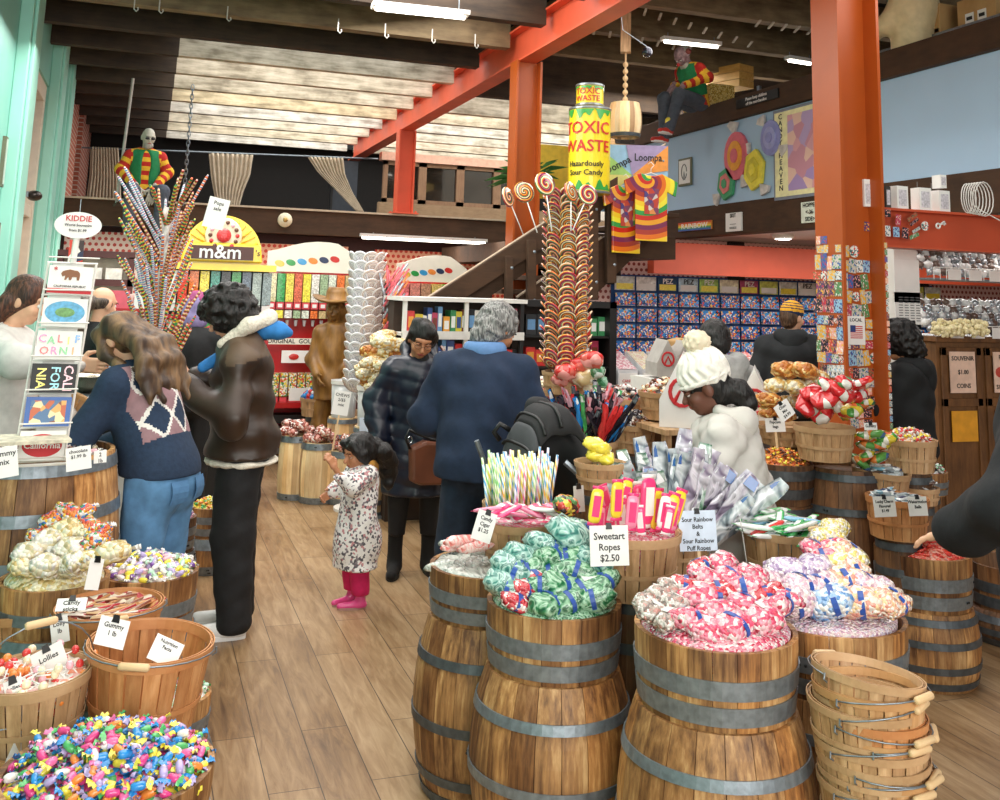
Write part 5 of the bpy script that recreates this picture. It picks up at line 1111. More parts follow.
def shoe(o, J, i, mt, sole=None, fwd=(0, -1, 0), hi=0., name='shoe', L=.27, res=.009):
    s = J['s']; a = J['an'+i]; f = npv(*fwd); f /= np.linalg.norm(f); h = a+npv(0, 0, -.035*s); zf = a[2]-.085*s
    g = lambda k, z: npv(a[0]+f[0]*k*s, a[1]+f[1]*k*s, zf+z*s)
    pr = [('c', g(-.035, .04), g(.04, .042), .036*s, .04*s), ('c', g(.05, .038), g(L-.09, .03), .042*s, .033*s), ('c', g(-.0, .1), g(0, .045), .04*s, .04*s)]
    if hi: pr.append(('c', g(0, hi), g(0, .05), .054*s, .048*s))
    x = soft(name, mt, o, pr, res, k=.03*s, planes=[(npv(0, 0, zf+.012*s), (0, 0, -1))])
    if sole:
        b = MB(); n_ = 20; pts = []; px_ = npv(-f[1], f[0], 0)
        for j in range(n_): t_ = 2*PI*j/n_; kk = math.cos(t_); wd_ = (.045+.006*kk)*s; pp = a+f*((L/2-.065)+kk*(L/2-.0))*s+px_*math.sin(t_)*wd_; pts.append((pp[0], pp[1]))
        b.add([(p[0], p[1], zf+.0) for p in pts]+[(p[0], p[1], zf+.022*s) for p in pts], [tuple(range(n_-1, -1, -1)), tuple(range(n_, 2*n_))]+[(j, (j+1) % n_, (j+1) % n_+n_, j+n_) for j in range(n_)])
        b.build('sole', sole, x)
    return x
def hairm(name, c1, c2, sc=30.):
    if name in MATS: return MATS[name]
    m, t, p = nt(name); n = t.nodes.new('ShaderNodeTexNoise'); n.inputs['Scale'].default_value = sc; n.inputs['Detail'].default_value = 5; t.links.new(obc(t, (3, 3, .5)), n.inputs['Vector'])
    r = ramp(t, [c1, c2], False, [.38, .68]); t.links.new(n.outputs[0], r.inputs[0]); t.links.new(r.outputs[0], p.inputs['Base Color']); p.inputs['Roughness'].default_value = .5
    bump(t, p, n.outputs[0], .7, .01); MATS[name] = m; return m
def hair(o, J, q, mt, curl=0., vol=0., strands=(), res=.007, fr=.25, name='hair', bald=False, back=0., frq=80., side=.0, seed=1):
    """cap of hair with the face left free; strands: list of point lists in head coordinates"""
    h = J['hs']; H = J['H']
    pr = [('e', q(0, .018, .032), npv(.083+vol, .1+vol, .092+vol)*h, H), ('e', q(0, .05, -.02), npv(.074+vol, .062+vol, .085+vol)*h, H)]
    if back: pr.append(('e', q(0, .05, -.07), npv(.08+vol, .06+vol, .1+back)*h, H))
    for pts in strands:
        for a, b in zip(pts[:-1], pts[1:]): pr.append(('c', q(*a[:3]), q(*b[:3]), a[3]*h, b[3]*h))
    cuts = [('e', q(0, -.11-.004, -.03), npv(.068, .072, .082)*h, H)]
    nz = (lambda P: lumps(curl, frq, seed)(P)+wob(curl*.5, frq*.8, seed+3)(P)) if curl else wob(.003, 50, seed)
    return soft(name, mt, o, pr, res, k=.03, cuts=cuts, noise=nz)
black_hair = hairm('black_hair', '#060505', '#1a1410'); 
# ---- man with curly black hair, brown shearling jacket
p = onz(230, 632)
J = joints(1.0, bend=.1, arms={'R': ((-.27, .02, 1.14), (-.16, -.3, 1.24)), 'L': ((.31, -.04, 1.08), (.1, -.34, 1.24))}, hp=.5, hy=-.05, stance=.09, wide=1.1)
o, q = body('person with curly black hair in a brown shearling jacket looking down at a phone', p, math.radians(-100), J, 'fair', {'R': dict(d=(.5, -.8, .15), n=(.6, .3, .6), curl=.8), 'L': dict(d=(-.3, -.8, .1), n=(-.4, .2, .8), curl=.8)}, eyes='down')
lea = pm('brown_leather', '#35251a', .45, var=.35, ns=7, bmp=.25); fleece = pm('cream_fleece', '#e4dccb', .95, var=.1, ns=60, bmp=1.)
blk = cloth('black_cloth', '#151517', .8, var=.2)
jk = top(o, J, [lea, pm('worn_leather_yoke', '#5d4a38', .55, var=.15, ns=9)], .042, mifn=lambda C: ((C[:, 2]-.25*C[:, 1] > 1.35) & (C[:, 1] > -.09) & (np.abs(C[:, 0]) > .02)).astype(int), hem=.86, fat=1.15, fold=.009, seed=4, name='leather_jacket', flare=1.02, sleeve=.93)
cl = []
soft('fleece_hem', fleece, jk, [('e', npv(0, 0, .84), (.222, .185, .03), None)], .01, noise=wob(.004, 60), planes=[(npv(0, 0, .87), (0, 0, 1))])
soft('fleece_collar', fleece, jk, [('c', (.085, -.13, 1.43), (.1, .0, 1.53), .026, .036), ('c', (-.085, -.13, 1.43), (-.1, .0, 1.53), .026, .036), ('c', (.1, .0, 1.53), (.0, .09, 1.565), .036, .04), ('c', (-.1, .0, 1.53), (.0, .09, 1.565), .036, .04)], .01, k=.03, noise=wob(.004, 60))
soft('fleece_cuff', fleece, jk, [('e', J['elR']+(J['wrR']-J['elR'])*.92, (.05, .03, .05), np.array(Matrix(((.95, .24, 0), (-.24, .95, 0), (0, 0, 1)))))], .008, noise=wob(.003, 60))
soft('fleece_cuff', fleece, jk, [('e', J['elL']+(J['wrL']-J['elL'])*.92, (.05, .03, .05), None)], .008, noise=wob(.003, 60))
trousers(o, J, blk, .03, wid=1.35, cuff=.03, seed=6)
for i in 'LR': shoe(o, J, i, pm('white_canvas', '#e9e7e3', .6), pm('white_rubber', '#f2f1ee', .4), (-.15 if i == 'R' else .05, -1, 0), L=.29, name='sneaker')
hair(o, J, q, black_hair, .012, .045, res=.008, strands=[[(0, -.06, .08, .05), (0, -.09, .07, .04)], [(.05, .06, -.08, .05), (.02, .08, -.1, .05)], [(-.05, .06, -.08, .05), (0, .08, -.1, .05)], [(-.06, -.02, .05, .06), (-.075, .03, .0, .045)], [(.06, -.02, .05, .06), (.075, .03, .0, .045)]])
bl = cloth('bright_blue_cloth', '#2f7ec4', .8, var=.15)
soft('blue_hood', bl, o, [('c', (.0, .08, 1.5), (.0, .15, 1.5), .05, .045), ('c', (0, .15, 1.5), (0, .2, 1.49), .045, .02), ('c', (.0, -.13, 1.37), (0, -.23, 1.3), .035, .03)], .01, k=.03, noise=wob(.005, 30))
ph = tag(MB().box(-.035, -.004, -.07, .035, .004, .07).box(-.031, -.0052, -.065, .031, -.0045, .065, 1).build('phone', [pm('white_phone', '#e6e6e6', .2), eyed], loc=(0, 0, 0), bevel=.003), 'white phone held by the person in the brown shearling jacket', 'phone')
M_ = Matrix.Translation(p) @ Matrix.Rotation(math.radians(-100), 4, 'Z'); ph.location = M_ @ Vector((-.02, -.44, 1.32)); ph.rotation_euler = (1.0, 0, math.radians(60))
gl = soft('blue_cloth_bundle', cloth('sky_blue_plush', '#4a9fd8', .9), None, [('c', (0, 0, 0), (0, -.02, -.16), .03, .045), ('c', (0, 0, .0), (.02, .04, .06), .03, .03), ('c', (0, 0, .0), (-.06, -.02, .03), .03, .022), ('c', (0, 0, -.02), (.03, .05, -.1), .03, .03)], .008, k=.03, noise=wob(.004, 50)); tag(gl, 'sky blue plush bundle hanging from the hands of the person in the brown jacket', 'plush'); gl.location = M_ @ Vector((.02, -.42, 1.2))
# ---- woman in jeans and argyle sweater, bending over the big barrel
J = joints(.96, bend=.42, twist=.0, arms={'R': ((-.25, -.3, 1.06), (-.22, -.52, .98)), 'L': ((.26, -.3, 1.05), (.2, -.54, .98))}, hp=.35, hy=0, stance=.095)
p = onz(0, 0, 0); p = at(156, 540, 4.25); p.z = 0
RZ3 = math.radians(-125)
o, q = body('person with wavy brown hair in a navy argyle sweater and jeans, bending forward', p, RZ3, J, 'fair', {'R': dict(d=(.1, -.7, -.6), n=(0, -.3, -1), curl=.5), 'L': dict(d=(-.1, -.7, -.6), n=(0, -.3, -1), curl=.5)}, eyes='down')
nav = cloth('navy_knit', '#1f3149', .9, var=.15, ns=50); arp = cloth('dusty_pink_knit', '#8f6f74', .9); wht = cloth('white_knit_line', '#d9d5cf', .9)
Bi = J['B']
def arg(C):
    L = (C-J['pel'])@Bi; u = L[:, 0]+.03; v = L[:, 2]-.3; back = (L[:, 1] > .03) & (np.abs(u) < .2) & (np.abs(v) < .17)
    a = (u+v*.75)/.13; b = (u-v*.75)/.13; ch = (np.floor(a)+np.floor(b)) % 2 == 0
    ln = (np.abs((a+.5) % 1-.5) < .07) | (np.abs((b+.5) % 1-.5) < .07)
    return np.where(back & ln, 2, np.where(back & ch, 1, 0))
top(o, J, [nav, arp, wht], .034, hem=.95, fat=1.2, fold=.007, seed=7, mifn=arg, res=.0085, sleeve=1.0)
denim = cloth('blue_denim', '#5480a8', .85, var=.2, ns=18)
tr = trousers(o, J, denim, .026, wid=1.0, cuff=.08, seed=8, name='jeans', topz=1.06)
for sg in (-1, 1): MB().grid(lambda u, v: (sg*(.03+.09*u), .15-.02*u+.012*math.sin(PI*v), (.87+.1*v)*.93), 4, 4).build('jeans_pocket', cloth('denim_pocket', '#4c77a0', .85), tr, thick=.003)
for i in 'LR': shoe(o, J, i, pm('white_canvas', '#e9e7e3'), pm('white_rubber', '#f2f1ee'), name='sneaker')
hb = hairm('brown_highlight_hair', '#38261a', '#8a6a48', 7)
S_ = []
for k in range(26):
    a = -1.25+2.5*k/25; x0 = .075*math.sin(a); st_ = .03
    S_.append([(x0, .02+.05*math.cos(a), .05, .032), (x0*1.25, .1, -.03, .024), (x0*1.6+.012*math.sin(k), .15+.015*math.cos(k*2), -.11, .018), (x0*1.8-.014*math.sin(k), .15+.024*math.sin(k*3), -.2, .016), (x0*1.9+.016*math.cos(k), .13+.01*math.sin(k*7), -.27-.03*math.sin(k*5), .012), (x0*2-.01*math.cos(k), .12+.02*math.sin(k*7), -.34-.05*math.sin(k*5), .004)])
for sg in (-1, 1): S_.append([(sg*.07, -.03, .05, .03), (sg*.088, -.03, -.05, .024), (sg*.1, .02, -.14, .024), (sg*.11, .07, -.2, .02)])
hair(o, J, q, hb, .004, .0, S_, res=.0065, frq=60)
# ---- child in a white floral coat
J = joints(.535, arms={'R': ((-.235, -.03, 1.2), (-.2, -.22, 1.1)), 'L': ((.22, -.19, 1.25), (.16, -.36, 1.42))}, hs=.86, hp=.25, hy=.1, stance=.1, wide=1.05, pel=(0, 0, .9))
J['neck'] = J['neck']-npv(0, 0, .0)
p = onz(354, 606); RZ = math.radians(-78)
flw = cells('floral_coat_cloth', ['#f2efec', '#f4f1ee', '#f0ecea', '#5d5a60', '#f3f0ee', '#8a8288', '#f4f1ee', '#c98f93', '#efecea', '#6a666c', '#f2efec'], 85, .9, 0, .1)
o, q = body('small child with a black ponytail in a white floral coat and pink trousers', p, RZ, J, 'tan', {'R': dict(d=(.1, -.8, -.3), n=(1, 0, 0), curl=.9, k=1.15), 'L': dict(d=(-.1, -.5, .8), n=(-.6, -.3, 0), curl=1., k=1.15)}, eyes='down')
top(o, J, flw, .03, hem=.44, fat=1.3, fold=.006, seed=12, name='coat', flare=1.32, sleeve=.92, res=.009)
soft('mustard_collar', cloth('mustard_knit', '#c08a3c', .9), o, [('c', J['neck']+npv(-.03, .02, .0), J['neck']+npv(.03, .02, .0), .046, .046), ('c', J['neck']+npv(0, .06, -.02), J['neck']+npv(0, -.03, .0), .04, .04)], .007, k=.03)
pinkc = cloth('hot_pink_trousers_cloth', '#d21d5f', .8, var=.1)
trousers(o, J, pinkc, .018, wid=1.25, cuff=.14, seed=9, fold=.005)
for i in 'LR':
    b_ = shoe(o, J, i, pm('pink_boot', '#ea4f93', .35, coat=.3), pm('boot_sole', '#b98f86', .6), (-.3 if i == 'L' else .12, -1, 0), hi=.16, name='boot', L=.3)
    soft('fur_cuff', pm('grey_fur', '#9b8f80', .95, bmp=1.), b_, [('e', J['an'+i]+npv(0, .0, .06), (.044, .044, .022), None)], .006, noise=wob(.004, 90))
S_ = [[(sg*.02+.03*math.sin(k), .09, .0, .035), (sg*.04+.01*k, .16, -.03-.01*k, .04), (.01*k, .2, -.12, .045), (.01*k-.02, .2, -.2, .04), (.01*k, .17, -.28, .018)] for k, sg in ((0, 1), (1, -1), (2, 1), (-2, -1))]
S_ += [[(sg*.06, -.06, .07, .03), (sg*.083, -.03, -.0, .022), (sg*.085, .0, -.05, .02)] for sg in (-1, 1)]
hh = hair(o, J, q, black_hair, .004, .006, S_, res=.006)
MB().tube([q(.0, .12, .02), q(.01, .14, -.02)], .02, 10).build('hair_tie', cmat['yellow'], hh)
hc = MB(); [hc.ell(tuple(q(-.075+.004*k, -.055+.008*k, .07+.012*k)), (.009,)*3, 8, 5) for k in range(4)]; hc.build('hair_clip', pm('pearl_clip', '#f2ded6', .2, coat=.6), hh)
# ---- woman with glasses in a navy quilted coat
p = onz(411, 573); J = joints(.9, bend=.08, lean=-.04, arms={'R': ((-.3, .0, 1.14), (-.27, -.12, .9)), 'L': ((.26, -.04, 1.13), (.2, -.2, .93))}, hp=.42, hr=.14, hy=-.02, stance=.11, wide=1.0)
o, q = body('person with glasses and short black hair in a navy quilted coat and black boots', p, math.radians(-8), J, 'tan', {'R': dict(d=(.15, -.3, -.9), n=(.7, .5, 0), curl=.7, k=1.05)}, eyes='down')
nc = pm('navy_shiny_nylon', '#10182a', .4, var=.1, ns=12, coat=.1)
top(o, J, nc, .045, hem=.53, fat=1.15, fold=.005, seed=14, name='quilted_coat', quilt=(36, .2, .008), flare=1.18, sleeve=.92, res=.011)
soft('hood', nc, o, [('c', (-.09, -.02, 1.3), (-.07, .08, 1.36), .035, .045), ('c', (.09, -.02, 1.3), (.07, .08, 1.36), .035, .045), ('c', (-.07, .08, 1.36), (.07, .08, 1.36), .05, .05)], .01, k=.03, noise=wob(.004, 30))
soft('black_scarf', blk, o, [('e', (0, -.09, 1.27), (.06, .04, .09), None)], .01, noise=wob(.004, 30))
trousers(o, J, blk, .014, cuff=.25)
for i in 'LR': shoe(o, J, i, pm('black_suede', '#161413', .9), pm('boot_sole_black', '#1c1a18', .7), (-.2 if i == 'R' else .25, -1, 0), hi=.3, name='boot', L=.29)
hair(o, J, q, black_hair, .0, .004, [[(-.05, .02, .1, .03), (-.075, -.02, .05, .016), (-.078, .03, -.04, .016)], [(.0, -.03, .11, .02), (.05, -.05, .08, .02), (.074, -.02, .03, .018), (.08, .03, -.04, .02)], [(-.03, .08, -.06, .04), (.03, .08, -.06, .04)]], back=.0)
gm_ = MB()
for sg in (-1, 1): gm_.tube([q(sg*.031+.021*math.cos(t_), -.1, .0+.017*math.sin(t_)) for t_ in [2*PI*k/16 for k in range(16)]], .0014, 5, closed=True); gm_.tube([q(sg*.052, -.1, .005), q(sg*.078, -.04, .008), q(sg*.08, .01, .0)], .0014, 5)
gm_.tube([q(-.011, -.102, .0), q(0, -.105, .004), q(.011, -.102, .0)], .0014, 5); gm_.build('glasses', pm('dark_metal_frame', '#4a4038', .3, .7), o)
Mp = Matrix.Translation(p) @ Matrix.Rotation(math.radians(-8), 4, 'Z')
bg = thing('handbag', 'brown leather handbag hanging at the hip of the person with glasses', 'handbag', Mp @ Vector((.07, -.27, .6)), math.radians(4)); bl_ = pm('brown_bag_leather', '#6a3c28', .4, var=.2, ns=8, coat=.2)
b = MB(); b.prism([(-.14, .0), (-.15, .2), (-.06, .235), (.13, .215), (.14, .02), (.1, -.025), (-.08, -.02)], .09); b.build('bag_body', bl_, bg, bevel=.018)
MB().tube([(-.15, 0, .19), (-.18, .0, .25), (-.16, -.0, .3), (-.02, .0, .24), (.13, 0, .21)], .009, 7).build('bag_piping', black, bg, smooth=True)
MB().tube([(.12, 0, .22), (.13, .03, .45), (.14, .1, .68), (.1, .2, .78)], .011, 7).build('shoulder_strap', bl_, bg, smooth=True)
for x in (-.15, .12): MB().tube([(x+.014*math.cos(t_), 0, .24+.02*math.sin(t_)) for t_ in [2*PI*k/10 for k in range(10)]], .004, 5, closed=True).build('metal_ring', chrome, bg)
# ---- grey haired man in a navy sweater, back to the camera
p = at(478, 560, 4.72); p.z = 0; J = joints(.985, bend=.1, arms={'L': ((.3, -.1, 1.12), (.18, -.3, 1.03)), 'R': ((-.29, -.05, 1.12), (-.18, -.28, 1.03))}, hp=.5, hy=-.75, wide=1.1, stance=.12)
o, q = body('large person with grey hair in a navy sweater, seen from behind', p, math.radians(158), J, 'tan', None, eyes='down')
nv2 = cloth('navy_fleece', '#1b2a42', .9, var=.12)
top(o, J, nv2, .038, hem=.86, fat=1.35, fold=.007, seed=21, flare=1.08, neckcut=.02)
soft('blue_collar', cloth('blue_shirt_cloth', '#5f84b4', .8), o, [('c', J['neck']+npv(-.06, .02, .02), J['neck']+npv(.06, .02, .02), .05, .05), ('c', J['neck']+npv(0, .05, .02), J['neck']+npv(0, -.03, .02), .055, .05)], .009, k=.04, planes=[(J['neck']+npv(0, 0, .06), (0, 0, 1))])
trousers(o, J, cloth('dark_denim', '#1d2a3d', .85, var=.2), .02, wid=1.25, topz=1.03)
for i in 'LR': shoe(o, J, i, blk, black)
hair(o, J, q, hairm('grey_curly_hair', '#4c4b4a', '#a9a7a4', 40), .006, .014, [[(0, .08, -.06, .05), (.02, .09, -.09, .04)]], frq=95)
# ---- white hat and white quilted jacket
p = at(739, 440, 4.35); p.z = 0; J = joints(.85, bend=.22, hp=.3, hy=.05, arms={'R': ((-.24, -.1, 1.1), (-.2, -.3, 1.02)), 'L': ((.24, -.12, 1.1), (.1, -.35, 1.05))}, wide=1.1)
o, q = body('person in a white knitted bobble hat and white quilted jacket, facing left', p, math.radians(-122), J, 'dark', None, eyes='down')
wj = pm('white_quilted_cloth', '#cac5be', .6, var=.04, ns=20)
top(o, J, wj, .05, hem=.72, fat=1.35, fold=.004, seed=22, name='quilted_jacket', quilt=(38, .75, .011, 1), flare=1.08, res=.012)
_n = J['neck']
soft('jacket_hood', wj, o, [('c', _n+npv(-.07, .1, -.02), _n+npv(.07, .1, -.02), .06, .06), ('c', _n+npv(-.08, .0, .02), _n+npv(-.07, .1, -.02), .035, .05), ('c', _n+npv(.08, .0, .02), _n+npv(.07, .1, -.02), .035, .05)], .011, k=.04, noise=wob(.005, 40))
trousers(o, J, blk, .015)
for i in 'LR': shoe(o, J, i, blk, black)
hair(o, J, q, black_hair, .004, .0, [[(0, .08, -.03, .045), (0, .13, -.07, .05), (.0, .15, -.13, .045)], [(-.078, -.04, .0, .012), (-.082, -.03, -.06, .008)]], res=.007)
kn = pm('white_cable_knit', '#e9e4da', .95, var=.06, ns=40); 
def kz(P):
    L = (P-J['head'])@J['H']; a = np.arctan2(L[..., 1], L[..., 0]); return .006*np.sin(a*14+3.5*np.abs(((L[..., 2]*22) % 2)-1))
ht = soft('knitted_hat', kn, o, [('e', q(0, .02, .055), npv(.102, .118, .098), J['H']), ('e', q(0, .03, .105), npv(.085, .09, .07), J['H'])], .006, k=.04, noise=kz, planes=[(q(0, -.0, .018), J['H']@npv(0, -.25, -1))])
soft('hat_brim', kn, ht, [('e', q(0, .016, .03), npv(.106, .122, .022), J['H'])], .006, noise=wob(.002, 80))
soft('bobble', pm('cream_fur', '#ded0b6', .95, bmp=1.), ht, [('e', q(0, .05, .195), npv(.062, .062, .055), None)], .006, noise=lambda P: lumps(.008, 130, 2)(P))
# ---- grey hoodie and others farther back
p = at(722, 420, 5.9); p.z = 0; J = joints(.93, hp=.35, hy=.2, wide=1.15, bend=.06); o, q = body('person with short dark hair in a grey hoodie behind the white bobble hat', p, math.radians(175), J, 'tan', None)
gh = cloth('grey_hoodie_cloth', '#9b9a98', .9); top(o, J, gh, .036, hem=.84, fat=1.3, fold=.007, seed=31, name='hoodie')
soft('hood', gh, o, [('c', (-.08, .07, 1.36), (.08, .07, 1.36), .05, .05), ('c', (-.09, -.02, 1.39), (-.08, .07, 1.36), .035, .05), ('c', (.09, -.02, 1.39), (.08, .07, 1.36), .035, .05), ('e', (0, .12, 1.3), (.08, .04, .1), None)], .011, k=.04, noise=wob(.005, 30))
trousers(o, J, blk, .015); hair(o, J, q, black_hair, .003, .004); [shoe(o, J, i, blk, black) for i in 'LR']
p = at(790, 350, 8.2); p.z = 0; J = joints(.99, hp=.1, hy=-.8, wide=1.15); o, q = body('person in a black hooded jacket and a yellow and navy striped beanie', p, math.radians(150), J, 'fair', None)
top(o, J, cloth('charcoal_jacket_cloth', '#1d2023', .8), .045, hem=.8, fat=1.35, fold=.008, seed=33, name='hooded_jacket')
soft('hood', MATS['charcoal_jacket_cloth'], o, [('c', (-.08, .08, 1.44), (.08, .08, 1.44), .055, .055), ('e', (0, .13, 1.38), (.09, .045, .11), None), ('c', (-.09, -.02, 1.46), (-.08, .08, 1.44), .035, .05), ('c', (.09, -.02, 1.46), (.08, .08, 1.44), .035, .05)], .012, k=.04)
trousers(o, J, blk, .015); hair(o, J, q, hairm('brown_short_hair', '#3a281b', '#6b4a30'), .002, .0); [shoe(o, J, i, blk, black) for i in 'LR']
yb = cloth('yellow_knit', '#e8a92f', .9); nb = cloth('navy_knit_band', '#1d2d4f', .9)
soft('beanie', [yb, nb], o, [('e', q(0, .012, .05), npv(.09, .108, .095), J['H'])], .006, planes=[(q(0, 0, .012), J['H']@npv(0, -.1, -1))], mifn=lambda C: (lambda z: ((z < .045) | ((z > .068) & (z < .076)) | ((z > .09) & (z < .098)) | ((z > .112) & (z < .12))).astype(int))(((C-J['head'])@J['H'])[:, 2]))
p = at(908, 420, 6.4); p.z = 0; J = joints(.93, hp=.3, hy=-.1, arms={'R': ((-.25, -.12, 1.14), (-.13, -.3, 1.3)), 'L': ((.22, -.15, 1.14), (.06, -.3, 1.36))}, wide=1.08); o, q = body('person with curly black hair in a black hoodie beside the souvenir coin cabinet', p, math.radians(-135), J, 'tan', {'R': dict(d=(.3, -.5, .8), n=(.2, .8, 0), curl=1.), 'L': dict(d=(-.2, -.5, .8), n=(0, .8, 0), curl=1.)})
hd_ = cloth('black_hoodie_cloth', '#151618', .9); top(o, J, hd_, .04, hem=.82, fat=1.3, fold=.008, seed=35, name='hoodie')
soft('hood', hd_, o, [('c', (-.08, .09, 1.33), (.08, .09, 1.33), .055, .055), ('e', (0, .14, 1.27), (.09, .045, .11), None), ('c', (-.09, -.02, 1.36), (-.08, .09, 1.33), .035, .05), ('c', (.09, -.02, 1.36), (.08, .09, 1.33), .035, .05)], .012, k=.04)
trousers(o, J, blk, .015); hair(o, J, q, black_hair, .01, .034, [[(0, .08, -.06, .06), (.0, .1, -.09, .05)]], frq=85); [shoe(o, J, i, blk, black) for i in 'LR']
# ---- person in black at the right edge
p = at(1074, 600, 3.35); p.z = 0; J = joints(1.03, bend=.04, hp=.1, arms={'L': ((.35, -.1, 1.08), (.2, -.3, .93)), 'R': ((-.25, .06, 1.1), (-.25, -.02, .85))}, wide=1.2); o, q = body('person in a loose black jacket at the right edge, one hand before the red gummies', p, math.radians(-150), J, 'fair', {'L': dict(d=(-.1, -.8, -.25), n=(0, -.1, -1), curl=.35)})
top(o, J, cloth('black_wool_jacket_cloth', '#14161a', .85, var=.25), .058, hem=.62, fat=1.5, fold=.009, seed=41, name='jacket', flare=1.1)
trousers(o, J, blk, .03, wid=1.3); hair(o, J, q, black_hair, .003, .006); [shoe(o, J, i, blk, black) for i in 'LR']
# ---- left rear people
p = at(0, 330, 5.0); p.z = 0; J = joints(1.02, bend=.12, hp=.3, arms={'R': ((-.26, -.2, 1.32), (-.2, -.45, 1.3)), 'L': ((.25, -.12, 1.2), (.18, -.3, 1.0))}); o, q = body('person in a white sweater with long brown hair behind the postcard rack', p, math.radians(75), J, 'fair', None)
top(o, J, cloth('off_white_knit', '#d9d6d1', .9, var=.08), .036, hem=.88, fat=1.3, fold=.008, seed=44); trousers(o, J, cloth('dark_denim', '#1d2a3d'), .02); [shoe(o, J, i, blk, black) for i in 'LR']
hair(o, J, q, hairm('red_brown_hair', '#2d1a12', '#6e4330'), .0, .004, [[(x, .07, -.03, .04), (x*1.3, .1, -.15, .04), (x*1.3, .11, -.28, .03), (x, .1, -.34, .015)] for x in (-.06, -.03, 0, .03, .06)])
p = at(92, 380, 6.6); p.z = 0; J = joints(.98, hp=.2, hy=.3, wide=1.15); o, q = body('balding person with a ponytail in a pale blue shirt and black apron behind the counter', p, math.radians(115), J, 'fair', None)
top(o, J, [cloth('pale_blue_shirt_cloth', '#8fa9c8', .8), blk], .03, hem=.84, fat=1.35, seed=47, name='shirt', mifn=lambda C: ((C[:, 2] > 1.22) & (C[:, 1] > -.02) | (C[:, 1] < -.09)).astype(int)); trousers(o, J, blk, .02); [shoe(o, J, i, blk, black) for i in 'LR']
hm_ = hairm('ash_brown_hair', '#2e231c', '#7a6657')
soft('hair', hm_, o, [('e', q(0, .03, -.0), npv(.083, .085, .055), J['H']), ('c', q(0, .1, -.0), q(.0, .14, -.03), .03, .04), ('c', q(0, .14, -.03), q(.0, .13, -.2), .045, .035), ('c', q(0, .13, -.2), q(0, .12, -.27), .03, .012)], .008, k=.03, cuts=[('e', q(0, -.11, -.0), npv(.075, .09, .09), J['H'])], noise=wob(.004, 40))
p = at(190, 380, 7.2); p.z = 0; J = joints(.965, hp=.2, hy=.0, wide=1.12, arms={'L': ((.26, -.08, 1.16), (.1, -.3, 1.1)), 'R': ((-.26, -.08, 1.16), (-.1, -.3, 1.1))}); o, q = body('person with purple and pink hair in a black top, back turned', p, math.radians(172), J, 'fair', None)
top(o, J, blk, .036, hem=.84, fat=1.2, seed=49, name='shirt', neckcut=-.005); trousers(o, J, blk, .02); [shoe(o, J, i, blk, black) for i in 'LR']
ph1 = pm('magenta_hair', '#8d2a63', .6, bmp=.5, ns=30); ph2 = pm('lilac_hair', '#9384b4', .6, bmp=.5, ns=30)
pr_ = [('e', q(0, .018, .03), npv(.09, .105, .098), J['H']), ('e', q(0, .035, -.05), npv(.094, .08, .11), J['H']), ('e', q(0, .035, -.1), npv(.09, .075, .075), J['H'])]
soft('hair', [ph1, ph2], o, pr_, .007, k=.03, cuts=[('e', q(0, -.12, -.05), npv(.072, .08, .12), J['H'])], noise=wob(.003, 60), mifn=lambda C: (((C-J['head'])@J['H'])[:, 2]+.03*np.sin(C[:, 0]*90) < .03).astype(int), planes=[(q(0, 0, -.14), (0, 0, -1))])
# ---- carved wooden cowboy
statm = wood('carved_statue_wood', '#5a3a1c', '#a37638', '#c49a52', axis=2, scale=3, streak=5, rough=.45, bmp=.4)
p = at(331, 400, 9.1); J = joints(.95, arms={'R': ((-.2, .0, 1.12), (-.14, -.15, .98)), 'L': ((.2, -.0, 1.12), (.14, -.2, 1.0))}, hp=.05, hy=-.3, wide=.85, pel=(0, 0, .95)); p.z = .0
o, q = body('life-size carved wooden cowboy statue with a hat, standing before the jelly bean bins', p, math.radians(-12), J, 'tan', None, cat='statue', name='cowboy_statue', skinmat=statm, lips=False)
top(o, J, statm, .02, hem=.74, fat=1.05, fold=.008, seed=52, name='carved_jacket', flare=1.05); trousers(o, J, statm, .015, wid=1.15, cuff=.06); [shoe(o, J, i, statm, statm, name='carved_boot', hi=.2) for i in 'LR']
soft('carved_hair', statm, o, [('e', q(0, .03, .0), npv(.095, .09, .11), J['H']), ('c', q(.05, .06, -.05), q(.06, .07, -.16), .05, .03), ('c', q(-.05, .06, -.05), q(-.06, .07, -.16), .05, .03)], .009, cuts=[('e', q(0, -.1, -.03), npv(.07, .08, .1), J['H'])], noise=wob(.005, 50))
b = MB(); b.lathe([(.0, .02), (.1, .02), (.16, .0), (.2, -.0), (.225, .02), (.2, .012), (.16, .012), (.1, .03), (.095, .09), (.075, .135), (.03, .12), (0, .118)], 32, cap=False, sx=1, sy=.9)
b.v = [(x, y, z+.25*x*x*3) for x, y, z in b.v]; hto = b.build('carved_hat', statm, o, smooth=True, loc=q(0, .01, .06)); hto.rotation_euler = (.05, .05, -.3)
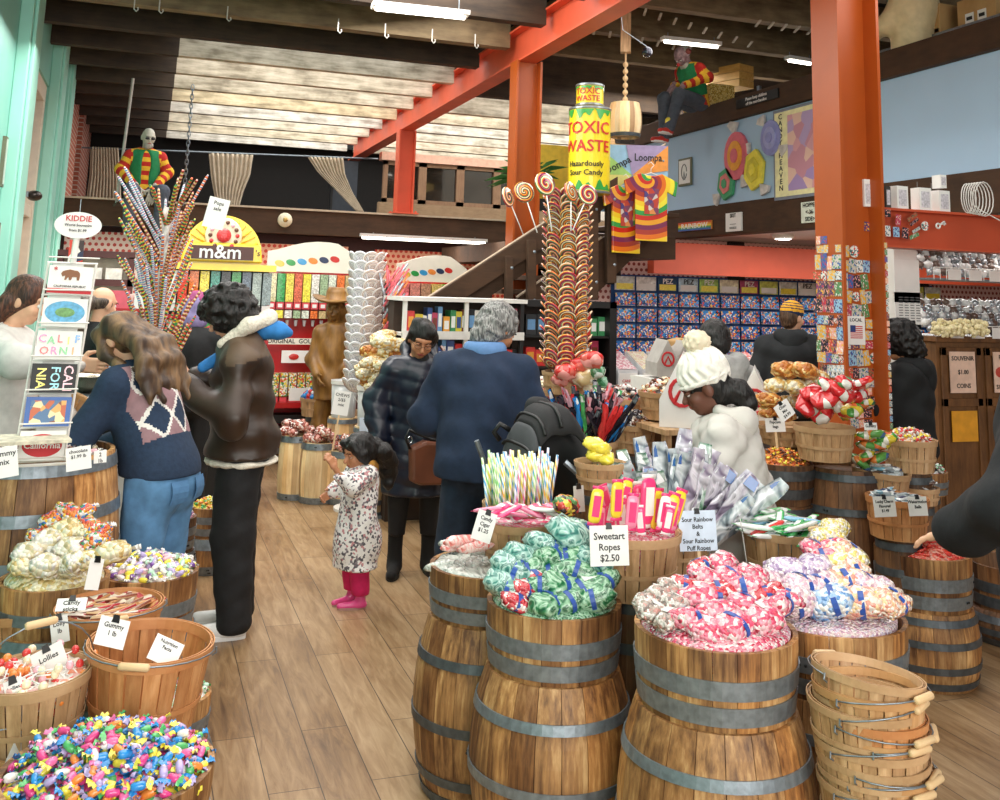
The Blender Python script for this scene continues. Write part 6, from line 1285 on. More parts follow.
# ---- seated costumed mannequins
strp = stripes('red_yellow_striped_knit', ['#b3261e', '#e8b93a'], 11, 2, 0)
def stripe_mi(J, n_=.055):
    def f(C):
        d = []
        for i in 'LR':
            t_, dd = _seg(C, J['sh'+i], J['el'+i]); t2, d2 = _seg(C, J['el'+i], J['wr'+i]); L1 = np.linalg.norm(J['el'+i]-J['sh'+i]); L2 = np.linalg.norm(J['wr'+i]-J['el'+i])
            d.append((np.minimum(dd, d2), np.where(dd < d2, t_*L1, L1+t2*L2)))
        dt = np.abs(C[:, 0])/1.0; torso_ = (np.abs(C[:, 0]) < .17*J['s']); v = np.where(d[0][0] < d[1][0], d[0][1], d[1][1]); v = np.where(torso_, C[:, 2], v)
        return (np.floor(v/n_) % 2).astype(int)
    return f
redk = cloth('red_knit', '#b8261c', .9); yelk = cloth('yellow_knit2', '#eab52f', .9); grn = cloth('green_felt', '#1e7a48', .9); jn = cloth('grey_denim', '#4d545f', .85, var=.2)
def mannequin(label, p, rz, sk, hp, hy, arms, legs, s, bend=.1, hands=None):
    J = joints(s, bend=bend, arms=arms, legs=legs, hp=hp, hy=hy, pel=(0, 0, .14), wide=1.05)
    o, q = body(label, p, rz, J, 'gray', hands, cat='mannequin', name='costumed_mannequin', skinmat=sk, lips=True)
    top(o, J, [redk, yelk], .02, hem=.88, fat=1.0, fold=.003, seed=60, name='striped_shirt', mifn=stripe_mi(J), res=.011, sleeve=.9)
    ve = torso(J, .034, 1.05, hip=False); soft('vest', grn, o, ve, .011, k=.04, planes=[(J['neck']+npv(0, 0, -.01), (0, 0, 1)), (J['pel']+npv(0, 0, -.05), (0, 0, -1))], cuts=[('c', J['chest']+J['B']@npv(0, -.16, .2), J['pel']+npv(0, -.16, -.1), .075*s, .05*s), ('e', J['shL']+npv(.06, 0, 0), (.07, .12, .12), None), ('e', J['shR']+npv(-.06, 0, 0), (.07, .12, .12), None), ('c', J['neck']-J['B']@npv(0, 0, .02), J['neck']+J['B']@npv(0, 0, .2), .056*s, .06*s)])
    pr = [('e', J['pel'], (.16*s, .13*s, .12*s), None)]
    for i in 'LR': pr += leg(J, i, .02, 1.1)
    soft('trousers', jn, o, pr, .013, k=.03, noise=wob(.004, 26))
    for i in 'LR':
        soft('sock', cmat['yellow'], o, [('c', J['an'+i]+npv(0, 0, .08), J['an'+i], .05*s, .048*s)], .01)
        shoe(o, J, i, pm('red_canvas', '#c9382c', .6), pm('white_rubber', '#f2f1ee', .4), (-.1 if i == 'R' else .15, -1, 0), hi=.12, name='sneaker')
    return o, q, J
grayface = pm('pale_mask_skin', '#bdb8a6', .6, var=.15, ns=8)
p = ony(139, 198, 13.2); p.z = 2.78
pm1 = at(141, 203, 12.0)
o, q, J = mannequin('seated mannequin with a pale bald head and green vest at the back balcony edge', pm1, math.radians(8), grayface, .25, .1, {'R': ((-.27, -.05, .38), (-.1, -.25, .16)), 'L': ((.27, -.05, .38), (.1, -.25, .16))}, {'R': ((-.17, -.42, .12), (-.17, -.42, -.32)), 'L': ((.17, -.42, .12), (.17, -.42, -.32))}, 1.02, .12, {'R': dict(d=(.3, -.3, -1), n=(0, 1, 0), curl=.2, k=1.3), 'L': dict(d=(-.3, -.3, -1), n=(0, 1, 0), curl=.2, k=1.3)})
gg = MB(); [gg.ell(tuple(q(sg*.034, -.1, .005)), (.026, .01, .016), 10, 6) for sg in (-1, 1)]; gg.build('dark_eye_patch', black, o)
soft('grey_beard', pm('grey_beard_fluff', '#a9a59a', .95, bmp=.8), o, [('e', q(0, -.05, -.09), npv(.06, .05, .05), J['H'])], .008, noise=wob(.004, 70))
_q = onx(696, 100, 5.72); pm2 = Vector((5.72, _q.y, 3.80))
bf = pm('painted_face', '#8a6f72', .6, var=.5, ns=28)
o, q, J = mannequin('seated mannequin with a painted face and red shoes on the mezzanine rail', pm2, math.radians(-75), bf, .75, .0, {'R': ((-.26, -.02, .42), (-.12, -.3, .33)), 'L': ((.26, -.05, .42), (.14, -.38, .28))}, {'R': ((-.15, -.43, .14), (-.13, -.45, -.36)), 'L': ((.13, -.43, .16), (.13, -.62, -.3))}, .86, .3, {'R': dict(d=(.1, -.6, -.7), n=(0, .5, -1), curl=.4, k=1.3), 'L': dict(d=(0, -.6, -.8), n=(0, .5, -1), curl=.4, k=1.3)})
soft('grey_beard', MATS['grey_beard_fluff'], o, [('e', q(0, -.055, -.1), npv(.06, .05, .06), J['H']), ('e', q(0, .05, .03), npv(.085, .07, .06), J['H'])], .008, noise=lumps(.006, 90))
nz_ = MB(); nz_.ell(tuple(q(0, -.12, -.02)), (.02,)*3, 12, 8); nz_.build('red_nose', cmat['red'], o, smooth=True)
for sg in (-1, 1): MB().ell(tuple(q(sg*.09, .04, .02)), (.035,)*3, 10, 6).build('hair_puff', pm('rust_hair_puff', '#7a3b34', .9, bmp=.8), o, smooth=True)
# ================================================================== DISPLAYS, SHELVES, DECORATION
g_ = random.Random(77)
def swirl(name, cols, turns=2.2, arms=1.):
    m, t, p = nt(name); x = t.nodes.new('ShaderNodeSeparateXYZ'); t.links.new(obc(t), x.inputs[0])
    an = math_(t, 'MULTIPLY', math_(t, 'ARCTAN2', x.outputs[2], x.outputs[0]), arms/6.2832)
    rr_ = math_(t, 'MULTIPLY', math_(t, 'SQRT', math_(t, 'ADD', math_(t, 'MULTIPLY', x.outputs[0], x.outputs[0]), math_(t, 'MULTIPLY', x.outputs[2], x.outputs[2]))), turns/.06)
    f = math_(t, 'FRACT', math_(t, 'ADD', an, rr_)); r = ramp(t, cols, True); t.links.new(f, r.inputs[0]); t.links.new(r.outputs[0], p.inputs['Base Color'])
    p.inputs['Roughness'].default_value = .12; p.inputs['Coat Weight'].default_value = .7; MATS[name] = m; return m
sws = [swirl('swirl_rainbow', ['#c8322f', '#e0983a', '#efe0c0', '#3f8a48', '#c84a60', '#2f345a']), swirl('swirl_dark', ['#5a2a3a', '#e0a23c', '#b83a2f', '#3f7a4a', '#f0d9b0']), swirl('swirl_orange', ['#e0702f', '#efd9b0', '#a8322f', '#5a2f4a', '#44855a'])]
def pop_mesh(mt, r=.055, st=.16):
    b = MB(); b.lathe([(0, -.007), (r*.8, -.0075), (r, -.003), (r, .003), (r*.8, .0075), (0, .007)], 22, 0, M=Matrix.Rotation(PI/2, 4, 'X')); b.tube([(0, 0, -r*.8), (0, 0, -r-st)], .003, 6, 1); return b.mesh('swirl_lollipop', [mt, paper], True)
pops = [pop_mesh(m_) for m_ in sws]
# ---- swirl lollipop tree
T = at(565, 372, 5.7); base = basket(T.x, T.y, T.z-.12, .12, .13, 'small slatted basket at the foot of the swirl lollipop tree', rb=.11, sm=slatt, rm_=rimt, n=16); hidden_keg(T.x, T.y, T.z-.122, 'keg carrying the swirl lollipop tree', .09)
topz = at(565, 196, 5.7).z
pt_ = thing('lollipop_stand', 'tall white display post crowded with swirl lollipops', 'display stand', (T.x, T.y, T.z-.11))
MB().tube([(0, 0, 0), (0, 0, topz-T.z+.11)], .018, 10).build('post', white, pt_, smooth=True)
rg = MB(); 
for k in range(24): z = .12+k*(topz-T.z-.02)/23; rg.lathe([(.018, z-.003), (.05, z-.002), (.05, z+.002), (.018, z+.003)], 10, cap=False)
rg.build('holder_discs', pm('clear_holder', '#d9d6d0', .2, coat=.5), pt_)
rows = 23
for k in range(rows):
    z = T.z+.05+k*(topz-T.z-.03)/(rows-1)
    for j in range(8):
        a = 2*PI*j/8+.4; i3 = g_.randrange(3); R = .115
        pp = Vector((T.x+R*math.cos(a), T.y+R*math.sin(a), z)); o = bpy.data.objects.new('swirl_lollipop', pops[i3]); COL.objects.link(o); o.location = pp
        o.rotation_euler = Euler((math.radians(42)+g_.uniform(-.1, .1), g_.uniform(-.1, .1), a+PI/2), 'XYZ')
        tag(o, '%s swirl lollipop on the tall lollipop post' % ['rainbow', 'dark red', 'orange'][i3], 'lollipop', '%s swirl lollipops on the post' % ['rainbow', 'dark red', 'orange'][i3]); o.scale = (.98,)*3
for px, py, rz, k, sc, lb in ((545, 184, 0, 0, 1.3, 'topmost big swirl lollipop of the tree'), (524, 192, -.2, 1, 1.15, 'big swirl lollipop upper left of the tree'), (522, 197, .5, 2, 1.1, 'big swirl lollipop far left of the tree crown'), (571, 192, .2, 1, 1.15, 'big swirl lollipop upper right of the tree'), (588, 195, -.3, 0, 1.15, 'big swirl lollipop far right of the tree crown')):
    if px == 522: px = 526-18
    o = bpy.data.objects.new('swirl_lollipop', pops[k]); COL.objects.link(o); o.location = at(px, py, 5.62); o.scale = (sc,)*3; o.rotation_euler = (-.25, (545-px)*-.012, .3+rz); tag(o, lb, 'lollipop', None)
# ---- candy stick tree
ccs = [stripes('banded_stick_%d' % i, c_, 42, 0, 0) for i, c_ in enumerate((['#c8362c', '#3a2f2a', '#e8a83a', '#e9ddc8'], ['#3f9a54', '#e8d23a', '#c8362c', '#20242a'], ['#2f5fa8', '#e9ddc8', '#c8362c', '#e88a3a'], ['#8a5aa8', '#e9ddc8', '#4f9ad0', '#f0e4d8'], ['#e0702c', '#26211f', '#5fb05a', '#d83a3a']))]
def stickm(m_): b = MB(); b.tube([(0, 0, 0), (.01, 0, 0), (.40, 0, 0), (.415, 0, 0)], [.005, .0075, .0075, .004], 8); return b.mesh('long_candy_stick', m_, True)
stk_ = [stickm(m_) for m_ in ccs]; Cn = ['red banded', 'green banded', 'blue banded', 'lilac banded', 'orange banded']
S0 = at(152, 400, 4.95); S1 = at(152, 205, 4.95)
tk = thing('candy_stick_stand', 'twisted white display trunk holding long candy sticks', 'display stand', (S0.x, S0.y, 0))
b = MB(); N_ = 60; H_ = S1.z
for i in range(2): b.tube([(.012*math.cos(k*.7+PI*i), .012*math.sin(k*.7+PI*i), H_*k/N_) for k in range(N_+1)], .016, 8)
b.build('trunk', pm('white_marbled_wrap', '#d9cfcb', .4, var=.25, ns=30), tk, smooth=True); MB().lathe([(0, 0), (.16, 0), (.16, .02), (.03, .04), (0, .04)], 24).build('trunk_base', steel, tk)
for i in range(86):
    z = S0.z+.02+(S1.z-S0.z-.12)*((i*13) % 86)/86; a = i*2.39996; til = math.radians(g_.uniform(50, 68)); k = g_.choice((0, 0, 1, 4, 2, 3) if math.cos(a) > 0 else (2, 3, 3, 1, 0))
    if math.cos(a) > .2: til = math.radians(g_.uniform(60, 74))
    o = place('long_candy_stick', stk_[k], (S0.x+.02*math.cos(a), S0.y+.02*math.sin(a), z-.05), (0, 0, 0), '%s long candy stick on the twisted trunk' % Cn[k], 'candy stick', '%s long sticks' % Cn[k], g_.uniform(.7, 1.05)); o.rotation_euler = Euler((0, -til, a), 'XYZ')
for i, (px, py, lean) in enumerate(((183, 170, .5), (192, 178, .6), (197, 180, .7), (176, 185, .3), (150, 185, -.02), (153, 188, .04))):
    p_ = at(px, py, 4.9); k = (0, 4, 0, 1, 1, 4)[i]; d_ = Vector((S0.x, S0.y, S1.z-.1))-p_; d_.normalize(); o = place('long_candy_stick', stk_[k], p_, (0, 0, 0), '%s long candy stick at the very top of the twisted trunk' % Cn[k], 'candy stick', '%s top sticks' % Cn[k], 1.05); o.rotation_euler = d_.to_track_quat('X', 'Z').to_euler()
card(['Pops', 'sale'], at(212, 228, 4.8), .1, .15, 'white paper sign hanging over the candy stick trunk', rz=-.1, roll=.2, tilt=0, clipc=False, size=.025)
# ---- module: jelly bean bins
binc = ['#d9cfa0', '#2f9a4a', '#ead75a', '#d86a4a', '#f0e04a', '#e6e3da', '#9fb890', '#d9e0cf', '#f0752a', '#c9b07a']
def bean(name, c): return cells('beans_'+name, [c, tuple(min(1, x*1.25+.02) for x in C_(c)[:3]), tuple(x*.75 for x in C_(c)[:3])], 90, .3, .4, .6)
def jelly(px0, px1, ytop, yp, n, label, cols, hz=.0, red_=True):
    A = ony(px0, ytop, yp); B_ = ony(px1, ytop, yp); W = B_.x-A.x; zt_ = A.z
    t = thing('jelly_bean_display', label, 'display', (A.x+W/2, yp, 0)); X = -W/2
    MB().box(X, .02, 0, W/2, .45, zt_-.0).build('cabinet', red, t)
    P = [(X-.02, zt_+.0), (X-.02, zt_+.2)]+[(X+W*f, zt_+.19+.10*math.sin(PI*(f*.9))*1.0+.04*f) for f in (.1, .25, .4, .55, .7, .8)]+[(X+W*.9, zt_+.25), (X+W+.05, zt_+.16), (X+W+.05, zt_+.0)]
    MB().prism(P, .03).build('header_board', pm('cream_board', '#ece6d6', .5, var=.03), t, loc=(0, -.05, 0))
    for j in range(6):
        c_ = ('#d9b93a', '#2f9a4a', '#3a9ad0', '#e88a3a', '#2a3a5a', '#c8322a')[j]; b = MB(); b.lathe([(0, -.008), (.05, -.006), (.05, .0), (0, .0)], 16, 0, M=Matrix.Translation((X+W*(.12+.13*j), -.068, zt_+.08+.012*j)) @ Matrix.Rotation(.25, 4, 'Y') @ Matrix.Diagonal((1, 1, .62, 1)) @ Matrix.Rotation(PI/2, 4, 'X')); b.build('bean_motif', pm('bean_'+c_[1:], c_, .3, coat=.3), t)
    bw = W/n
    for j in range(n):
        c_ = cols[j % len(cols)]; x = X+bw*(j+.5)
        bb = MB().box(x-bw*.44, -.1, zt_-.3, x+bw*.44, .02, zt_-.02).build('bean_bin', bean(c_[1:], c_), t)
        MB().box(x-bw*.42, -.105, zt_-.37, x+bw*.42, -.095, zt_-.305).box(x-bw*.25, -.108, zt_-.355, x+bw*.25, -.104, zt_-.32, 1).build('bin_label', [pm('bin_label_pink', '#d84a52', .5), paper], bb)
        if red_:
            MB().box(x-bw*.4, -.1, zt_-.46, x+bw*.4, .0, zt_-.385).build('bean_bin', bean(cols[(j+3) % len(cols)][1:], cols[(j+3) % len(cols)]), t)
            MB().lathe([(.02, 0), (.012, -.06)], 8, M=Matrix.Translation((x, -.06, zt_-.48))).build('spout', pm('clear_plastic', '#b9b5b5', .15, coat=.6), t)
    if red_:
        b = MB().box(X+.03, -.06, zt_-.72, W/2-.03, -.05, zt_-.66); b.build('name_strip', pm('cream_board', '#ece6d6'), t); text('ORIGINAL  GOURMET', .06, ink, t, (-.1, -.062, zt_-.69))
        MB().box(X+.18, -.07, zt_-.9, W/2-.1, -.05, zt_-.78).build('product_sign', paper, t)
        for j, c_ in enumerate(('#c8322a', '#e0a23c', '#3a9ad0')): MB().ell((X+.3+.28*j, -.075, zt_-.84), (.05, .008, .03), 12, 6).build('bean_motif', pm('bean_'+c_[1:], c_, .3, coat=.3), t)
        for j in range(n):
            x = X+bw*(j+.5); c_ = cols[(j+5) % len(cols)]
            MB().box(x-bw*.43, -.1, zt_-1.22, x+bw*.43, .02, zt_-1.0).build('bean_bin', cells('mixed_'+str(j % 3), [c_, '#d8432f', '#e9d23a', '#3f8f4a', '#f0ede4'], 70), t)
            MB().box(x-bw*.4, -.105, zt_-1.32, x+bw*.4, -.095, zt_-1.23).build('bin_label', MATS['bin_label_pink'], t)
        for z in (.55, .3): MB().box(X, -.25, z, W/2, .02, z+.05).build('shelf', red, t)
        MB().box(X+.02, -.2, .4, W/2-.02, .0, .48).build('black_tray', black, t); MB().box(X+.25, -.26, .62, W/2-.2, -.25, .74).build('product_sign', paper, t)
    return t
jelly(268, 352, 271, 10.2, 10, 'red jelly bean bin display with a cream header behind the cowboy statue', binc)
jelly(397, 461, 281, 11.2, 6, 'second jelly bean bin display seen under the stair rail', ['#d86a6a', '#d98a7a', '#b98a6a', '#d9c06a', '#7ab02f', '#3a8ac0'], red_=False)
# ---- yellow chocolate sign with bins
ym = pm('sign_yellow', '#f2cf1d', .35, var=.05, coat=.3); ymd = pm('sign_yellow_deep', '#dba915', .4); brn = pm('sign_brown', '#4a2014', .4)
Z0 = ony(221, 268, 8.6); sg_ = thing('candy_sign', 'yellow m&m\'s sign with a sunburst over tubes of coloured sweets', 'sign', (Z0.x, 8.6, 0)); z = Z0.z
MB().box(-.42, 0, 0, .42, .4, z-.34).box(-.42, .2, z-.34, .42, .4, z).build('black_cabinet', black, sg_)
MB().box(-.45, -.06, z-.02, .45, .3, z+.035).build('yellow_ledge', ym, sg_)
fan = MB(); P = [(.32*math.cos(PI*k/24), z+.12+.32*math.sin(PI*k/24)) for k in range(25)]+[(-.32, z+.03), (.32, z+.03)]; fan.prism(P, .03); fb = fan.build('sunburst', ym, sg_)
ry = MB()
for k in range(15): a = PI*(k+.5)/15; ry.tube([(.17*math.cos(a), -.02, z+.12+.17*math.sin(a)), (.3*math.cos(a), -.02, z+.12+.3*math.sin(a))], .008, 6)
ry.build('rays', ymd, fb, smooth=True)
MB().prism([(-.33, z+.05), (-.31, z+.2), (-.12, z+.21), (.12, z+.21), (.31, z+.2), (.33, z+.05)], .04).build('name_plate', ym, sg_, loc=(0, -.05, 0), bevel=.012)
MB().prism([(-.25, z+.07), (-.25, z+.18), (.25, z+.18), (.25, z+.07)], .02).build('brown_band', brn, sg_, loc=(0, -.075, 0))
text('m&m', .16, paper, sg_, (-.02, -.09, z+.128)); text("'s", .07, brn, sg_, (.285, -.09, z+.13))
MB().lathe([(0, -.02), (.14, -.015), (.15, 0), (0, 0)], 28, M=Matrix.Translation((0, -.04, z+.27)) @ Matrix.Rotation(PI/2, 4, 'X') @ Matrix.Rotation(PI, 4, 'X')).build('medallion', pm('medallion_cream', '#efe0c0', .4), sg_)
for k in range(14): a = 2*PI*k/14; MB().ell((.11*math.cos(a), -.07, z+.27+.11*math.sin(a)), (.018, .01, .018), 8, 5).build('sweet_motif', cmat[('red', 'brown', 'rose', 'brown')[k % 4]], sg_)
MB().ell((0, -.07, z+.27), (.06, .02, .06), 16, 8).build('red_sweet', cmat['red'], sg_)
for k, c_ in enumerate(('#e9e4da', '#e2452c', '#f0762a', '#f0d22f', '#2f8f7a', '#24282a', '#3f9a4f', '#5a6a7a', '#9aa8a0', '#7a8a8a')):
    x = -.38+.085*k; tb = MB().box(x-.036, -.03, z-.3, x+.036, .1, z-.03).build('colour_tube', bean('t'+c_[1:], c_), sg_); MB().box(x-.034, -.04, z-.36, x+.034, .06, z-.305).build('tube_mouth', pm('frosted_plastic', '#d9d3cf', .3), tb)
sh = MB(); [sh.box(-.42, -.08, z-h_, .42, .2, z-h_+.03) for h_ in (.42, .62, .85, 1.1, 1.4)]; sh.build('red_shelves', red, sg_)
for h_ in (.42, .62, .85): MB().box(-.4, -.06, z-h_-.16, .4, .1, z-h_-.01).build('small_packs', cells('small_packs%d' % int(h_*100), ['#e9e4da', '#d8322f', '#3f9a4f', '#f0d22f', '#2f5fa8', '#1f1a18'], 26, .4, .3, .3), sg_)
# ---- white wrapped lollipop rack and coloured stick rack
W0 = at(361, 388, 7.9); ws = thing('lollipop_rack', 'white wire rack of large wrapped white lollipops beside the cowboy statue', 'display rack', (W0.x, W0.y, 0)); zt_ = at(361, 262, 7.9).z
MB().tube([(0, 0, 0), (0, 0, zt_)], .014, 8).build('pole', white, ws, smooth=True); MB().lathe([(0, 0), (.17, 0), (.17, .02), (0, .03)], 20).build('rack_base', white, ws)
wp = [pop_mesh(swirl('white_brown_swirl', ['#e9e4e0', '#c9a890', '#f2efec', '#ddd3cf', '#b99a90'], 2), .07, .18), pop_mesh(swirl('white_grey_swirl', ['#efecec', '#cfccd2', '#f4f2f0', '#b9b6c0'], 2), .07, .18)]
for k in range(15):
    for j in range(5):
        a = -PI/2+(-1.3+.65*j)+.1*(k % 2); zz = W0.z+.03+k*(zt_-W0.z-.0)/14; i2 = 0 if j >= 2 else 1
        o = place('wrapped_lollipop', wp[i2], (W0.x+.12*math.cos(a), W0.y+.12*math.sin(a), zz), (0, 0, 0), '%s large wrapped lollipop on the white rack' % ['brown and white', 'grey and white'][i2], 'lollipop', '%s wrapped lollipops on the rack' % ['brown and white', 'grey and white'][i2]); o.rotation_euler = Euler((.6, g_.uniform(-.1, .1), a+PI/2), 'XYZ')
W1 = at(386, 352, 7.8); zt_ = at(386, 280, 7.8).z
ws = thing('stick_rack', 'wire rack of slanted pink and silver candy rods beside the white lollipops', 'display rack', (W1.x, W1.y, 0)); MB().tube([(0, 0, 0), (0, 0, zt_)], .01, 8).build('pole', steel, ws, smooth=True); MB().lathe([(0, 0), (.15, 0), (.15, .02), (0, .03)], 20).build('rack_base', steel, ws)
rod = [MB().tube([(0, 0, 0), (.2, 0, 0)], .009, 7).mesh('candy_rod', m_, True) for m_ in (pm('rod_pink', '#d8606a', .3, var=.5, ns=40), pm('rod_silver', '#a9adb5', .25, .4, var=.4, ns=40), pm('rod_orange', '#e0803c', .3, var=.4, ns=40))]
for k in range(54):
    zz = W1.z-.02+(zt_-W1.z)*((k*7) % 54)/54; a = g_.uniform(-.6, .6)-.2+(PI if k % 5 == 0 else 0); i3 = g_.choice((0, 0, 1, 2)); o = place('candy_rod', rod[i3], (W1.x-.05+.1*((k*5) % 9)/9, W1.y-.04+g_.uniform(-.03, .03), zz), (0, 0, 0), '%s slanted candy rod on the wire rack' % ['pink', 'silver', 'orange'][i3], 'candy stick', '%s rods on the rack' % ['pink', 'silver', 'orange'][i3]); o.rotation_euler = Euler((0, -1.0, a*.5), 'XYZ')
# ---- tubs, pale barrels with bags, popcorn
def tub(px, py, w_, D, h, label, mt, z0=None):
    p = rp(px, py, w_, D); t = thing('display_tub', label, 'tub', (p.x, p.y, p.z-h)); MB().lathe([(D/2*.9, 0), (D/2, h), (D/2-.006, h), (D/2*.9-.006, .01), (0, .01)], 28, cap=False).build('tub_wall', mt, t, smooth=True)
    MB().lathe([(D/2, h-.03), (D/2+.006, h-.03), (D/2+.006, h), (D/2, h)], 28, cap=False).build('tub_rim', white, t); return p
ftub = pm('frosted_tub', '#b9bab8', .3, var=.12, ns=9, coat=.3)
for (px, py, w_, lb) in ((345, 380, 26, 'tall frosted tub behind the sign card, left of the two'), (372, 386, 28, 'tall frosted tub below the popcorn bags')):
    p = tub(px, py, w_, .22, .3, lb, ftub); barrel(p.x, p.y, 0, p.z-.302, .12, 'pale barrel under the '+lb, wd=pine, rm=.14)
    if px > 360: pPop = p
    else: pTub = p
m_pc = cells('popcorn_bagged', ['#f0dfae', '#e3c27a', '#f7efd6', '#d9a95a', '#f1e6c6'], 48, .3, .4, 1., dist=.015); m_pc2 = cells('caramel_corn_bagged', ['#d98f3a', '#eab96a', '#c97a2c', '#f0cf8a', '#b9661f'], 48, .3, .4, 1., dist=.015)
PC = [bag_proto(m_pc, .2, .1, .09, None, False, 61, True), bag_proto(m_pc2, .2, .1, .09, None, False, 62, True)]
sp = [(at(px, py, 7.3+g_.uniform(-.1, .2)), g_.uniform(-.5, .5), sc, k) for px, py, sc, k in ((385, 342, 1.1, 0), (400, 345, 1.1, 0), (375, 350, 1.1, 1), (392, 353, 1.1, 0), (372, 362, 1, 0), (388, 365, 1.1, 0), (368, 374, 1.0, 0), (382, 378, 1.1, 0), (376, 388, .9, 0), (402, 356, 1, 1), (396, 370, 1, 0), (364, 368, .8, 0), (383, 336, 1, 0), (372, 382, .9, 1))]
scatter_bags(PC, sp, ['pale popcorn bag heaped behind the person with glasses', 'golden caramel corn bag heaped behind the person with glasses'], ['pale popcorn bags', 'golden popcorn bags'], .2, 3)
m_br = cells('red_brown_chew_bagged', ['#a8503f', '#e0b0a0', '#7a342a', '#c98070', '#f0dcd3'], 60, .2, .6, 1.); BR = [bag_proto(m_br, .13, .08, .07, None, False, 71), bag_proto(m_br, .11, .08, .06, None, True, 72)]
sp = []
for px, py, w_, D, lb in ((297, 434, 30, .25, 'pale wooden barrel with a steel foot ring, leftmost of three'), (320, 441, 34, .28, 'pale wooden barrel with black lettering, middle of three'), (346, 449, 34, .28, 'pale wooden barrel beside the small child, rightmost of three')):
    p = rp(px, py, w_, D); t = barrel(p.x, p.y, 0, p.z, D/2, lb, rm=D/2*1.12, wd=pine, hoops=(.06, .95), hw=.05); t.rotation_euler = (0, 0, 0)
    if px == 322: text('CLEAR TOY', .055, ink, t, (.0, -D/2*1.12-.006, p.z*.68))
    for k in range(9): a = k*2.4; sp.append((p+Vector((.1*math.cos(a)*(k > 0), .1*math.sin(a)*(k > 0), .03+(.05 if k < 3 else 0))), g_.uniform(0, 6), 1.1, k % 2))
scatter_bags(BR, sp, 'glossy red-brown chew bag piled on the pale barrels', 'chew bags on the pale barrels')
card(['CHEWS', '2/$5', 'mix'], at(339, 415, 7.1), .12, .17, 'white sign board standing on the pale barrels', rz=-.1, roll=.15, clipc=False, size=.03, stake=.25)
card(['Taffy'], at(367, 432, 7.0), .11, .1, 'square white sign right of the sign board on the pale barrels', clipc=False, size=.03, stake=.2, mt=pm('blue_white_card', '#cfdcec', .6))
p = rp(280, 436, 26, .26); half_barrel(p.x, p.y, 0, p.z, .15, 'small dark oak tub standing on the floor left of the pale barrels', rb=.14); heap(p, .13, .03, 50, [(candy('red', 'white', .03, .01, .01), 'red'), (candy('green', 'white', .03, .01, .01), 'green'), (candy('yellow', 'white', .03, .01, .01), 'yellow')], lambda c: '%s wrapped sweet in the small floor tub' % c, 'sweets in the small floor tub', name='tub_sweet', seed=61, base=cells('tubmix', ['#c84a3a', '#efe6da', '#4f9a5a', '#e6c04a'], 40))
p = rp(316, 398, 30, .28); basket(p.x, p.y, p.z-.16, .16, .14, 'cardboard-brown basket of red and blue eggs in front of the statue', rb=.12, sm=slatt, rm_=rimt, n=16); hidden_keg(p.x, p.y, p.z-.162, 'keg under the basket of red and blue eggs', .08)
heap(p, .13, .08, 44, [(ball_mesh('red', .022), 'red'), (ball_mesh('blue', .022), 'blue'), (ball_mesh('white', .022), 'white')], lambda c: '%s egg in the basket before the statue' % c, 'eggs in the basket before the statue', name='candy_egg', seed=62, base=cells('eggmix', ['#c8322a', '#2f5fa8', '#efe6da'], 40))
# ---- shop gondola below the stairs
GA = ony(395, 300, 7.55); GB = ony(512, 300, 7.55); gz = GA.z; t = thing('shelf_unit', 'long white shop shelving full of small packs below the staircase', 'shelf unit', (GA.x, 7.55, 0)); W = GB.x-GA.x
MB().box(0, .02, 0, W, .3, gz).build('back_panel', pm('shelf_back_brown', '#3b2c22', .7), t)
shz = [gz-.26, gz-.50, gz-.78, gz-1.06, gz-1.3]
MB().box(-.02, -.3, gz, W+.02, .3, gz+.03).build('top_board', white, t)
for z_ in shz:
    s_ = MB().box(0, -.28, z_, W, .02, z_+.02).build('shelf_board', white, t); MB().box(0, -.295, z_-.02, W, -.28, z_+.04).build('price_strip', pm('price_strip_white', '#dcd9d4', .4), s_)
    
for x in (0, W*.5, W-.03): MB().box(x, -.28, 0, x+.03, -.25, gz).build('upright', black if x > W*.6 else white, t)
pcols = ['#d8322f', '#2f4f8f', '#e9e4dc', '#e8a03a', '#1f2226', '#3f8f5a', '#b93a5a', '#6a9ac8', '#d9c23a', '#7a3a2a']
pmesh = [MB().box(-.5, -.5, 0, .5, .5, 1).box(-.36, -.52, .25, .36, -.5, .75, 1).mesh('candy_box', [pm('pack_'+c_[1:], c_, .35, coat=.3), paper if i % 2 else pm('pack_'+pcols[(i+3) % 10][1:], pcols[(i+3) % 10], .35, coat=.3)]) for i, c_ in enumerate(pcols)]
pnm = ['red', 'navy', 'white', 'orange', 'black', 'green', 'crimson', 'light blue', 'yellow', 'brown']
lv = ['top', 'second', 'third', 'fourth']
for si, z_ in enumerate(shz[:4]):
    x = .05
    while x < W-.06:
        w_ = g_.uniform(.03, .07); h_ = g_.uniform(.12, .2); k = g_.choice(range(10)) if si != 1 else g_.choice((1, 1, 4, 7, 1, 0)); k = k if x < W*.5 else g_.choice((0, 6, 9, 4, 5, 2))
        o = place('candy_box', pmesh[k], Vector((GA.x+x+w_/2, 7.55-.16, z_+.021)), (0, 0, g_.uniform(-.1, .1)), '%s pack on the %s shelf below the stairs' % (pnm[k], lv[si]), 'candy box', '%s packs on the %s shelf' % (pnm[k], lv[si])); o.scale = (w_*.92, .12, h_); x += w_
D0 = ony(514, 300, 7.6); W = ony(601, 300, 7.6).x-D0.x; t = thing('dark_shelf_unit', 'dark brown shelf unit with black frame behind the swirl lollipop tree', 'shelf unit', (D0.x, 7.6, 0)); MB().box(0, .02, 0, W, .3, gz-.02).build('back_panel', MATS['shelf_back_brown'], t); MB().box(W-.06, -.3, 0, W, .02, gz+.03).box(0, -.3, gz-.02, W, .3, gz+.03).build('black_frame', black, t)
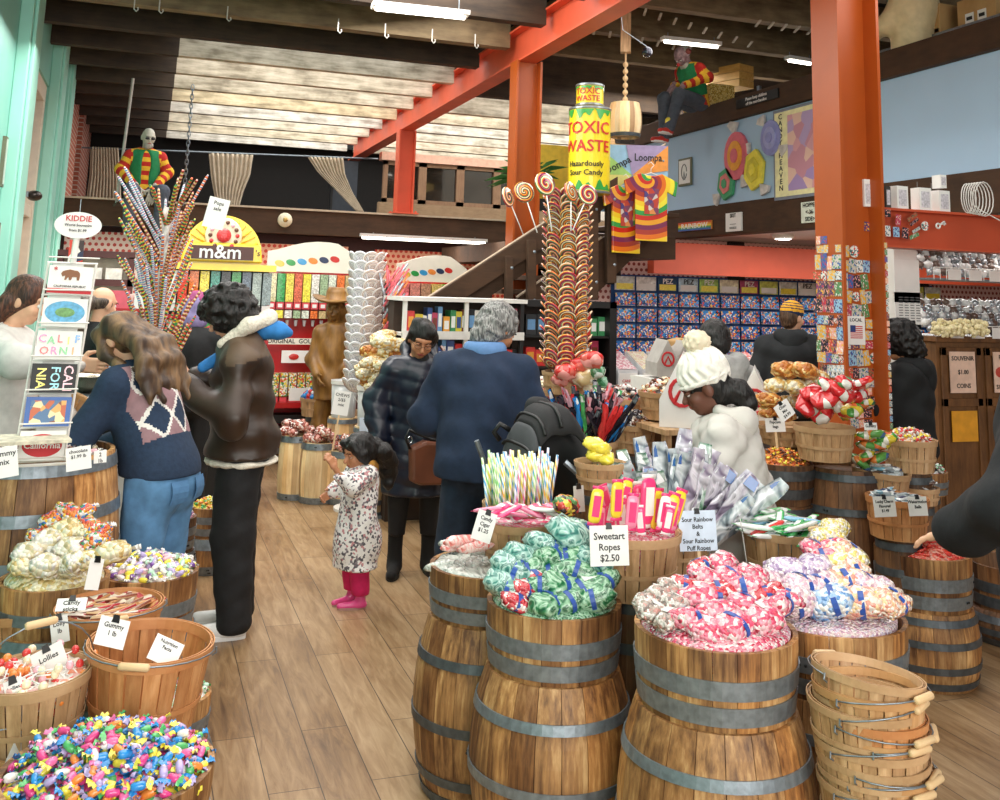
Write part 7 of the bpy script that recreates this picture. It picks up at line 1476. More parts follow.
for si, z_ in enumerate(shz[:4]):
    MB().box(0, -.28, z_, W-.06, .02, z_+.015).build('shelf_board', black, t); x = .03
    while x < W-.12: w_ = g_.uniform(.05, .1); k = g_.choice((0, 6, 9, 4, 5, 2, 6)); o = place('candy_box', pmesh[k], (D0.x+x+w_/2, 7.46, z_+.016), (0, 0, g_.uniform(-.1, .1)), '%s pack on the dark shelf unit behind the lollipop tree' % pnm[k], 'candy box', '%s packs on the dark shelf unit' % pnm[k]); o.scale = (w_*.92, .12, g_.uniform(.12, .2)); x += w_
# ---- picture-card wall (dispensers)
cardm = []
for i in range(6):
    bg_ = ['#1f6fc0', '#2a86d0', '#1a5fa8', '#3a9ae0', '#2470b8', '#1c66b0'][i]
    cardm.append(cells('blue_blister_%d' % i, [bg_, bg_, '#e9eef4', '#d8402f', bg_, '#f0c040', '#20242c', '#e8a88a', bg_, bg_, '#0f3f7a'], 46+5*i, .3, .5, .2, (1, 1, 1)))
bl_m = [MB().box(-.13, -.004, -.075, .13, .004, .075).box(-.12, -.02, -.07, .12, -.004, -.01, 1).box(-.125, -.006, -.074, .125, -.004, -.062, 2).mesh('dispenser_card', [cardm[i], cardm[(i+2) % 6], paper]) for i in range(6)]
hdm = [pm('hd_'+c_[1:], c_, .4, var=.35, ns=22) for c_ in ('#cfd4cf', '#e3e2dc', '#2a4a6a', '#b9d3e0', '#9fc86a', '#e6ddc0', '#a8486a', '#cfd86a')]
hd_mesh = [MB().box(-.13, -.004, -.08, .13, .004, .08).box(-.11, -.008, -.07, .11, -.004, .0, 1).mesh('header_card', [m_, paper if i % 2 else cmat['yellow']]) for i, m_ in enumerate(hdm)]
XW = 5.32; colx = []; x = XW
while x < 9.9: colx.append(x); x += .285
gr = 0
for ci, x in enumerate(colx):
    for ri in range(6):
        z_ = 1.87-ri*.185
        if ri == 0: o = place('header_card', hd_mesh[ci % 8], (x, 10.5, z_), (0, 0, 0), 'blank', 'card'); o['label'] = 'wide printed header card along the top row of the blue dispenser wall'; o['group'] = 'header cards of the dispenser wall'
        else: o = place('dispenser_card', bl_m[g_.randrange(6)], (x, 10.48+.0, z_), (0, 0, 0), 'blue blister card of toy dispensers hanging on the back wall', 'card', 'blue blister cards on the back wall')
pzt = thing('dispenser_board', 'tall blue display board of PEZ dispensers on the back wall', 'display', (XW-.16, 10.53, 0)); MB().box(0, 0, .8, 4.75, .012, 1.97).build('blue_board', pm('deep_blue_board', '#17457f', .5), pzt)
for ci in (2, 3, 4, 6, 9, 10): text('PEZ', .085, ink if ci % 2 else pm('pez_white', '#f4f2ee', .4), pzt, (colx[ci]-XW+.16, -.042, 1.905), name='lettering')
# ---- white slanted bins of small sweets before that wall
pb = [cells('bin_mix_%d' % i, c_, 60, .3, .3, .8) for i, c_ in enumerate((['#9fb0c8', '#e0e2ea', '#7f90b8', '#cfd6e2'], ['#e0a0ac', '#f2dcdf', '#c87a8a', '#efe4e2'], ['#e9dcb0', '#f2ead6', '#e0b8a8', '#efe6da'], ['#b9a8c8', '#ece6ee', '#d8a8b8', '#e6dccb'], ['#d86a6a', '#efe4e0', '#e8b0a8', '#c85050'], ['#a9b8a0', '#efe9dc', '#5a4038', '#d9c8b0']))]
for i, px in enumerate((606, 628, 652, 674, 760, 782, 806)):
    P0 = ony(px, 372, 8.2); t = thing('sweet_bin', 'slanted clear bin of %s sweets before the dispenser wall' % ('pale', 'blue-grey', 'pink', 'cream', 'lilac', 'red', 'brown and white')[i], 'bin', (P0.x, 8.2, P0.z-.2)); w2 = .1
    MB().prism([(0, 0), (0, .22), (.36, .36), (.36, 0)], 2*w2, M=Matrix.Rotation(PI/2, 4, 'Z')).build('bin_body', pm('frosted_acrylic', '#d9dadc', .2, coat=.5), t)
    MB().add([(-w2+.01, -.0, .225), (w2-.01, -.0, .225), (w2-.01, .34, .362), (-w2+.01, .34, .362)], [(0, 1, 2, 3)]).build('sweets', pb[i % 6], t)
    MB().box(-w2+.01, -.008, .03, w2-.01, -.002, .19).build('label_board', paper, t); text('CANDY', .035, redink, t, (0, -.009, .12))
t = thing('low_counter', 'plain pale counter carrying the slanted sweet bins', 'counter', (ony(606, 372, 8.2).x, 8.25, 0)); MB().box(-.15, -.1, 0, 3.3, .45, ony(606, 372, 8.2).z-.21).build('counter_body', white, t)
# ---- souvenir cabinet and candy shelf on the right
K = at(965, 338, 7.4); zc = K.z; cab = thing('souvenir_cabinet', 'brown wooden cabinet with souvenir coin signs on its doors', 'cabinet', (K.x, K.y, 0)); cw = wood('cabinet_wood', '#4a2f1a', '#80562f', axis=2, scale=3, streak=8)
MB().box(-.28, 0, 0, 1.4, .5, zc-.03).build('cabinet_body', cw, cab); MB().box(-.31, -.04, zc-.03, 1.45, .55, zc+.01).build('cabinet_top', cw, cab, bevel=.005)
for k in range(3):
    d_ = MB(); x0 = -.25+.42*k; d_.box(x0, -.02, .25, x0+.05, 0, zc-.07).box(x0+.33, -.02, .25, x0+.38, 0, zc-.07).box(x0, -.02, zc-.13, x0+.38, 0, zc-.07).box(x0, -.02, zc-.5, x0+.38, 0, zc-.44).box(x0, -.02, .25, x0+.38, 0, .31); d_ = d_.build('cabinet_door', cw, cab, bevel=.004)
    if k < 2:
        MB().box(x0+.07, -.028, zc-.4, x0+.31, -.02, zc-.1).build('sign_board', pm('pink_sign', '#ecc9b4', .6), d_)
        for j, (l, z_) in enumerate((('SOUVENIR', -.15), ('$1.00', -.25), ('COINS', -.35)) if k == 0 else (('PENNY', -.14), ('SOUVENIR', -.36))): text(l, .045, ink, cab, (x0+.19, -.03, zc+z_))
        if k == 1: [MB().ell((x0+.13+.12*j, -.03, zc-.25), (.05, .004, .04), 14, 6).build('penny_motif', pm('penny_red', '#c4493a', .5), d_) for j in (0, 1)]
        MB().box(x0+.07, -.026, zc-.75, x0+.31, -.02, zc-.53).build('lower_panel', pm('amber_panel', '#e8a22a', .5), d_)
hz_ = [candy('white', 'white', .06, .03, .02), candy('cream', 'white', .06, .03, .02), candy('black', 'white', .06, .028, .02)]
def rows_of(name, protos, P0, nx, ny, dx, dy, dz, jit, lab, grp, sc=1., cat='candy'):
    for i in range(nx):
        for j in range(ny):
            k = g_.randrange(len(protos)); place(name, protos[k][0], P0+Vector((i*dx+g_.uniform(-jit, jit), -j*dy, (ny-1-j)*dz+g_.uniform(-jit, jit)*.4)), (g_.uniform(-.6, .6), g_.uniform(-.8, .8), g_.uniform(0, 6)), lab % protos[k][1], cat, grp % protos[k][1], sc*g_.uniform(.85, 1.15))
tin = pm('silver_wrap', '#b9bcc0', .2, .6, var=.3, ns=25, bmp=.5)
def foil_ball(mt, seed): b = MB(); r9 = random.Random(seed); b.ell((0, 0, 0), (.034, .034, .03), 8, 6, fn=lambda v: tuple(c_*r9.uniform(.85, 1.12) for c_ in v)); b.ell((0, 0, .0), (.012, .012, .05), 6, 4); return b.mesh('wrapped_ball', mt, True)
fbp = [(foil_ball(tin, 1), 'silver'), (foil_ball(pm('white_wrap', '#e6e4e2', .25, coat=.5, bmp=.5), 2), 'white'), (foil_ball(pm('brown_wrap', '#6a5348', .3, coat=.5, bmp=.5), 3), 'brown')]
for lvl, (zz, lb) in enumerate(((zc+.46, 'upper'), (zc+.03, 'lower'))):
    t = thing('wire_shelf' if lvl == 0 else 'sweet_tray', '%s tray of wrapped sweets above the souvenir cabinet' % lb, 'shelf', (K.x-.3, K.y, zz-.03))
    b = MB(); b.box(0, -.02, 0, 1.6, .42, .012); b.build('shelf_plate', steel, t); b = MB()
    for k in range(28): b.tube([(.06*k, -.03, 0), (.06*k, -.03, .09)], .003, 5)
    b.tube([(0, -.03, .09), (1.6, -.03, .09)], .004, 5); b.build('wire_front', white, t)
    for k in range(8): MB().box(.12+.2*k, -.05, .0, .24+.2*k, -.045, .08).build('price_ticket', paper, t)
    rows_of('wrapped_ball', fbp, Vector((K.x-.27, K.y+.36, zz+.03)), 20, 5, .062, .08, .05, .015, '%s wrapped ball on the '+lb+' tray over the cabinet', '%s wrapped balls on the '+lb+' tray')
    if lvl == 0:
        for x in (0, 1.57): MB().box(x, .38, -.45, x+.03, .42, .5).build('shelf_post', steel, t)
bt = [MB().lathe([(0, 0), (.03, 0), (.03, .12), (.012, .16), (.012, .2), (0, .2)], 12).mesh('green_bottle', pm('green_glass', '#27331f', .15, coat=.6), True), MB().lathe([(0, 0), (.03, 0), (.03, .12), (.012, .16), (.012, .2), (0, .2)], 12).mesh('green_bottle', pm('olive_glass', '#5f6a3a', .15, coat=.6), True)]
tb_ = thing('top_shelf', 'high dark shelf of green bottles under the orange beam', 'shelf', (K.x-.3, K.y+.1, zc+.78)); MB().box(0, 0, 0, 1.6, .3, .02).build('shelf_plate', black, tb_); MB().box(0, .28, -.75, .03, .32, .3).box(1.57, .28, -.75, 1.6, .32, .3).build('shelf_post', black, tb_)
for k in range(18): place('green_bottle', bt[k % 3 == 1], (K.x-.25+.08*k, K.y+.2, zc+.8), (0, 0, 0), '%s glass bottle on the high dark shelf' % ('olive' if k % 3 == 1 else 'dark green'), 'bottle', '%s bottles on the high shelf' % ('olive' if k % 3 == 1 else 'dark green'))
pcb = MB(); r9 = random.Random(5)
for k in range(14): pcb.ell((r9.uniform(-.03, .03), r9.uniform(-.03, .03), r9.uniform(-.02, .03)), (.017, .017, .017), 6, 4)
pcb = pcb.mesh('popcorn_ball', pm('popcorn_cream', '#e9dcae', .7, bmp=.5), True)
for k in range(20): place('popcorn_ball', pcb, at(937+(k % 10)*5.2, 331-6*(k//10)+g_.uniform(-2, 2), 7.2+.1*(k//10)), (g_.uniform(0, 6), g_.uniform(0, 6), 0), 'cream popcorn ball on the cabinet top beside the menu post', 'popcorn ball', 'popcorn balls on the cabinet', .95)
Mn = at(909, 360, 6.9); t = thing('menu_post', 'white post with printed menu sheets hung on it', 'post', (Mn.x, Mn.y, 0)); MB().box(-.1, 0, 0, .1, .14, at(909, 243, 6.9).z).build('post_body', white, t)
for k, (py, h_) in enumerate(((275, .3), (305, .26), (340, .3))):
    z_ = at(909, py+6, 6.9).z; sb = MB().box(-.12, -.02, z_-h_/2, .1, -.012, z_+h_/2).build('menu_sheet', paper, t)
    if k: ln = MB(); [ln.box(-.09+.05*c, -.022, z_+h_*.35-.018*j, -.055+.05*c, -.0205, z_+h_*.35-.018*j+.006) for c in range(4) for j in range(10)]; ln.build('menu_lines', pm('grey_ink', '#6a6a6c', .6), sb)
# ---- beam boxes, stickers
for k, (px, w_, h_, lb) in enumerate(((869, .055, .2, 'narrow white box beside the orange column on the beam'), (880, .07, .17, 'green-lettered white box on the orange beam'), (889, .04, .16, 'dark thin book box on the orange beam'), (903, .1, .17, 'white box on the orange beam, left of the two antennas'), (926, .1, .17, 'white box on the orange beam under the antennas'), (945, .1, .16, 'white box with a smaller box on top, right end of the beam'), (945, .05, .1, 'small white adapter on top of the rightmost beam box'))):
    q0 = ony(px, 215, 5.24); z_ = 2.36+(.162 if k == 6 else 0); t = thing('small_box', lb, 'box', (q0.x, 5.27, z_), g_.uniform(-.15, .15))
    MB().box(-w_/2, -.03, 0, w_/2, .05, h_*.9).build('box_body', [paper, paper, pm('dark_spine', '#3f3a34', .5)][2] if k == 2 else paper, t); MB().box(-w_*.35, -.032, .02, w_*.35, -.0305, h_*.75).build('printed_face', pm('pale_print', '#cbc6cc', .6, var=.3, ns=60), t)
    if k == 1: text('WAFERS', .03, pm('green_ink', '#2f6a4a', .6, var=0), t, (0, -.034, h_*.45), rot=(PI/2, PI/2, 0))
for k, px in enumerate((918, 932)):
    q0 = ony(px, 178, 5.3); tag(MB().tube([(0, 0, -.01), (0, 0, .19)], .0025, 5).build('antenna', pm('grey_rod', '#6f6a66', .5), loc=(q0.x, 5.31, 2.37)), ('left' if k == 0 else 'right')+' thin antenna rod standing on the orange beam', 'antenna')
b = MB()
for k in range(7): b.tube([(.05*math.cos(t_)*(1+.1*k)+.02*k, -.01*k*.5, .09+.1*math.sin(t_)*(1+.03*k)) for t_ in [2*PI*j/16 for j in range(16)]], .004, 5, closed=True)
b.tube([(.1, 0, .02), (.25, -.05, -.06), (.35, -.08, -.13), (.36, -.08, -.2)], .004, 5); q0 = ony(962, 213, 5.27); tag(b.build('cable_coil', pm('white_cable', '#dedad4', .5), smooth=True, loc=(q0.x, 5.22, 2.37)), 'coiled white cable hanging at the right end of the orange beam', 'cable')
stc = ['#e9e4dc', '#d8402f', '#2f5fa8', '#e8b03a', '#1f2226', '#4f8f5a', '#b93a5a', '#9ac0d8', '#f0a898', '#8a6a4a', '#cfc6b8', '#5a3f6a']
stn = ['white', 'red', 'blue', 'yellow', 'black', 'green', 'crimson', 'pale blue', 'salmon', 'brown', 'beige', 'purple']
stm_ = [(MB().box(-.5, -.5, -.5, .5, .5, .5).mesh('sticker', cells('sticker_print_%d' % i, [c_, c_, stc[(i+4) % 12], stc[(i+7) % 12], c_], 9, .4, .3, .0, (1, 1, 1)))) for i, c_ in enumerate(stc)]
str_ = MB().lathe([(0, -.5), (.5, -.5), (.5, .5), (0, .5)], 20, M=Matrix.Rotation(PI/2, 4, 'X')).mesh('round_sticker', cells('sticker_round', ['#e9e4dc', '#2f6a6a', '#d8402f', '#e9e4dc'], 7, .4, .3, .0))
cx_, cy_ = 4.30, 5.27; n_s = 0
for face, xs in (('flange', None), ('web', None)):
    zlo, zhi = (1.05, 2.13) if face == 'flange' else (.95, 2.25)
    z_ = zlo
    while z_ < zhi:
        h_ = g_.uniform(.05, .11); u = -.12 if face == 'flange' else -.13
        while u < (.11 if face == 'flange' else .12):
            w_ = g_.uniform(.035, .09); k = g_.choice((0, 0, 1, 2, 3, 4, 4, 5, 6, 7, 8, 8, 9, 10, 10, 11)); 
            if (z_ > 2.0 and g_.random() < .35): u += w_; continue
            hh_ = h_*g_.uniform(.75, 1.05)
            rnd_ = g_.random() < .1
            if face == 'flange': o = place('sticker', str_ if rnd_ else stm_[k], (cx_-.1695, cy_+u+w_/2, z_+h_/2), (g_.uniform(-.12, .12), 0, PI/2 if not rnd_ else PI/2), '', 'sticker'); o.scale = (w_*.95, .004, hh_ if not rnd_ else w_*.95); fl = 'left flange'
            else: o = place('sticker', str_ if rnd_ else stm_[k], (cx_+u+w_/2, cy_-.0115, z_+h_/2), (0, g_.uniform(-.2, .2), 0), '', 'sticker'); o.scale = (w_*.95, .004, hh_ if not rnd_ else w_*.95); fl = 'front web'
            nm_ = 'round' if rnd_ else stn[k]; o['label'] = '%s souvenir sticker on the %s of the near orange column' % (nm_, fl); o['group'] = '%s stickers on the %s' % (nm_, fl); n_s += 1; u += w_
        z_ += h_
for k in range(26):
    z_ = .98+k*.045; kk = g_.randrange(12); o = place('sticker', stm_[kk], (cx_+.1545+.011, cy_-.137, z_), (0, 0, 0), '%s narrow sticker on the right flange edge of the near column' % stn[kk], 'sticker', '%s flange edge stickers' % stn[kk]); o.scale = (.02, .003, .035)
bmx = lambda px: ony(px, 225, 5.2).x
for i, (px, py, w_, h_, k, rl) in enumerate(((884, 213, .1, .05, 4, 0), (898, 220, .04, .07, 6, .1), (912, 217, .09, .025, 9, -.6), (914, 222, .08, .02, 4, -.6), (887, 231, .05, .07, 0, 0), (896, 232, .05, .065, 7, 0), (905, 233, .05, .07, 4, .15), (914, 236, .08, .025, 5, -.4), (878, 236, .05, .04, 8, .1), (879, 212, .06, .03, 3, 0), (916, 230, .07, .02, 10, -.5))):
    q0 = ony(px, py, 5.215); o = place('sticker', stm_[k], (q0.x, 5.213, q0.z), (0, rl, 0), '%s sticker on the rusty orange beam, at %s of the group' % (stn[k], ('upper left', 'upper middle', 'upper right', 'right of the middle', 'lower left', 'lower centre', 'lower dark spot', 'lower right', 'far lower left', 'far upper left', 'right end')[i]), 'sticker'); o.scale = (w_, .004, h_)
q0 = ony(925, 226, 5.21); o = place('round_sticker', str_, (q0.x, 5.21, q0.z), (0, 0, 0), 'round white sticker with a teal mark on the orange beam', 'sticker'); o.scale = (.062, .006, .062)
q0 = ony(937, 226, 5.21); b = MB(); b.tube([(.016*math.cos(t_), 0, .016*math.sin(t_)) for t_ in [2*PI*k/14 for k in range(14)]], .006, 6, closed=True); b.box(.012, -.005, -.006, .065, .005, .006).box(.045, -.005, -.02, .053, .005, 0).box(.058, -.005, -.018, .065, .005, 0); o = b.build('key_sign', pm('key_white', '#dedbd6', .4), loc=(q0.x, 5.2, q0.z), rot=(0, -.5, 0)); tag(o, 'key-shaped pale sign right of the round beam sticker', 'sign')
q0 = Vector((cx_+.01, cy_-.02, 1.56)); t = thing('flag_card', 'white card with a printed US flag on the near orange column', 'card', q0, 0); MB().box(-.07, -.002, -.09, .07, .002, .09).build('card', paper, t); b = MB()
[b.box(-.045, -.0035, -.05+.012*k, .05, -.002, -.044+.012*k) for k in range(7)]; b.build('red_stripes', redink, t); MB().box(-.045, -.004, -.01, -.005, -.002, .032).build('blue_canton', pm('flag_blue', '#2a3f7a', .6), t); text('LOCAL', .03, ink, t, (0, -.003, .065))
# ================================================================== DECOR UPSTAIRS AND ON THE WALLS
RX = -PI/2          # things that face the hall from the right wall (towards -x)
def onwall(px, py, off=.0): p = onx(px, py, 5.96-off); return p
def wallthing(name, px, py, label, cat, off=.0): p = onwall(px, py, off); return thing(name, label, cat, p, RX), p
# poster with vertical lettering, small frames and signs
t, p = wallthing('poster', 806, 150, 'tall framed candy poster with vertical lettering beside the orange column', 'poster')
MB().box(-.5, -.02, -.46, .3, .0, .46).build('poster_frame', pm('slate_frame', '#7d8494', .5), t); MB().box(-.47, -.026, -.43, .27, -.02, .43).build('poster_sheet', pm('poster_cream', '#efe9b4', .6), t)
MB().box(-.25, -.03, -.38, .24, -.026, .38).build('poster_picture', cells('poster_print', ['#d9a0a8', '#b9a0c8', '#e6c0b0', '#c98f9f', '#a98fc0'], 7, .6, 0, .0), t)
for i, ch in enumerate('CANDY HEAVEN'): 
    if ch != ' ': text(ch, .075, ink, t, (-.37, -.028, .38-.066*i), sx=1.2)
for px, py, w_, h_, lb in ((686, 172, .3, .33, 'small framed drawing on the pale blue wall near the stairs'), ):
    t, p = wallthing('picture_frame', px, py, lb, 'picture'); MB().box(-w_/2, -.02, -h_/2, w_/2, 0, h_/2).build('frame', pm('olive_frame', '#6a6a52', .5), t, bevel=.004); MB().box(-w_/2+.025, -.024, -h_/2+.025, w_/2-.025, -.02, h_/2-.025).build('picture_sheet', paper, t); b = MB(); b.tube([(.06*math.cos(k*.5), -.026, .09*math.sin(k*.5)) for k in range(13)], .006, 5); b.tube([(.02, -.026, -.1), (0, -.026, 0), (-.02, -.026, -.1)], .005, 5); b.build('drawn_figure', pm('grey_ink', '#6a6a6c'), t)
for px, py, w_, h_, mt, lines, nm, lb in ((695, 226, .72, .1, pm('rainbow_sign', '#d98a3a', .5), ['RAINBOW'], 'rainbow_sign', 'long rainbow coloured sign on the brown beam under the blue wall'), (734, 222, .3, .2, paper, ['SKIT', '____', '===='], 'framed_notice', 'white framed notice on the brown beam right of the rainbow sign'), (811, 212, .28, .2, pm('pale_green_paper', '#dfe6d6', .6), ['HOPPER', '<-36-', 'SIDE>'], 'paper_sign', 'white-green paper sign on the brown beam beside the orange column'), (757, 99, .75, .1, black, ['Please keep children', 'off the merchandise'], 'black_sign', 'black sign with white lettering on the brown rail above the blue wall')):
    x0 = 5.95 if nm != 'black_sign' else 5.9
    p = onx(px, py, x0-.012); t = thing(nm, lb, 'sign', p, RX); MB().box(-w_/2, -.01, -h_/2, w_/2, .01, h_/2).build('board', mt, t, bevel=.002)
    if nm == 'rainbow_sign':
        for j, c_ in enumerate(('#c8442a', '#e8952f', '#e8d23f', '#4f9a5a', '#3a6ab0')): MB().box(-w_/2, -.0135, h_/2-.02*(j+1), w_/2, -.0105, h_/2-.02*j).build('colour_band', pm('band_'+c_[1:], c_, .5), t)
    for i, l in enumerate(lines): text(l, h_*.7/len(lines)+.012, (paper if nm in ('black_sign', 'rainbow_sign') else ink), t, (0, -.0145, h_*.5-(i+.5)*h_/len(lines)), sx=(1.5 if nm == 'rainbow_sign' else 1))
# candy cut-outs on the blue wall
def cutout(px, py, r, c1, c2, tails, lb, sq=1., hexa=False):
    r *= .85; t, p = wallthing('candy_cutout', px, py, lb, 'wall decoration', .0); n_ = 6 if hexa else 20
    P = [(r*math.cos(2*PI*k/n_+.3), r*sq*math.sin(2*PI*k/n_+.3)) for k in range(n_)]; MB().prism(P, .04).build('candy_body', pm('cut_'+c1[1:], c1, .5), t, loc=(0, -.02, 0), bevel=.006)
    MB().prism([(x*.62, z*.62) for x, z in P], .01).build('inner_ring', pm('cut_'+c2[1:], c2, .5), t, loc=(0, -.045, 0)); MB().prism([(x*.3, z*.3) for x, z in P], .01).build('core', pm('cut_'+c1[1:], c1, .5), t, loc=(0, -.055, 0))
    for a in tails:
        a = math.radians(a); q = [(r*.9*math.cos(a), r*sq*.9*math.sin(a))]; 
        for k, (d_, w_) in enumerate(((1.7, .45), (1.85, .15), (1.75, -.1), (1.6, -.45))): q.append((r*(d_*math.cos(a)-w_*math.sin(a)), r*(d_*math.sin(a)+w_*math.cos(a))))
        MB().prism(q, .03).build('wrapper_tail', pm('cut_grey', '#c9c4c0', .5, var=.25), t, loc=(0, -.02, 0))
cutout(738, 156, .26, '#d86a7a', '#e8a03a', (100, -60), 'pink and orange candy cut-out, largest on the blue wall', 1.2)
cutout(728, 184, .2, '#3f9a6a', '#d87a7a', (215,), 'green candy cut-out with a pink ring, lowest on the blue wall', 1.1, True)
cutout(756, 170, .22, '#e8d84a', '#cdbf3a', (120, -50), 'yellow hexagonal candy cut-out on the blue wall', 1.2, True)
cutout(773, 138, .2, '#8f93cc', '#a3a6d6', (130, -35), 'lilac candy cut-out highest on the blue wall', 1.1)
# tie-dye shirts
tie = swirl('tie_dye', ['#7a2f50', '#a83a2a', '#e0701f', '#f0c82f', '#efe03a', '#3f9a4a', '#c83020', '#e8a02a'], .17, 1.)
def shirt(px, py, yy, lb, k):
    p = ony(px, py, yy); t = thing('hanging_shirt', lb, 'shirt', p, .15*k); s = .30
    P = [(-.14, -.56), (-.15, -.12), (-.23, -.16), (-.25, -.03), (-.1, .04), (-.04, .02), (.04, .02), (.1, .04), (.25, -.03), (.23, -.16), (.15, -.12), (.15, -.56)]
    P = [(x*1.05, z*1.05) for x, z in P]
    o = MB().prism(P, .03).build('shirt_cloth', tie, t, bevel=.006); MB().prism([(-.07, -.34), (-.07, -.1), (.07, -.1), (.07, -.34)], .004).build('printed_picture', cells('shirt_print', ['#7a3f5a', '#d88a4a', '#4a3f7a', '#c8c0b8', '#b8402f'], 22, .7, 0, 0), t, loc=(0, -.02, 0))
    b = MB(); b.tube([(-.14, 0, .0), (0, 0, .05), (.14, 0, .0)], .005, 6); b.tube([(0, 0, .05), (0, 0, .09), (.03, 0, .12), (.0, 0, .15), (-.03, 0, .13)], .004, 6); b.build('hanger', white, t, smooth=True)
shirt(626, 190, 8.22, 'tie-dye shirt hanging at the left on the stair post', 1); shirt(651, 178, 8.12, 'tie-dye shirt hanging at the right, in front of the other', -1)
# big candy cans
cy = pm('can_yellow', '#ecd21c', .35, var=.05, coat=.3); cgn = pm('slime_green', '#2f9a3a', .35, coat=.3); cr = pm('can_red', '#c8281e', .4); rimc = pm('can_rim', '#8a8f92', .3, .7)
def can(px, py_top, py_bot, w_, lines, lb, d=None, slime_b=False):
    D = .42*w_/41; dd = 9.15; top_ = at(px, py_top, dd); bot = at(px, py_bot, dd); h = top_.z-bot.z; r = w_/2*dd/F_
    t = thing('candy_can', lb, 'can', (top_.x, top_.y, bot.z), .1); MB().lathe([(r, 0), (r, h)], 36).build('can_body', cy, t, smooth=False)
    for z_ in (0, h-.025): MB().lathe([(r, z_), (r+.008, z_+.004), (r+.008, z_+.02), (r, z_+.025)], 36, cap=False).build('can_rim', rimc, t)
    for z0, sg in ((h-.03, -1), (.03, 1)) if slime_b else ((h-.03, -1),):
        n_ = 60; b = MB(); vs = []
        for i in range(n_): a = 2*PI*i/n_; dz = .05+.035*math.sin(i*1.3)+.025*math.sin(i*.7+1); vs += [((r+.004)*math.cos(a), (r+.004)*math.sin(a), z0), ((r+.004)*math.cos(a), (r+.004)*math.sin(a), z0+sg*dz*(h/.9)**.5)]
        b.add(vs, [(2*i, 2*i+1, (2*((i+1) % n_))+1, 2*((i+1) % n_)) for i in range(n_)]); b.build('green_slime', cgn, t)
    for (s_, zf, sz, m_) in lines:      # lettering bent around the can
        me = text_mesh(s_, sz).copy(); 
        for v in me.vertices: a = v.co.x/r-.72; z_ = v.co.y; e_ = r+.006+v.co.z; v.co = (e_*math.sin(a), -e_*math.cos(a), zf*h+z_)
        me.materials.clear(); me.materials.append(m_); o = bpy.data.objects.new('lettering', me); COL.objects.link(o); o.parent = t
    return t
can(590, 109, 196, 41, [('TOXIC', .74, .16, cr), ('WASTE', .53, .15, cr), ('Hazardously', .33, .07, ink), ('Sour Candy', .23, .07, ink)], 'large yellow TOXIC WASTE candy can with green slime, on the landing', slime_b=True)
can(590, 85, 108, 27, [('TOXIC', .62, .08, cr), ('WASTE', .3, .075, cr)], 'smaller yellow TOXIC WASTE candy can standing on the large one')
# board with painted rays and lettering behind the stair rail
p = at(630, 170, 9.3); t = thing('painted_board', 'painted ray board reading Oompa Loompa behind the stair rail', 'sign', p, -.35); MB().box(-.33, 0, -.4, .36, .03, .24).build('board', pm('sky_board', '#8fb8d8', .6), t)
for k, (c_, a0, a1) in enumerate((('#9a8ab0', 60, 95), ('#a84a4a', 40, 60), ('#e0903a', 5, 40), ('#9ac46a', 120, 180), ('#d8cf7a', 180, 215))):
    f = lambda a: (max(-.33, min(.36, .02+.7*math.cos(math.radians(a)))), max(-.4, min(.24, -.05+.6*math.sin(math.radians(a))))); MB().prism([(.02, -.05), f(a0), f((a0+a1)/2), f(a1)], .006).build('painted_ray', pm('ray_'+c_[1:], c_, .6), t, loc=(0, -.004, 0))
text('Oompa', .1, ink, t, (-.12, -.01, .04), rot=(PI/2, -.5, 0), sx=.9); text('Loompa', .1, ink, t, (.17, -.01, .12), sx=.8)
# hanging keg with wooden beads
p = at(625, 120, 9.6); t = barrel(p.x, p.y, at(625, 138, 9.6).z, .34, .14, 'small pale keg hanging from a string of wooden beads upstairs', rm=.165, wd=pine, hp=hoopd, hoops=(.05,), name='hanging_keg'); b = MB(); b.tube([(0, 0, .33), (0, 0, .85)], .01, 6)
for k in range(6): b.ell((0, 0, .38+.07*k), (.028, .028, .028), 10, 6)
b.build('bead_string', grip, t, smooth=True); MB().box(-.05, -.05, .85, .05, .05, 1.35).build('hanging_post', slatt, t)
# straw bale, boxes, shelf, arm-shaped figure
p = onx(701, 113, 6.0); t = thing('straw_bale', 'straw bale under the seated mannequin with red shoes', 'straw bale', (6.1, p.y-.0, 3.9), RX); o = MB().box(-.32, -.16, 0, .32, .16, .27).build('bale', cells('straw', ['#c9a24a', '#e6cf8a', '#a8822f', '#d9b860'], 30, .9, 0, 1., (1, 3, 3)), t, bevel=.02); MB().box(-.12, -.165, -.004, -.11, .165, .275).box(.12, -.165, -.004, .13, .165, .275).build('twine', grip, t)
card_m = wood('cardboard', '#a8814f', '#c49c66', axis=2, scale=2, streak=2, rough=.8); crate = wood('crate_wood', '#c48f3f', '#e2b565', axis=0, scale=2.5)
for px, py, w_, h_, mt, lb, xx in ((713, 86, .5, .26, crate, 'left pale wooden crate on the upstairs shelf', 6.9), (731, 79, .5, .3, crate, 'right pale wooden crate on the upstairs shelf', 6.9)):
    p = onx(px, py, xx); t = thing('wooden_crate', lb, 'crate', (p.x, p.y, p.z-h_/2), RX+.3); b = MB(); [b.box(-w_/2, -.14, h_*k/3+.004, w_/2, .14, h_*(k+1)/3-.004) for k in range(3)]; b.build('crate_boards', mt, t)
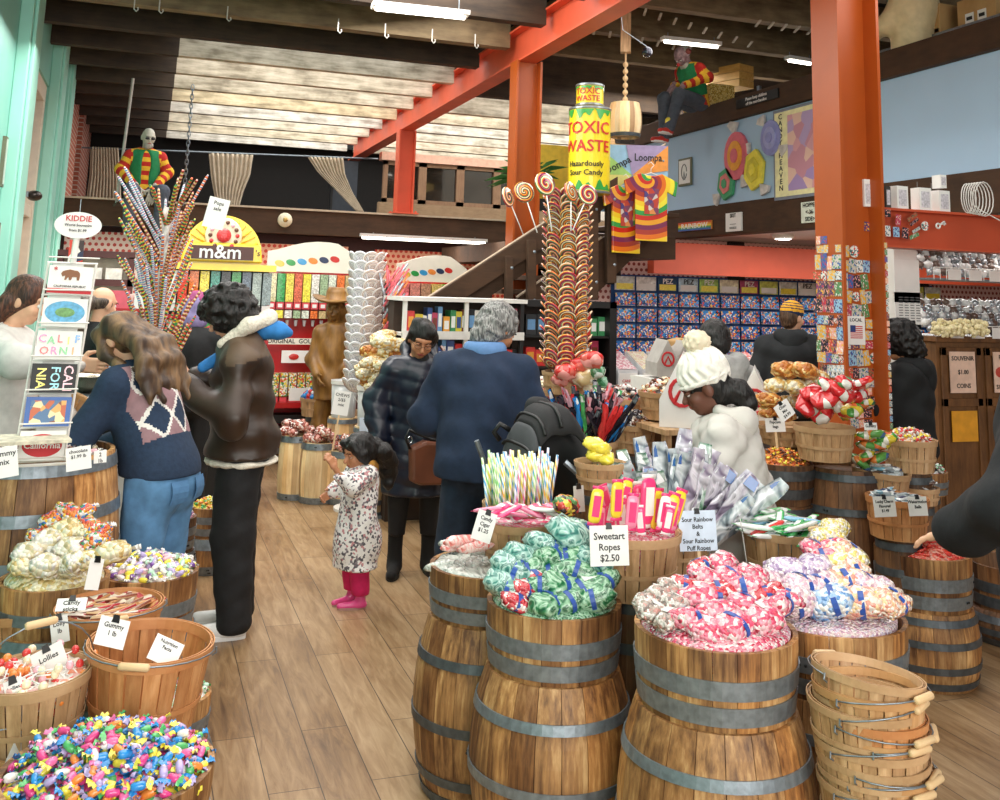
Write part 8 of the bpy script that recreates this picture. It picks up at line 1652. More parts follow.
p = onx(718, 100, 6.9); sh_ = thing('metal_shelf', 'grey metal shelf upstairs carrying the two wooden crates', 'shelf', (6.9, p.y, 3.9-1.15), RX+.3); b = MB(); [b.box(x, -.15, 0, x+.04, -.11, 1.6) for x in (-.75, .1, .75)]; b.build('shelf_post', steel, sh_); [MB().box(-.75, -.16, z_, .8, .16, z_+.03).build('shelf_board', steel, sh_) for z_ in (1.2, 1.36)]
for px, py, w_, h_, lb in ((938, 22, .35, .26, 'cardboard box with white labels, upper of two beside the plaster figure'), (938, 46, .35, .26, 'cardboard box with white labels, lower of two beside the plaster figure'), (990, 12, .4, .28, 'cardboard box at the top right corner of the picture')):
    p = onx(px, py, 6.45); t = thing('cardboard_box', lb, 'box', (p.x, p.y, p.z-h_/2-.02), RX); MB().box(-w_/2, -.15, 0, w_/2, .15, h_).build('carton', card_m, t, bevel=.004)
    for x in (-.07, .06): MB().box(x-.045, -.153, .06, x+.045, -.15, .15).box(x-.03, -.1545, .09, x+.03, -.153, .12, 1).build('white_label', [paper, ink], t)
p = onx(955, 33, 6.25); t = thing('shelf_rail', 'galvanised rail running along the mezzanine under the cardboard boxes', 'rail', (6.28, p.y, 3.98), RX); MB().box(-1.3, -.02, 0, 3.2, .3, .07).build('rail_beam', steel, t); MB().box(-1.28, .02, -1.2, -1.22, .06, 0).box(2.9, .02, -1.2, 2.96, .06, 0).build('rail_post', steel, t)
pf = soft('plaster_figure', pm('cream_plaster', '#d9c497', .6, var=.1, bmp=.2), None, [('c', (0, 0, 0), (.05, 0, .45), .17, .2), ('c', (.05, 0, .45), (.1, 0, .7), .2, .12), ('c', (.12, -.1, .55), (-.12, -.15, .28), .11, .085), ('c', (-.12, -.15, .28), (-.3, -.15, .2), .085, .07), ('e', (-.36, -.15, .17), (.08, .06, .09), None), ('c', (.1, 0, .7), (.1, 0, .95), .1, .14)], .014, k=.06, noise=wob(.006, 18)); p = onx(902, 52, 6.1); pf.location = (6.2, p.y, 3.9); pf.rotation_euler = (0, 0, RX+.2); tag(pf, 'cream plaster figure with a bent arm standing on the mezzanine rail', 'statue')
# plants and yellow board by the middle column
p = at(528, 178, 10.6); t = thing('hanging_plant', 'green leafy plant upstairs beside the middle orange column', 'plant', p); b = MB()
for k in range(60):
    a = g_.uniform(0, 6.3); L = g_.uniform(.15, .5); e_ = g_.uniform(-.2, .9); d_ = Vector((math.cos(a), math.sin(a)*.6, e_)).normalized(); q = d_*L; s_ = d_.cross(Vector((0, 0, 1))).normalized()*.035; b.add([tuple(q*.3), tuple(q*.7+s_), tuple(q+Vector((0, 0, -.06))), tuple(q*.7-s_)], [(0, 1, 2, 3)])
b.build('leaves', [pm('leaf_green', '#4f8a4a', .5, var=.3, ns=6)], t); MB().lathe([(.08, -.2), (.12, 0), (.1, 0), (.07, -.18)], 16).build('plant_pot', orange, t)
MB().tube([(0, 0, -.2), (0, 0, -.5)], .01, 6).build('plant_stand', steel, t)
p = at(560, 165, 11.2); t = thing('yellow_board', 'plain yellow board upstairs behind the middle column and the cans', 'board', (p.x, p.y, 2.78)); MB().box(-.55, 0, 0, .25, .03, .62).build('board', pm('board_yellow', '#f0c83a', .5), t); MB().box(-.5, .03, 0, -.45, .3, .5).box(.15, .03, 0, .2, .3, .5).build('board_leg', steel, t)
# ---- curtains of the dark rear room
cm = pm('beige_curtain', '#c4b39a', .85, var=.12, ns=8)
def curtain(pts_l, pts_r, lb, y_=16.5, nf=10):
    A_ = [ony(*q, y_) for q in pts_l]; B_ = [ony(*q, y_) for q in pts_r]; o0 = A_[0]; n_ = len(A_)-1
    def fn(u, v):
        k = min(int(v*n_), n_-1); f = v*n_-k; a = A_[k].lerp(A_[k+1], f); b_ = B_[k].lerp(B_[k+1], f); q = a.lerp(b_, u)-o0; w_ = (b_-a).length; return (q.x, q.y+.03*math.sin(u*nf*2*PI)*min(1, w_/.5), q.z)
    t = thing('curtain', lb, 'curtain', o0); MB().grid(fn, 90, 16).build('curtain_cloth', cm, t, smooth=True, thick=.012)
    return t
curtain([(91, 147), (90, 175), (86, 204)], [(118, 148), (120, 176), (121, 205)], 'straight beige curtain at the far left of the balcony')
curtain([(209, 153), (211, 175), (214, 192), (218, 210)], [(253, 155), (250, 175), (243, 192), (238, 210)], 'beige curtain gathered towards its foot in the middle', nf=9)
curtain([(308, 157), (318, 172), (336, 190), (356, 211)], [(343, 158), (345, 175), (352, 192), (365, 214)], 'beige curtain swept diagonally to the right', nf=9)
a_ = ony(70, 147, 16.5); b_ = ony(378, 159, 16.5); tag(MB().tube([tuple(a_), tuple(b_)], .015, 8).build('curtain_rod', steel), 'long thin curtain rod above the three beige curtains', 'rod')
t = thing('dark_partition', 'slate partition panel beside the swept curtain', 'partition', (ony(350, 215, 17.2).x, 17.2, 2.73)); MB().box(-.35, 0, 0, .1, .06, 1.2).build('panel', pm('slate_panel', '#3c4148', .7), t); MB().box(-.37, -.02, 0, -.33, .08, 1.24).build('panel_edge', black, t)
# lights and ceiling things
lamp = pm('tube_light_glow', '#ffffff', .4, em=6., emc='#fff6e8', var=0)
def tubelight(px0, py0, px1, py1, z, lb, em=lamp, w_=.1):
    a = onz(px0, py0, z); b = onz(px1, py1, z); t = thing('tube_light', lb, 'light', a); d = b-a; L = d.length; t.rotation_euler = (0, 0, math.atan2(d.y, d.x)); MB().box(0, -w_/2, .01, L, w_/2, .05).build('light_housing', white, t); MB().tube([(.03, 0, .0), (L-.03, 0, .0)], .022, 8).build('light_tube', em, t)
    for f in (.1, .9): MB().tube([(L*f, 0, .05), (L*f, 0, max(.06, (4.55 if z > 3 else 2.43)-z))], .005, 5).build('hanger_rod', steel, t)
tubelight(372, 8, 468, 18, 4.12, 'tube light hanging under the front roof beams at the top of the picture', w_=.16)
tubelight(662, 41, 720, 47, 4.45, 'tube light under the roof behind the clown-faced mannequin'); tubelight(787, 60, 812, 64, 4.45, 'short visible tube light left of the near orange column')
tubelight(765, 258, 815, 262, 2.3, 'strip light under the mezzanine left of the near orange column'); tubelight(360, 237, 487, 243, 2.36, 'thin strip light under the back balcony beam', w_=.05)
p = onz(783, 239, 2.38); t = thing('downlight', 'bright round downlight under the mezzanine', 'light', p); MB().lathe([(0, 0), (.1, 0), (.12, .03), (.12, .05), (0, .05)], 24).build('lamp_housing', white, t); MB().lathe([(0, -.006), (.08, -.004), (.08, 0), (0, 0)], 20).build('lamp_glow', pm('downlight_glow', '#ffffff', .4, em=25., var=0), t)
p = ony(285, 220, 13.66); t = thing('round_fixture', 'round cream fixture on the brown balcony beam', 'fixture', p); b = MB(); b.lathe([(0, .05), (.05, .045), (.09, .02), (.1, 0), (0, 0)], 24, M=Matrix.Rotation(PI/2, 4, 'X')); b.build('fixture_disc', pm('cream_enamel', '#e4d8b8', .4), t, smooth=False); MB().ell((0, -.05, 0), (.035, .02, .035), 12, 6).build('fixture_knob', pm('brass', '#b99a5a', .3, .6), t)
p = at(647, 52, 9.0); t = thing('mirror_ball', 'small dark mirror ball hanging beside the clown-faced mannequin', 'ball', p); MB().ell((0, 0, 0), (.05, .05, .05), 12, 8).build('ball', pm('mirror_tiles', '#4a4a52', .15, .8, var=.5, ns=40), t); MB().tube([(0, 0, .05), (-.25, 0, .18), (-.3, 0, 4.5-p.z)], .004, 5).build('wire', steel, t)
hk = MB().tube([(0, 0, .12), (0, 0, 0), (.02, 0, -.02), (.035, 0, 0), (.03, 0, .02)], .006, 5).mesh('ceiling_hook', pm('pale_hook', '#c9c5bd', .4))
for i, (px, py) in enumerate(((134, 9), (159, 11), (227, 19), (338, 31), (385, 36), (432, 41), (475, 46))): p = onz(px, py, 4.12); place('ceiling_hook', hk, p+Vector((0, 0, -.0)), (0, 0, 0), 'small pale hook under the front roof beam', 'hook', 'hooks under the front beam')
sl = MB().box(-.012, -.12, 0, .012, .12, .012).mesh('roof_slat', pm('pale_slat', '#b9b2a2', .6))
for i in range(9): p = onz(636+i*15-6, 8+i*4.6, 4.5); place('roof_slat', sl, p, (0, 0, -.4), 'short pale batten on the dark roof right of the beam', 'batten', 'pale battens on the roof')
for i in range(7): p = onz(594+i*16, 32+i*3, 4.5); place('roof_slat', sl, p, (0, 0, -.4), 'short pale batten on the roof above the cans', 'batten', 'pale battens above the cans')
for i in range(6): p = onz(758+i*13, 24+i*2, 4.5); place('roof_slat', sl, p, (0, 0, -.4), 'short pale batten on the roof beside the near column', 'batten', 'pale battens beside the near column')
# swing of the bald mannequin: seat and two ropes
ps = pm1+Vector((0, .0, -.02)); t = thing('swing', 'swing seat with a pale rope and a chain carrying the bald mannequin', 'swing', ps, math.radians(8)); MB().box(-.3, -.2, -.03, .55, .2, 0).build('swing_seat', brownX, t); b = MB(); b.tube([(-.28, 0, 0), (-.22, 0, 4.2-ps.z)], .018, 8); b.build('pale_rope', pm('rope_pale', '#b5b0a6', .6), t)
b = MB(); zt2 = 4.2-ps.z; n_ = 26
for k in range(n_): b.tube([(.5+.02*math.cos(t_)*(k % 2), .02*math.cos(t_)*((k+1) % 2), zt2*(k+.5)/n_+.045*math.sin(t_)) for t_ in [2*PI*j/8 for j in range(8)]], .006, 4, closed=True)
b.build('chain', steel, t)
# wall bits on the left pilasters
for px, py, w_, h_, lb in ((8, 162, .1, .4, 'narrow framed switch plate on the teal wall'), (2, 245, .12, .35, 'faded notice on the teal wall at the left edge'), (1, 300, .1, .3, 'small sign low on the teal wall at the left edge')):
    p = onx(px, py, -1.1); t = thing('wall_plate', lb, 'plate', (-1.15, p.y, p.z), PI/2); MB().box(-w_/2, -.03, -h_/2, w_/2, .0, h_/2).build('plate_frame', pm('olive_frame', '#6a6a52'), t); MB().box(-w_/2+.02, -.035, -h_/2+.02, w_/2-.02, -.03, h_/2-.02).build('plate_face', pm('pale_plate', '#b9cfc2', .5), t)
p = onx(39, 196, -1.0); t = thing('door_closer', 'dark round alarm bell on the teal wall beside the door', 'bell', (-1.1, p.y, p.z), PI/2); MB().ell((0, -.06, 0), (.11, .07, .05), 14, 8).build('bell_body', pm('bell_dark', '#3a3430', .3, .6), t, smooth=True); MB().box(-.12, -.02, -.02, .12, .0, .03).build('bell_bracket', steel, t)
# ================================================================== LEFT REAR: counter, bowl, fittings, postcard rack
P0 = at(84, 396, 5.3); t = thing('steel_counter', 'steel counter with the mixing bowl behind the bending person', 'counter', (P0.x, P0.y, 0)); MB().box(-.28, -.05, P0.z-.04, .3, .6, P0.z).build('counter_top', steel, t, bevel=.004); MB().box(-.26, 0, .0, .28, .58, P0.z-.04).build('counter_body', white, t); MB().box(-.2, -.02, P0.z-.2, .2, 0, P0.z-.1).build('dark_slot', black, t)
t = thing('mixing_bowl', 'shiny steel mixing bowl on the counter', 'bowl', (P0.x+.02, P0.y+.2, P0.z)); MB().lathe([(0, .002), (.06, .002), (.11, .04), (.135, .09), (.15, .092), (.15, .097), (.13, .096), (.105, .045), (.05, .01), (0, .008)], 36, cap=False).build('bowl', pm('polished_steel', '#c4bda9', .15, .9, var=.05), t, smooth=True)
P0 = ony(63, 262, 9.6); t = thing('wall_cabinet', 'maroon-framed glass cabinet of white boxes behind the balding person', 'cabinet', (P0.x, 9.6, 0)); mar = pm('maroon_frame', '#4a1f1c', .5); zz = P0.z
MB().box(-.05, .1, 0, .6, .4, zz+.06).build('cabinet_back', pm('cabinet_cream', '#b8ab9a', .7), t)
b = MB(); [b.box(-.05, -.02, zz-h_, .6, .1, zz-h_+.06) for h_ in (-.05, .2, .45, .7, .95)]; [b.box(x, -.02, .4, x+.05, .1, zz+.06) for x in (-.05, .55)]; b.build('cabinet_frame', mar, t)
for r9_ in range(4):
    for k in range(3): MB().box(.02+.17*k, -.0, zz-.38-.25*(r9_-.8), .16+.17*k, .08, zz-.24-.25*(r9_-.8)).build('white_carton', pm('pale_carton', '#dcd6cc', .6, var=.2, ns=20), t)
P0 = ony(122, 300, 9.3); t = thing('pink_display', 'red and pink display case left of the yellow sign', 'display', (P0.x, 9.3, 0)); MB().box(-.14, .1, 0, .5, .4, P0.z+.05).build('case_back', polka, t); [MB().box(-.14, -.03, P0.z-h_, .5, .1, P0.z-h_+.03).build('case_shelf', red, t) for h_ in (.1, .35, .6, .85)]; [MB().box(-.1+.2*k, -.02, P0.z-.07-.25*r9_, .06+.2*k, .08, P0.z+.08-.25*r9_).build('pink_pack', [pm('pack_rose', '#d85a6a', .4), paper, pm('pack_plum', '#7a2a4a', .4)][(k+r9_) % 3], t) for k in range(3) for r9_ in range(3)]
P0 = ony(64, 235, 9.4); t = thing('small_poster', 'small dark poster by the polka dot wall above the oval sign', 'poster', (P0.x+.05, 9.4, P0.z-.22)); MB().box(0, 0, -.25, .12, .01, .18).build('poster_sheet', cells('dark_poster', ['#2a2f4a', '#c8402f', '#e6e0d6', '#3a2a2a'], 14, .5, 0, 0), t); MB().tube([(.06, 0, .18), (.06, 0, 2.43-P0.z+.22)], .004, 5).build('poster_wire', steel, t)
# postcard rack
R0 = at(42, 436, 3.62); R1 = at(56, 262, 3.62); t = thing('postcard_rack', 'white wire postcard rack standing on the large barrel', 'postcard rack', (R0.x, R0.y, pLA.z+.02), .15)
hR = R1.z-pLA.z-.02; b = MB()
for x in (-.085, .085): b.tube([(x, .03, 0), (x+.05, .03, hR)], .005, 6)
for k in range(7): z_ = hR*k/6; b.tube([(-.09+.05*k/6, .03, z_), (.09+.05*k/6, .03, z_)], .004, 5); b.tube([(-.09+.05*k/6, -.02, z_+.02), (.09+.05*k/6, -.02, z_+.02)], .003, 5)
b.tube([(-.1, -.05, 0), (.1, -.05, 0), (.1, .1, 0), (-.1, .1, 0)], .006, 6, closed=True); b.build('wire_frame', white, t)
MB().box(-.02, .035, 0, .09, .045, hR).build('side_panel', pm('rack_white', '#dcdad6', .5), t)
MB().tube([(.05, .03, hR), (.055, .03, hR+.1)], .012, 8).build('sign_stem', white, t)
ov = MB(); ov.lathe([(0, -.004), (.085, -.004), (.085, .004), (0, .004)], 32, M=Matrix.Translation((.055, .02, hR+.145)) @ Matrix.Diagonal((1, 1, .6, 1)) @ Matrix.Rotation(PI/2, 4, 'X')); ov.build('oval_sign', paper, t); text('KIDDIE', .03, redink, t, (.055, .014, hR+.17)); text('World Souvenirs', .014, ink, t, (.055, .014, hR+.145)); text('from $1.99', .014, ink, t, (.055, .014, hR+.125))
cdz = [hR-.065-i*hR/6.05 for i in range(6)]
lbs = ['white California bear flag postcard, topmost on the rack', 'postcard with a blue oval map, second on the rack', 'postcard of colourful dancing letters, third on the rack', 'black postcard with pink, yellow and blue block letters', 'blue framed picture postcard, fifth on the rack', 'postcard with a red oval and white script, lowest on the rack']
for i, z_ in enumerate(cdz):
    xo = .05*z_/hR; q = t.location+Vector((math.cos(.15)*xo, math.sin(.15)*xo-.012, z_)); c = thing('postcard', lbs[i], 'postcard', q, .15); c.rotation_euler = (-.08, .03, .15); w_, h_ = .155, .105
    MB().box(-w_/2, -.001, -h_/2, w_/2, .001, h_/2).build('card', paper if i not in (3, 4) else (black if i == 3 else pm('postcard_blue', '#2f5fa8', .4)), c)
    if i == 0:
        MB().box(-w_/2, -.003, -h_/2+.002, w_/2, -.0015, -h_/2+.02).build('red_stripe', redink, c); b = MB(); 
        b.prism([(-.03, .0), (-.035, .012), (-.03, .02), (-.02, .024), (-.005, .028), (.01, .025), (.022, .024), (.03, .016), (.032, .006), (.03, -.012), (.022, -.012), (.02, .0), (.005, .0), (.002, -.012), (-.006, -.012), (-.008, .0), (-.012, -.004), (-.016, -.012), (-.022, -.012), (-.02, .004)], .002); b.build('bear', pm('bear_brown', '#8a5a3a', .6), c, loc=(0, -.0025, .012)); text('CALIFORNIA REPUBLIC', .011, ink, c, (0, -.003, -.024)); text('*', .03, redink, c, (-.055, -.003, .035))
    if i == 1: b = MB(); b.lathe([(0, 0), (.07, 0)], 30, cap=False, M=Matrix.Translation((0, -.002, 0)) @ Matrix.Diagonal((1, 1, .6, 1)) @ Matrix.Rotation(PI/2, 4, 'X')); b.build('oval_map', pm('map_blue', '#5fa8d0', .5, var=.25, ns=60), c); MB().ell((0, -.002, 0), (.035, .001, .018), 16, 6).build('green_island', pm('map_green', '#6a9a5a', .5, var=.3, ns=90), c)
    if i == 2: [text(ch, .04, cmat[k_], c, (-.06+.03*j, -.003, .022-(j % 2)*.006)) for j, (ch, k_) in enumerate(zip('CALIF', ('pink', 'green', 'red', 'yellow', 'blue')))]; [text(ch, .04, cmat[k_], c, (-.05+.033*j, -.003, -.022)) for j, (ch, k_) in enumerate(zip('ORNI', ('red', 'pink', 'green', 'orange')))]
    if i == 3: [text(s_, .045, cmat[k_], c, (x_, -.003, 0), rot=(PI/2, PI/2, 0)) for s_, k_, x_ in (('CALI', 'rose', .048), ('FOR', 'aqua', .003), ('NIA', 'yellow', -.045))]
    if i == 4: MB().box(-.06, -.003, -.04, .06, -.0012, .04).build('picture', cells('postcard_pic', ['#e8b06a', '#c86a4a', '#f0dcb0', '#5a7aa0', '#8a5a4a'], 40, .5, 0, 0), c)
    if i == 5: b = MB(); b.lathe([(0, 0), (.068, 0)], 30, cap=False, M=Matrix.Translation((0, -.002, 0)) @ Matrix.Diagonal((1, 1, .6, 1)) @ Matrix.Rotation(PI/2, 4, 'X')); b.build('red_oval', redink, c); text('California', .032, paper, c, (0, -.004, 0))
b = MB(); b.box(-.16, -.1, 0, .16, .1, .012); tag(b.build('flat_box_lid', pm('lid_print', '#cfc6b0', .6, var=.3, ns=40), loc=at(20, 441, 3.55), rot=(0, 0, .2)), 'flat pale box lid lying on the large barrel left of the chews', 'box')
# ================================================================== CENTRE REAR: baskets, cartons, bags, stroller
def rb2(px, py, w_, D, h, lb, **k):
    p = rp(px, py, w_, D); basket(p.x, p.y, p.z-h, h, D/2, lb, rb=D*.4, sm=slatt, rm_=rimt, n=16, **k); hidden_keg(p.x, p.y, p.z-h-.002, 'keg carrying the '+lb.replace(',', ''), .08); return p
sn6 = ['left rear centre basket', 'rear basket behind the white hat', 'nut cluster basket', 'basket left of the tree foot', 'basket right of the tree foot', 'basket right of the white jacket']
dom = [candy('black', 'white', .035, .012, .012), candy('white', 'red', .035, .012, .012), candy('cream', 'orange', .035, .012, .012), candy('brown', 'white', .035, .012, .012)]; domn = ['black', 'white and red', 'cream', 'brown']
for i, (px, py, w_, lb, cols_) in enumerate(((622, 398, 48, 'tan basket in the rear centre, left one, of mixed chocolates', (0, 1, 3)), (664, 392, 50, 'tan basket in the rear centre, behind the white hat', (1, 2, 3)), (634, 424, 50, 'tan basket of nut clusters in front of the two rear baskets', (0, 3, 2)), (540, 388, 40, 'tan basket left of the lollipop tree foot', (1, 2)), (585, 392, 46, 'tan basket of salt water sweets right of the tree foot', (1, 2, 0)), (753, 424, 46, 'tan basket behind the price card, right of the white jacket', (1, 0)))):
    p = rb2(px, py, w_, .29, .15, lb); heap(p, .13, .07, 46, [(dom[k], domn[k]) for k in cols_], lambda c, i=i: '%s wrapped sweet in the %s' % (c, sn6[i]), 'sweets of the '+sn6[i], name=('wrapped_chocolate', 'wrapped_caramel', 'nut_cluster', 'taffy_twist', 'salt_water_sweet', 'toffee_twist')[i], seed=70+i, base=cells('dom_%d' % i, ['#efe6da', '#3a2c2a', '#d9a06a', '#c84a3a', '#b9a08a'], 45))
rc = [bag_proto(cells('red_crumple', ['#d8322f', '#e8685a', '#f0a098'], 20, .25, .6, .9), .12, .1, .08, None, False, 81), bag_proto(cells('cream_crumple', ['#efe0c0', '#d9c08a', '#f6f0de'], 20, .3, .4, .9), .12, .09, .08, None, False, 82), bag_proto(cells('green_crumple', ['#3f8a5a', '#8fc0a0', '#e0ece2'], 22, .3, .4, .9), .11, .08, .07, None, False, 83)]
scatter_bags(rc, [(at(px, py, 5.5+g_.uniform(-.1, .1)), g_.uniform(0, 6), sc, k) for px, py, k, sc in ((566, 372, 0, 1.1), (580, 366, 0, 1.1), (592, 360, 0, 1.1), (575, 378, 0, .9), (584, 378, 1, 1.1), (590, 388, 1, .9), (598, 372, 2, 1), (602, 382, 2, .8), (560, 380, 0, .8))], ['bright red bow-like bag right of the lollipop tree foot', 'cream crumpled bag right of the lollipop tree foot', 'green crumpled bag right of the lollipop tree foot'], ['red bags by the tree foot', 'cream bags by the tree foot', 'green bags by the tree foot'], .5, 12)
# bouquet of long ribbon candies
bqm = [long_pack(cmat[a], cmat[b_], .26, .022, 10+i) for i, (a, b_) in enumerate((('black', 'black'), ('red', 'red'), ('blue', 'white'), ('black', 'pink'), ('rose', 'red'), ('green', 'white')))]; bqn = ['black', 'red', 'blue', 'black and pink', 'rose', 'green']
bq = at(588, 440, 5.0); basket(bq.x, bq.y, bq.z-.2, .2, .15, 'deep basket hidden under the bouquet of ribbon candies', rb=.12, sm=slatt, rm_=rimt, n=16); hidden_keg(bq.x, bq.y, bq.z-.202, 'keg carrying the ribbon candy bouquet', .09)
for i in range(110):
    a = g_.uniform(0, 6.3); q = .1*math.sqrt(g_.random()); k = g_.choice((0, 0, 1, 2, 3, 0, 4, 5, 1)); o = place('ribbon_candy', bqm[k], bq+Vector((q*math.cos(a), q*math.sin(a), -.09+g_.uniform(0, .1))), (g_.uniform(-.1, .5), g_.uniform(-.65, .55), g_.uniform(-.6, .6)), '%s ribbon candy in the dark bouquet behind the stroller' % bqn[k], 'candy', '%s ribbon candies of the bouquet' % bqn[k], g_.uniform(.9, 1.2))
# stroller
sb = at(556, 470, 4.25); st2 = thing('stroller', 'black stroller with a grey folding hood behind the candy straws', 'stroller', (sb.x, sb.y, 0), .0); zb_ = sb.z; gy = pm('grey_canopy_cloth', '#3f4144', .8, var=.1); bk_ = pm('black_canopy_cloth', '#121214', .75, var=.2, bmp=.2)
def sp3(px, py, d): q = at(px, py, d)-st2.location; return (q.x, q.y, q.z)
for i, (pts, mt) in enumerate((([(506, 418), (522, 398), (535, 392), (540, 410), (538, 450), (545, 490)], gy),)):
    b = MB(); n_ = 18
    def hd(u, v):      # fan of the folding hood
        a = math.radians(200-150*u); ra = .20; x = -.04+ra*math.cos(a)*.75; z = zb_+.05+ra*1.25*math.sin(a); y = (v-.5)*.34; f = 1-(2*abs(v-.5))**4*.35; return (x*1.+(-.0), y, zb_+(z-zb_)*f-.02+.006*math.sin(u*24))
    b.grid(lambda u, v: hd(u*.42, v), 12, 14, 0); b.grid(lambda u, v: hd(.42+u*.58, v), 14, 14, 1); b.build('hood', [gy, bk_], st2, smooth=True, thick=.008)
soft('seat_cloth', bk_, st2, [('c', sp3(538, 410, 4.4), sp3(592, 478, 4.2), .07, .1), ('c', sp3(548, 450, 4.3), sp3(556, 500, 4.3), .1, .08), ('c', sp3(552, 420, 4.3), sp3(598, 490, 4.15), .05, .05), ('c', sp3(560, 480, 4.3), sp3(585, 500, 4.25), .08, .06)], .012, k=.06, noise=wob(.006, 25))
for k, a in enumerate((200, 160, 125, 95)): b = MB(); a = math.radians(a); b.tube([(-.04+.152*math.cos(a)*1., -.18+.36*j/10, zb_+.03+.25*math.sin(a)*(1-(abs(j-5)/5)**4*.3)) for j in range(11)], .008, 6); b.build('hood_rib', black, st2, smooth=True)
b = MB(); b.tube([sp3(500, 440, 4.35), sp3(494, 432, 4.35), sp3(500, 424, 4.35), sp3(510, 430, 4.35)], .012, 8); b.build('push_handle', black, st2, smooth=True)
for y_ in (-.2, .2): MB().tube([(-.3, y_, zb_+.1), (.12, y_, .1)], .012, 8).tube([(.15, y_, zb_-.1), (-.2, y_, .1)], .012, 8).build('frame_leg', steel, st2)
for x_ in (-.2, .12):
    for y_ in (-.22, .22): MB().lathe([(.0, -.02), (.09, -.02), (.1, 0), (.09, .02), (0, .02)], 20, M=Matrix.Translation((x_, y_, .1)) @ Matrix.Rotation(PI/2, 4, 'X')).build('wheel', black, st2, smooth=False)
tag(MB().tube([tuple(at(565, 462, 4.0)), tuple(at(585, 480, 3.98)), tuple(at(592, 490, 3.95))], .012, 8).build('selfie_stick', steel), 'grey metal rod leaning against the stroller', 'rod')
# house-shaped cartons
cw_ = pm('carton_white', '#e6e3df', .5, var=.03); cg_ = pm('carton_grey', '#b0aaa4', .6)
def house(px, py, d, s, mt, lb, rz=0.):
    p = at(px, py, d); t = thing('house_carton', lb, 'carton', p, rz); W, L, H, Rf = .17*s, .3*s, .1*s, .17*s
    MB().prism([(-W/2, 0), (-W/2, H), (0, H+Rf), (W/2, H), (W/2, 0)], L).build('carton_body', mt, t, loc=(0, L/2, 0)); lo_ = MB()
    lo_.tube([(.045*s*math.cos(t_), -.002, H+.03*s+.05*s*math.sin(t_)) for t_ in [2*PI*k/14 for k in range(14)]], .008*s, 5, closed=True); lo_.tube([(-.03*s, -.002, H-.01*s), (0, -.002, H+.05*s), (.03*s, -.002, H-.01*s)], .008*s, 5); lo_.build('red_emblem', redink, t)
    b = MB(); n2 = Matrix.Translation((W*.28, L*.5, H+Rf*.48)) @ Matrix.Rotation(math.atan2(Rf, W/2), 4, 'Y')
    for k in range(5): b.lathe([(0, 0), (.022*s, 0), (.022*s, .003), (0, .003)], 12, M=Matrix.Translation((0, 0, .004)) @ Matrix.Translation((0, L*.5, H+Rf*.5)) @ Matrix.Rotation(math.atan2(Rf, W/2), 4, 'Y') @ Matrix.Translation((.03*s*math.cos(k*1.26)-0.0, .03*s*math.sin(k*1.26), W*.0+.0)) @ Matrix.Translation((0, 0, 0)))
    return t
house(682, 428, 5.35, 1.45, cw_, 'large white house-shaped carton left of the white jacket', -.55); house(755, 432, 5.6, 1.3, cw_, 'white house-shaped carton right of the white hat', -.6)
for k, (px, py, lb) in enumerate(((668, 377, 'small grey house-shaped carton behind the white hat, left of two'), (686, 378, 'small grey house-shaped carton behind the white hat, right of two'))): house(px, py, 6.6, .9, cg_, lb, -.2)
t = thing('carton_table', 'plain low table behind the white jacket carrying the house cartons', 'table', (at(716, 432, 5.6).x, at(716, 432, 5.6).y, 0)); zq = at(682, 428, 5.35).z; MB().box(-.45, -.22, zq-.03, .5, .5, zq-.002).build('table_top', slatt, t); [MB().box(x, y_, 0, x+.04, y_+.04, zq-.03).build('leg', slatt, t) for x in (-.44, .45) for y_ in (-.2, .44)]
t = thing('carton_plinth', 'plain plinth under the two small grey house cartons', 'plinth', (at(677, 378, 6.7).x, at(677, 378, 6.7).y, 0)); zq = at(677, 377, 6.6).z; MB().box(-.2, -.15, 0, .2, .3, zq-.02).build('plinth_body', white, t)
t = thing('paper_bag', 'brown open paper sack of papers behind the white bobble hat', 'bag', at(681, 352, 6.9)); MB().prism([(-.07, -.12), (-.09, .08), (.0, .1), (.08, .02), (.07, -.12)], .12).build('sack', card_m, t, bevel=.01); MB().box(-.02, -.03, .02, .09, .03, .08).build('white_papers', paper, t)
# popcorn and red bags at the right of the white jacket
PC2 = [bag_proto(m_pc2, .15, .1, .08, None, False, 91, True), bag_proto(m_pc, .13, .09, .08, None, False, 92, True)]
scatter_bags(PC2, [(at(px, py, 5.35+g_.uniform(-.08, .08)), g_.uniform(-.6, .6), sc, k) for px, py, k, sc in ((786, 370, 0, 1.15), (806, 371, 0, 1.1), (776, 385, 1, 1), (796, 387, 1, 1), (768, 400, 0, .95), (788, 402, 1, .9), (812, 384, 1, .9), (770, 412, 0, .9), (784, 415, 0, .8), (820, 378, 1, .9), (800, 398, 0, .8))], ['golden caramel corn bag in the pile left of the red bags', 'pale popcorn bag in the pile left of the red bags'], ['caramel corn bags of the right pile', 'pale popcorn bags of the right pile'], .25, 14)
kp = at(787, 425, 5.45); basket(kp.x, kp.y, kp.z-.1, .1, .17, 'low basket holding the caramel corn pile', rb=.14, sm=slatt, rm_=rimt, n=16); hidden_keg(kp.x, kp.y, kp.z-.102, 'keg under the caramel corn pile', .08)
rdm = cells('red_crisp_print', ['#d1242a', '#d1242a', '#e9e4dc', '#b81a22', '#e8542f'], 14, .2, .6, .5); rdm2 = cells('white_red_crisp_print', ['#e9e4dc', '#d1242a', '#efe8e0', '#4f9a5a', '#e0c04a'], 18, .2, .6, .5); grm = cells('green_yellow_print', ['#4f9a3f', '#e0c83a', '#efe9dc', '#e0703a', '#2f6a3f'], 20, .2, .6, .5)
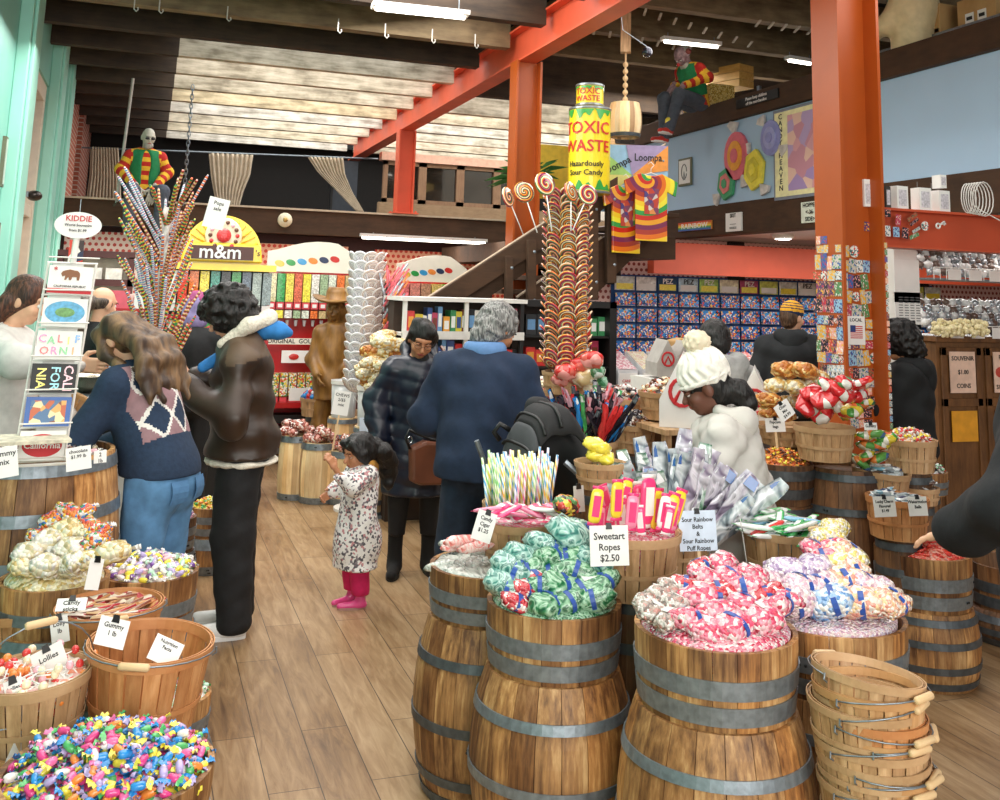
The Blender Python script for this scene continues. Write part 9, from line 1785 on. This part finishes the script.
RD = [bag_proto(rdm, .13, .11, .055, None, False, 95), bag_proto(rdm2, .13, .1, .055, None, False, 96), bag_proto(grm, .12, .1, .05, None, False, 97)]
scatter_bags(RD, [(at(px, py, 5.02+g_.uniform(-.1, .1)), g_.uniform(-.9, .9), sc, k) for px, py, k, sc in ((808, 404, 0, 1.1), (826, 398, 0, 1.15), (822, 412, 1, 1.1), (842, 392, 0, 1.2), (840, 408, 1, 1.1), (856, 396, 0, 1.1), (852, 410, 2, 1), (862, 384, 0, .9), (828, 386, 1, .9), (812, 392, 0, .9), (845, 382, 1, .9), (866, 404, 2, .8))], ['glossy red crisp bag in the tan basket beside the near column', 'white and red printed bag in the tan basket beside the near column', 'green and yellow printed bag beside the red bags'], ['red crisp bags', 'white and red crisp bags', 'green and yellow bags'], .8, 15)
GB_ = [bag_proto(grm, .11, .09, .045, None, False, 98), bag_proto(cells('orange_green_print', ['#e0803a', '#5fa04a', '#e9e0c8', '#3f6a9a'], 22, .2, .6, .5), .11, .09, .045, None, False, 99)]
scatter_bags(GB_, [(at(px, py, 5.05), g_.uniform(-.6, .6), 1.05, k) for px, py, k in ((864, 436, 0), (874, 434, 1), (868, 446, 1), (880, 446, 0), (866, 456, 0), (878, 458, 1), (886, 438, 0), (860, 462, 1))], ['green printed bag hanging between the tan baskets on the right', 'orange and green printed bag between the tan baskets on the right'], ['green printed bags', 'orange and green printed bags'], .6, 16)
scatter_bags([bag_proto(cmat['yellow'], .09, .07, .05, None, False, 101)], [(at(px, py, 3.95), g_.uniform(0, 6), 1, 0) for px, py in ((594, 444), (602, 448), (597, 455), (606, 458))], 'small yellow candy bag between the stroller and the foil packs', 'small yellow bags by the stroller')
kk_ = at(600, 462, 3.97); basket(kk_.x, kk_.y, kk_.z-.1, .1, .1, 'small basket under the yellow bags by the stroller', rb=.08, sm=slatt, rm_=rimt, n=14); hidden_keg(kk_.x, kk_.y, kk_.z-.102, 'keg under the small basket of yellow bags', .07)
gbm = [bag_proto(cells('gumball_small', ['#e0803a', '#3a2620', '#e9d24a', '#4f8a4a', '#c83a2f'], 70, .2, .6, 1.), .08, .06, .05, None, False, 102)]
scatter_bags(gbm, [(at(566, 505, 3.5), .3, 1.3, 0)], 'small bag of coloured gumballs beside the blank grey tag')
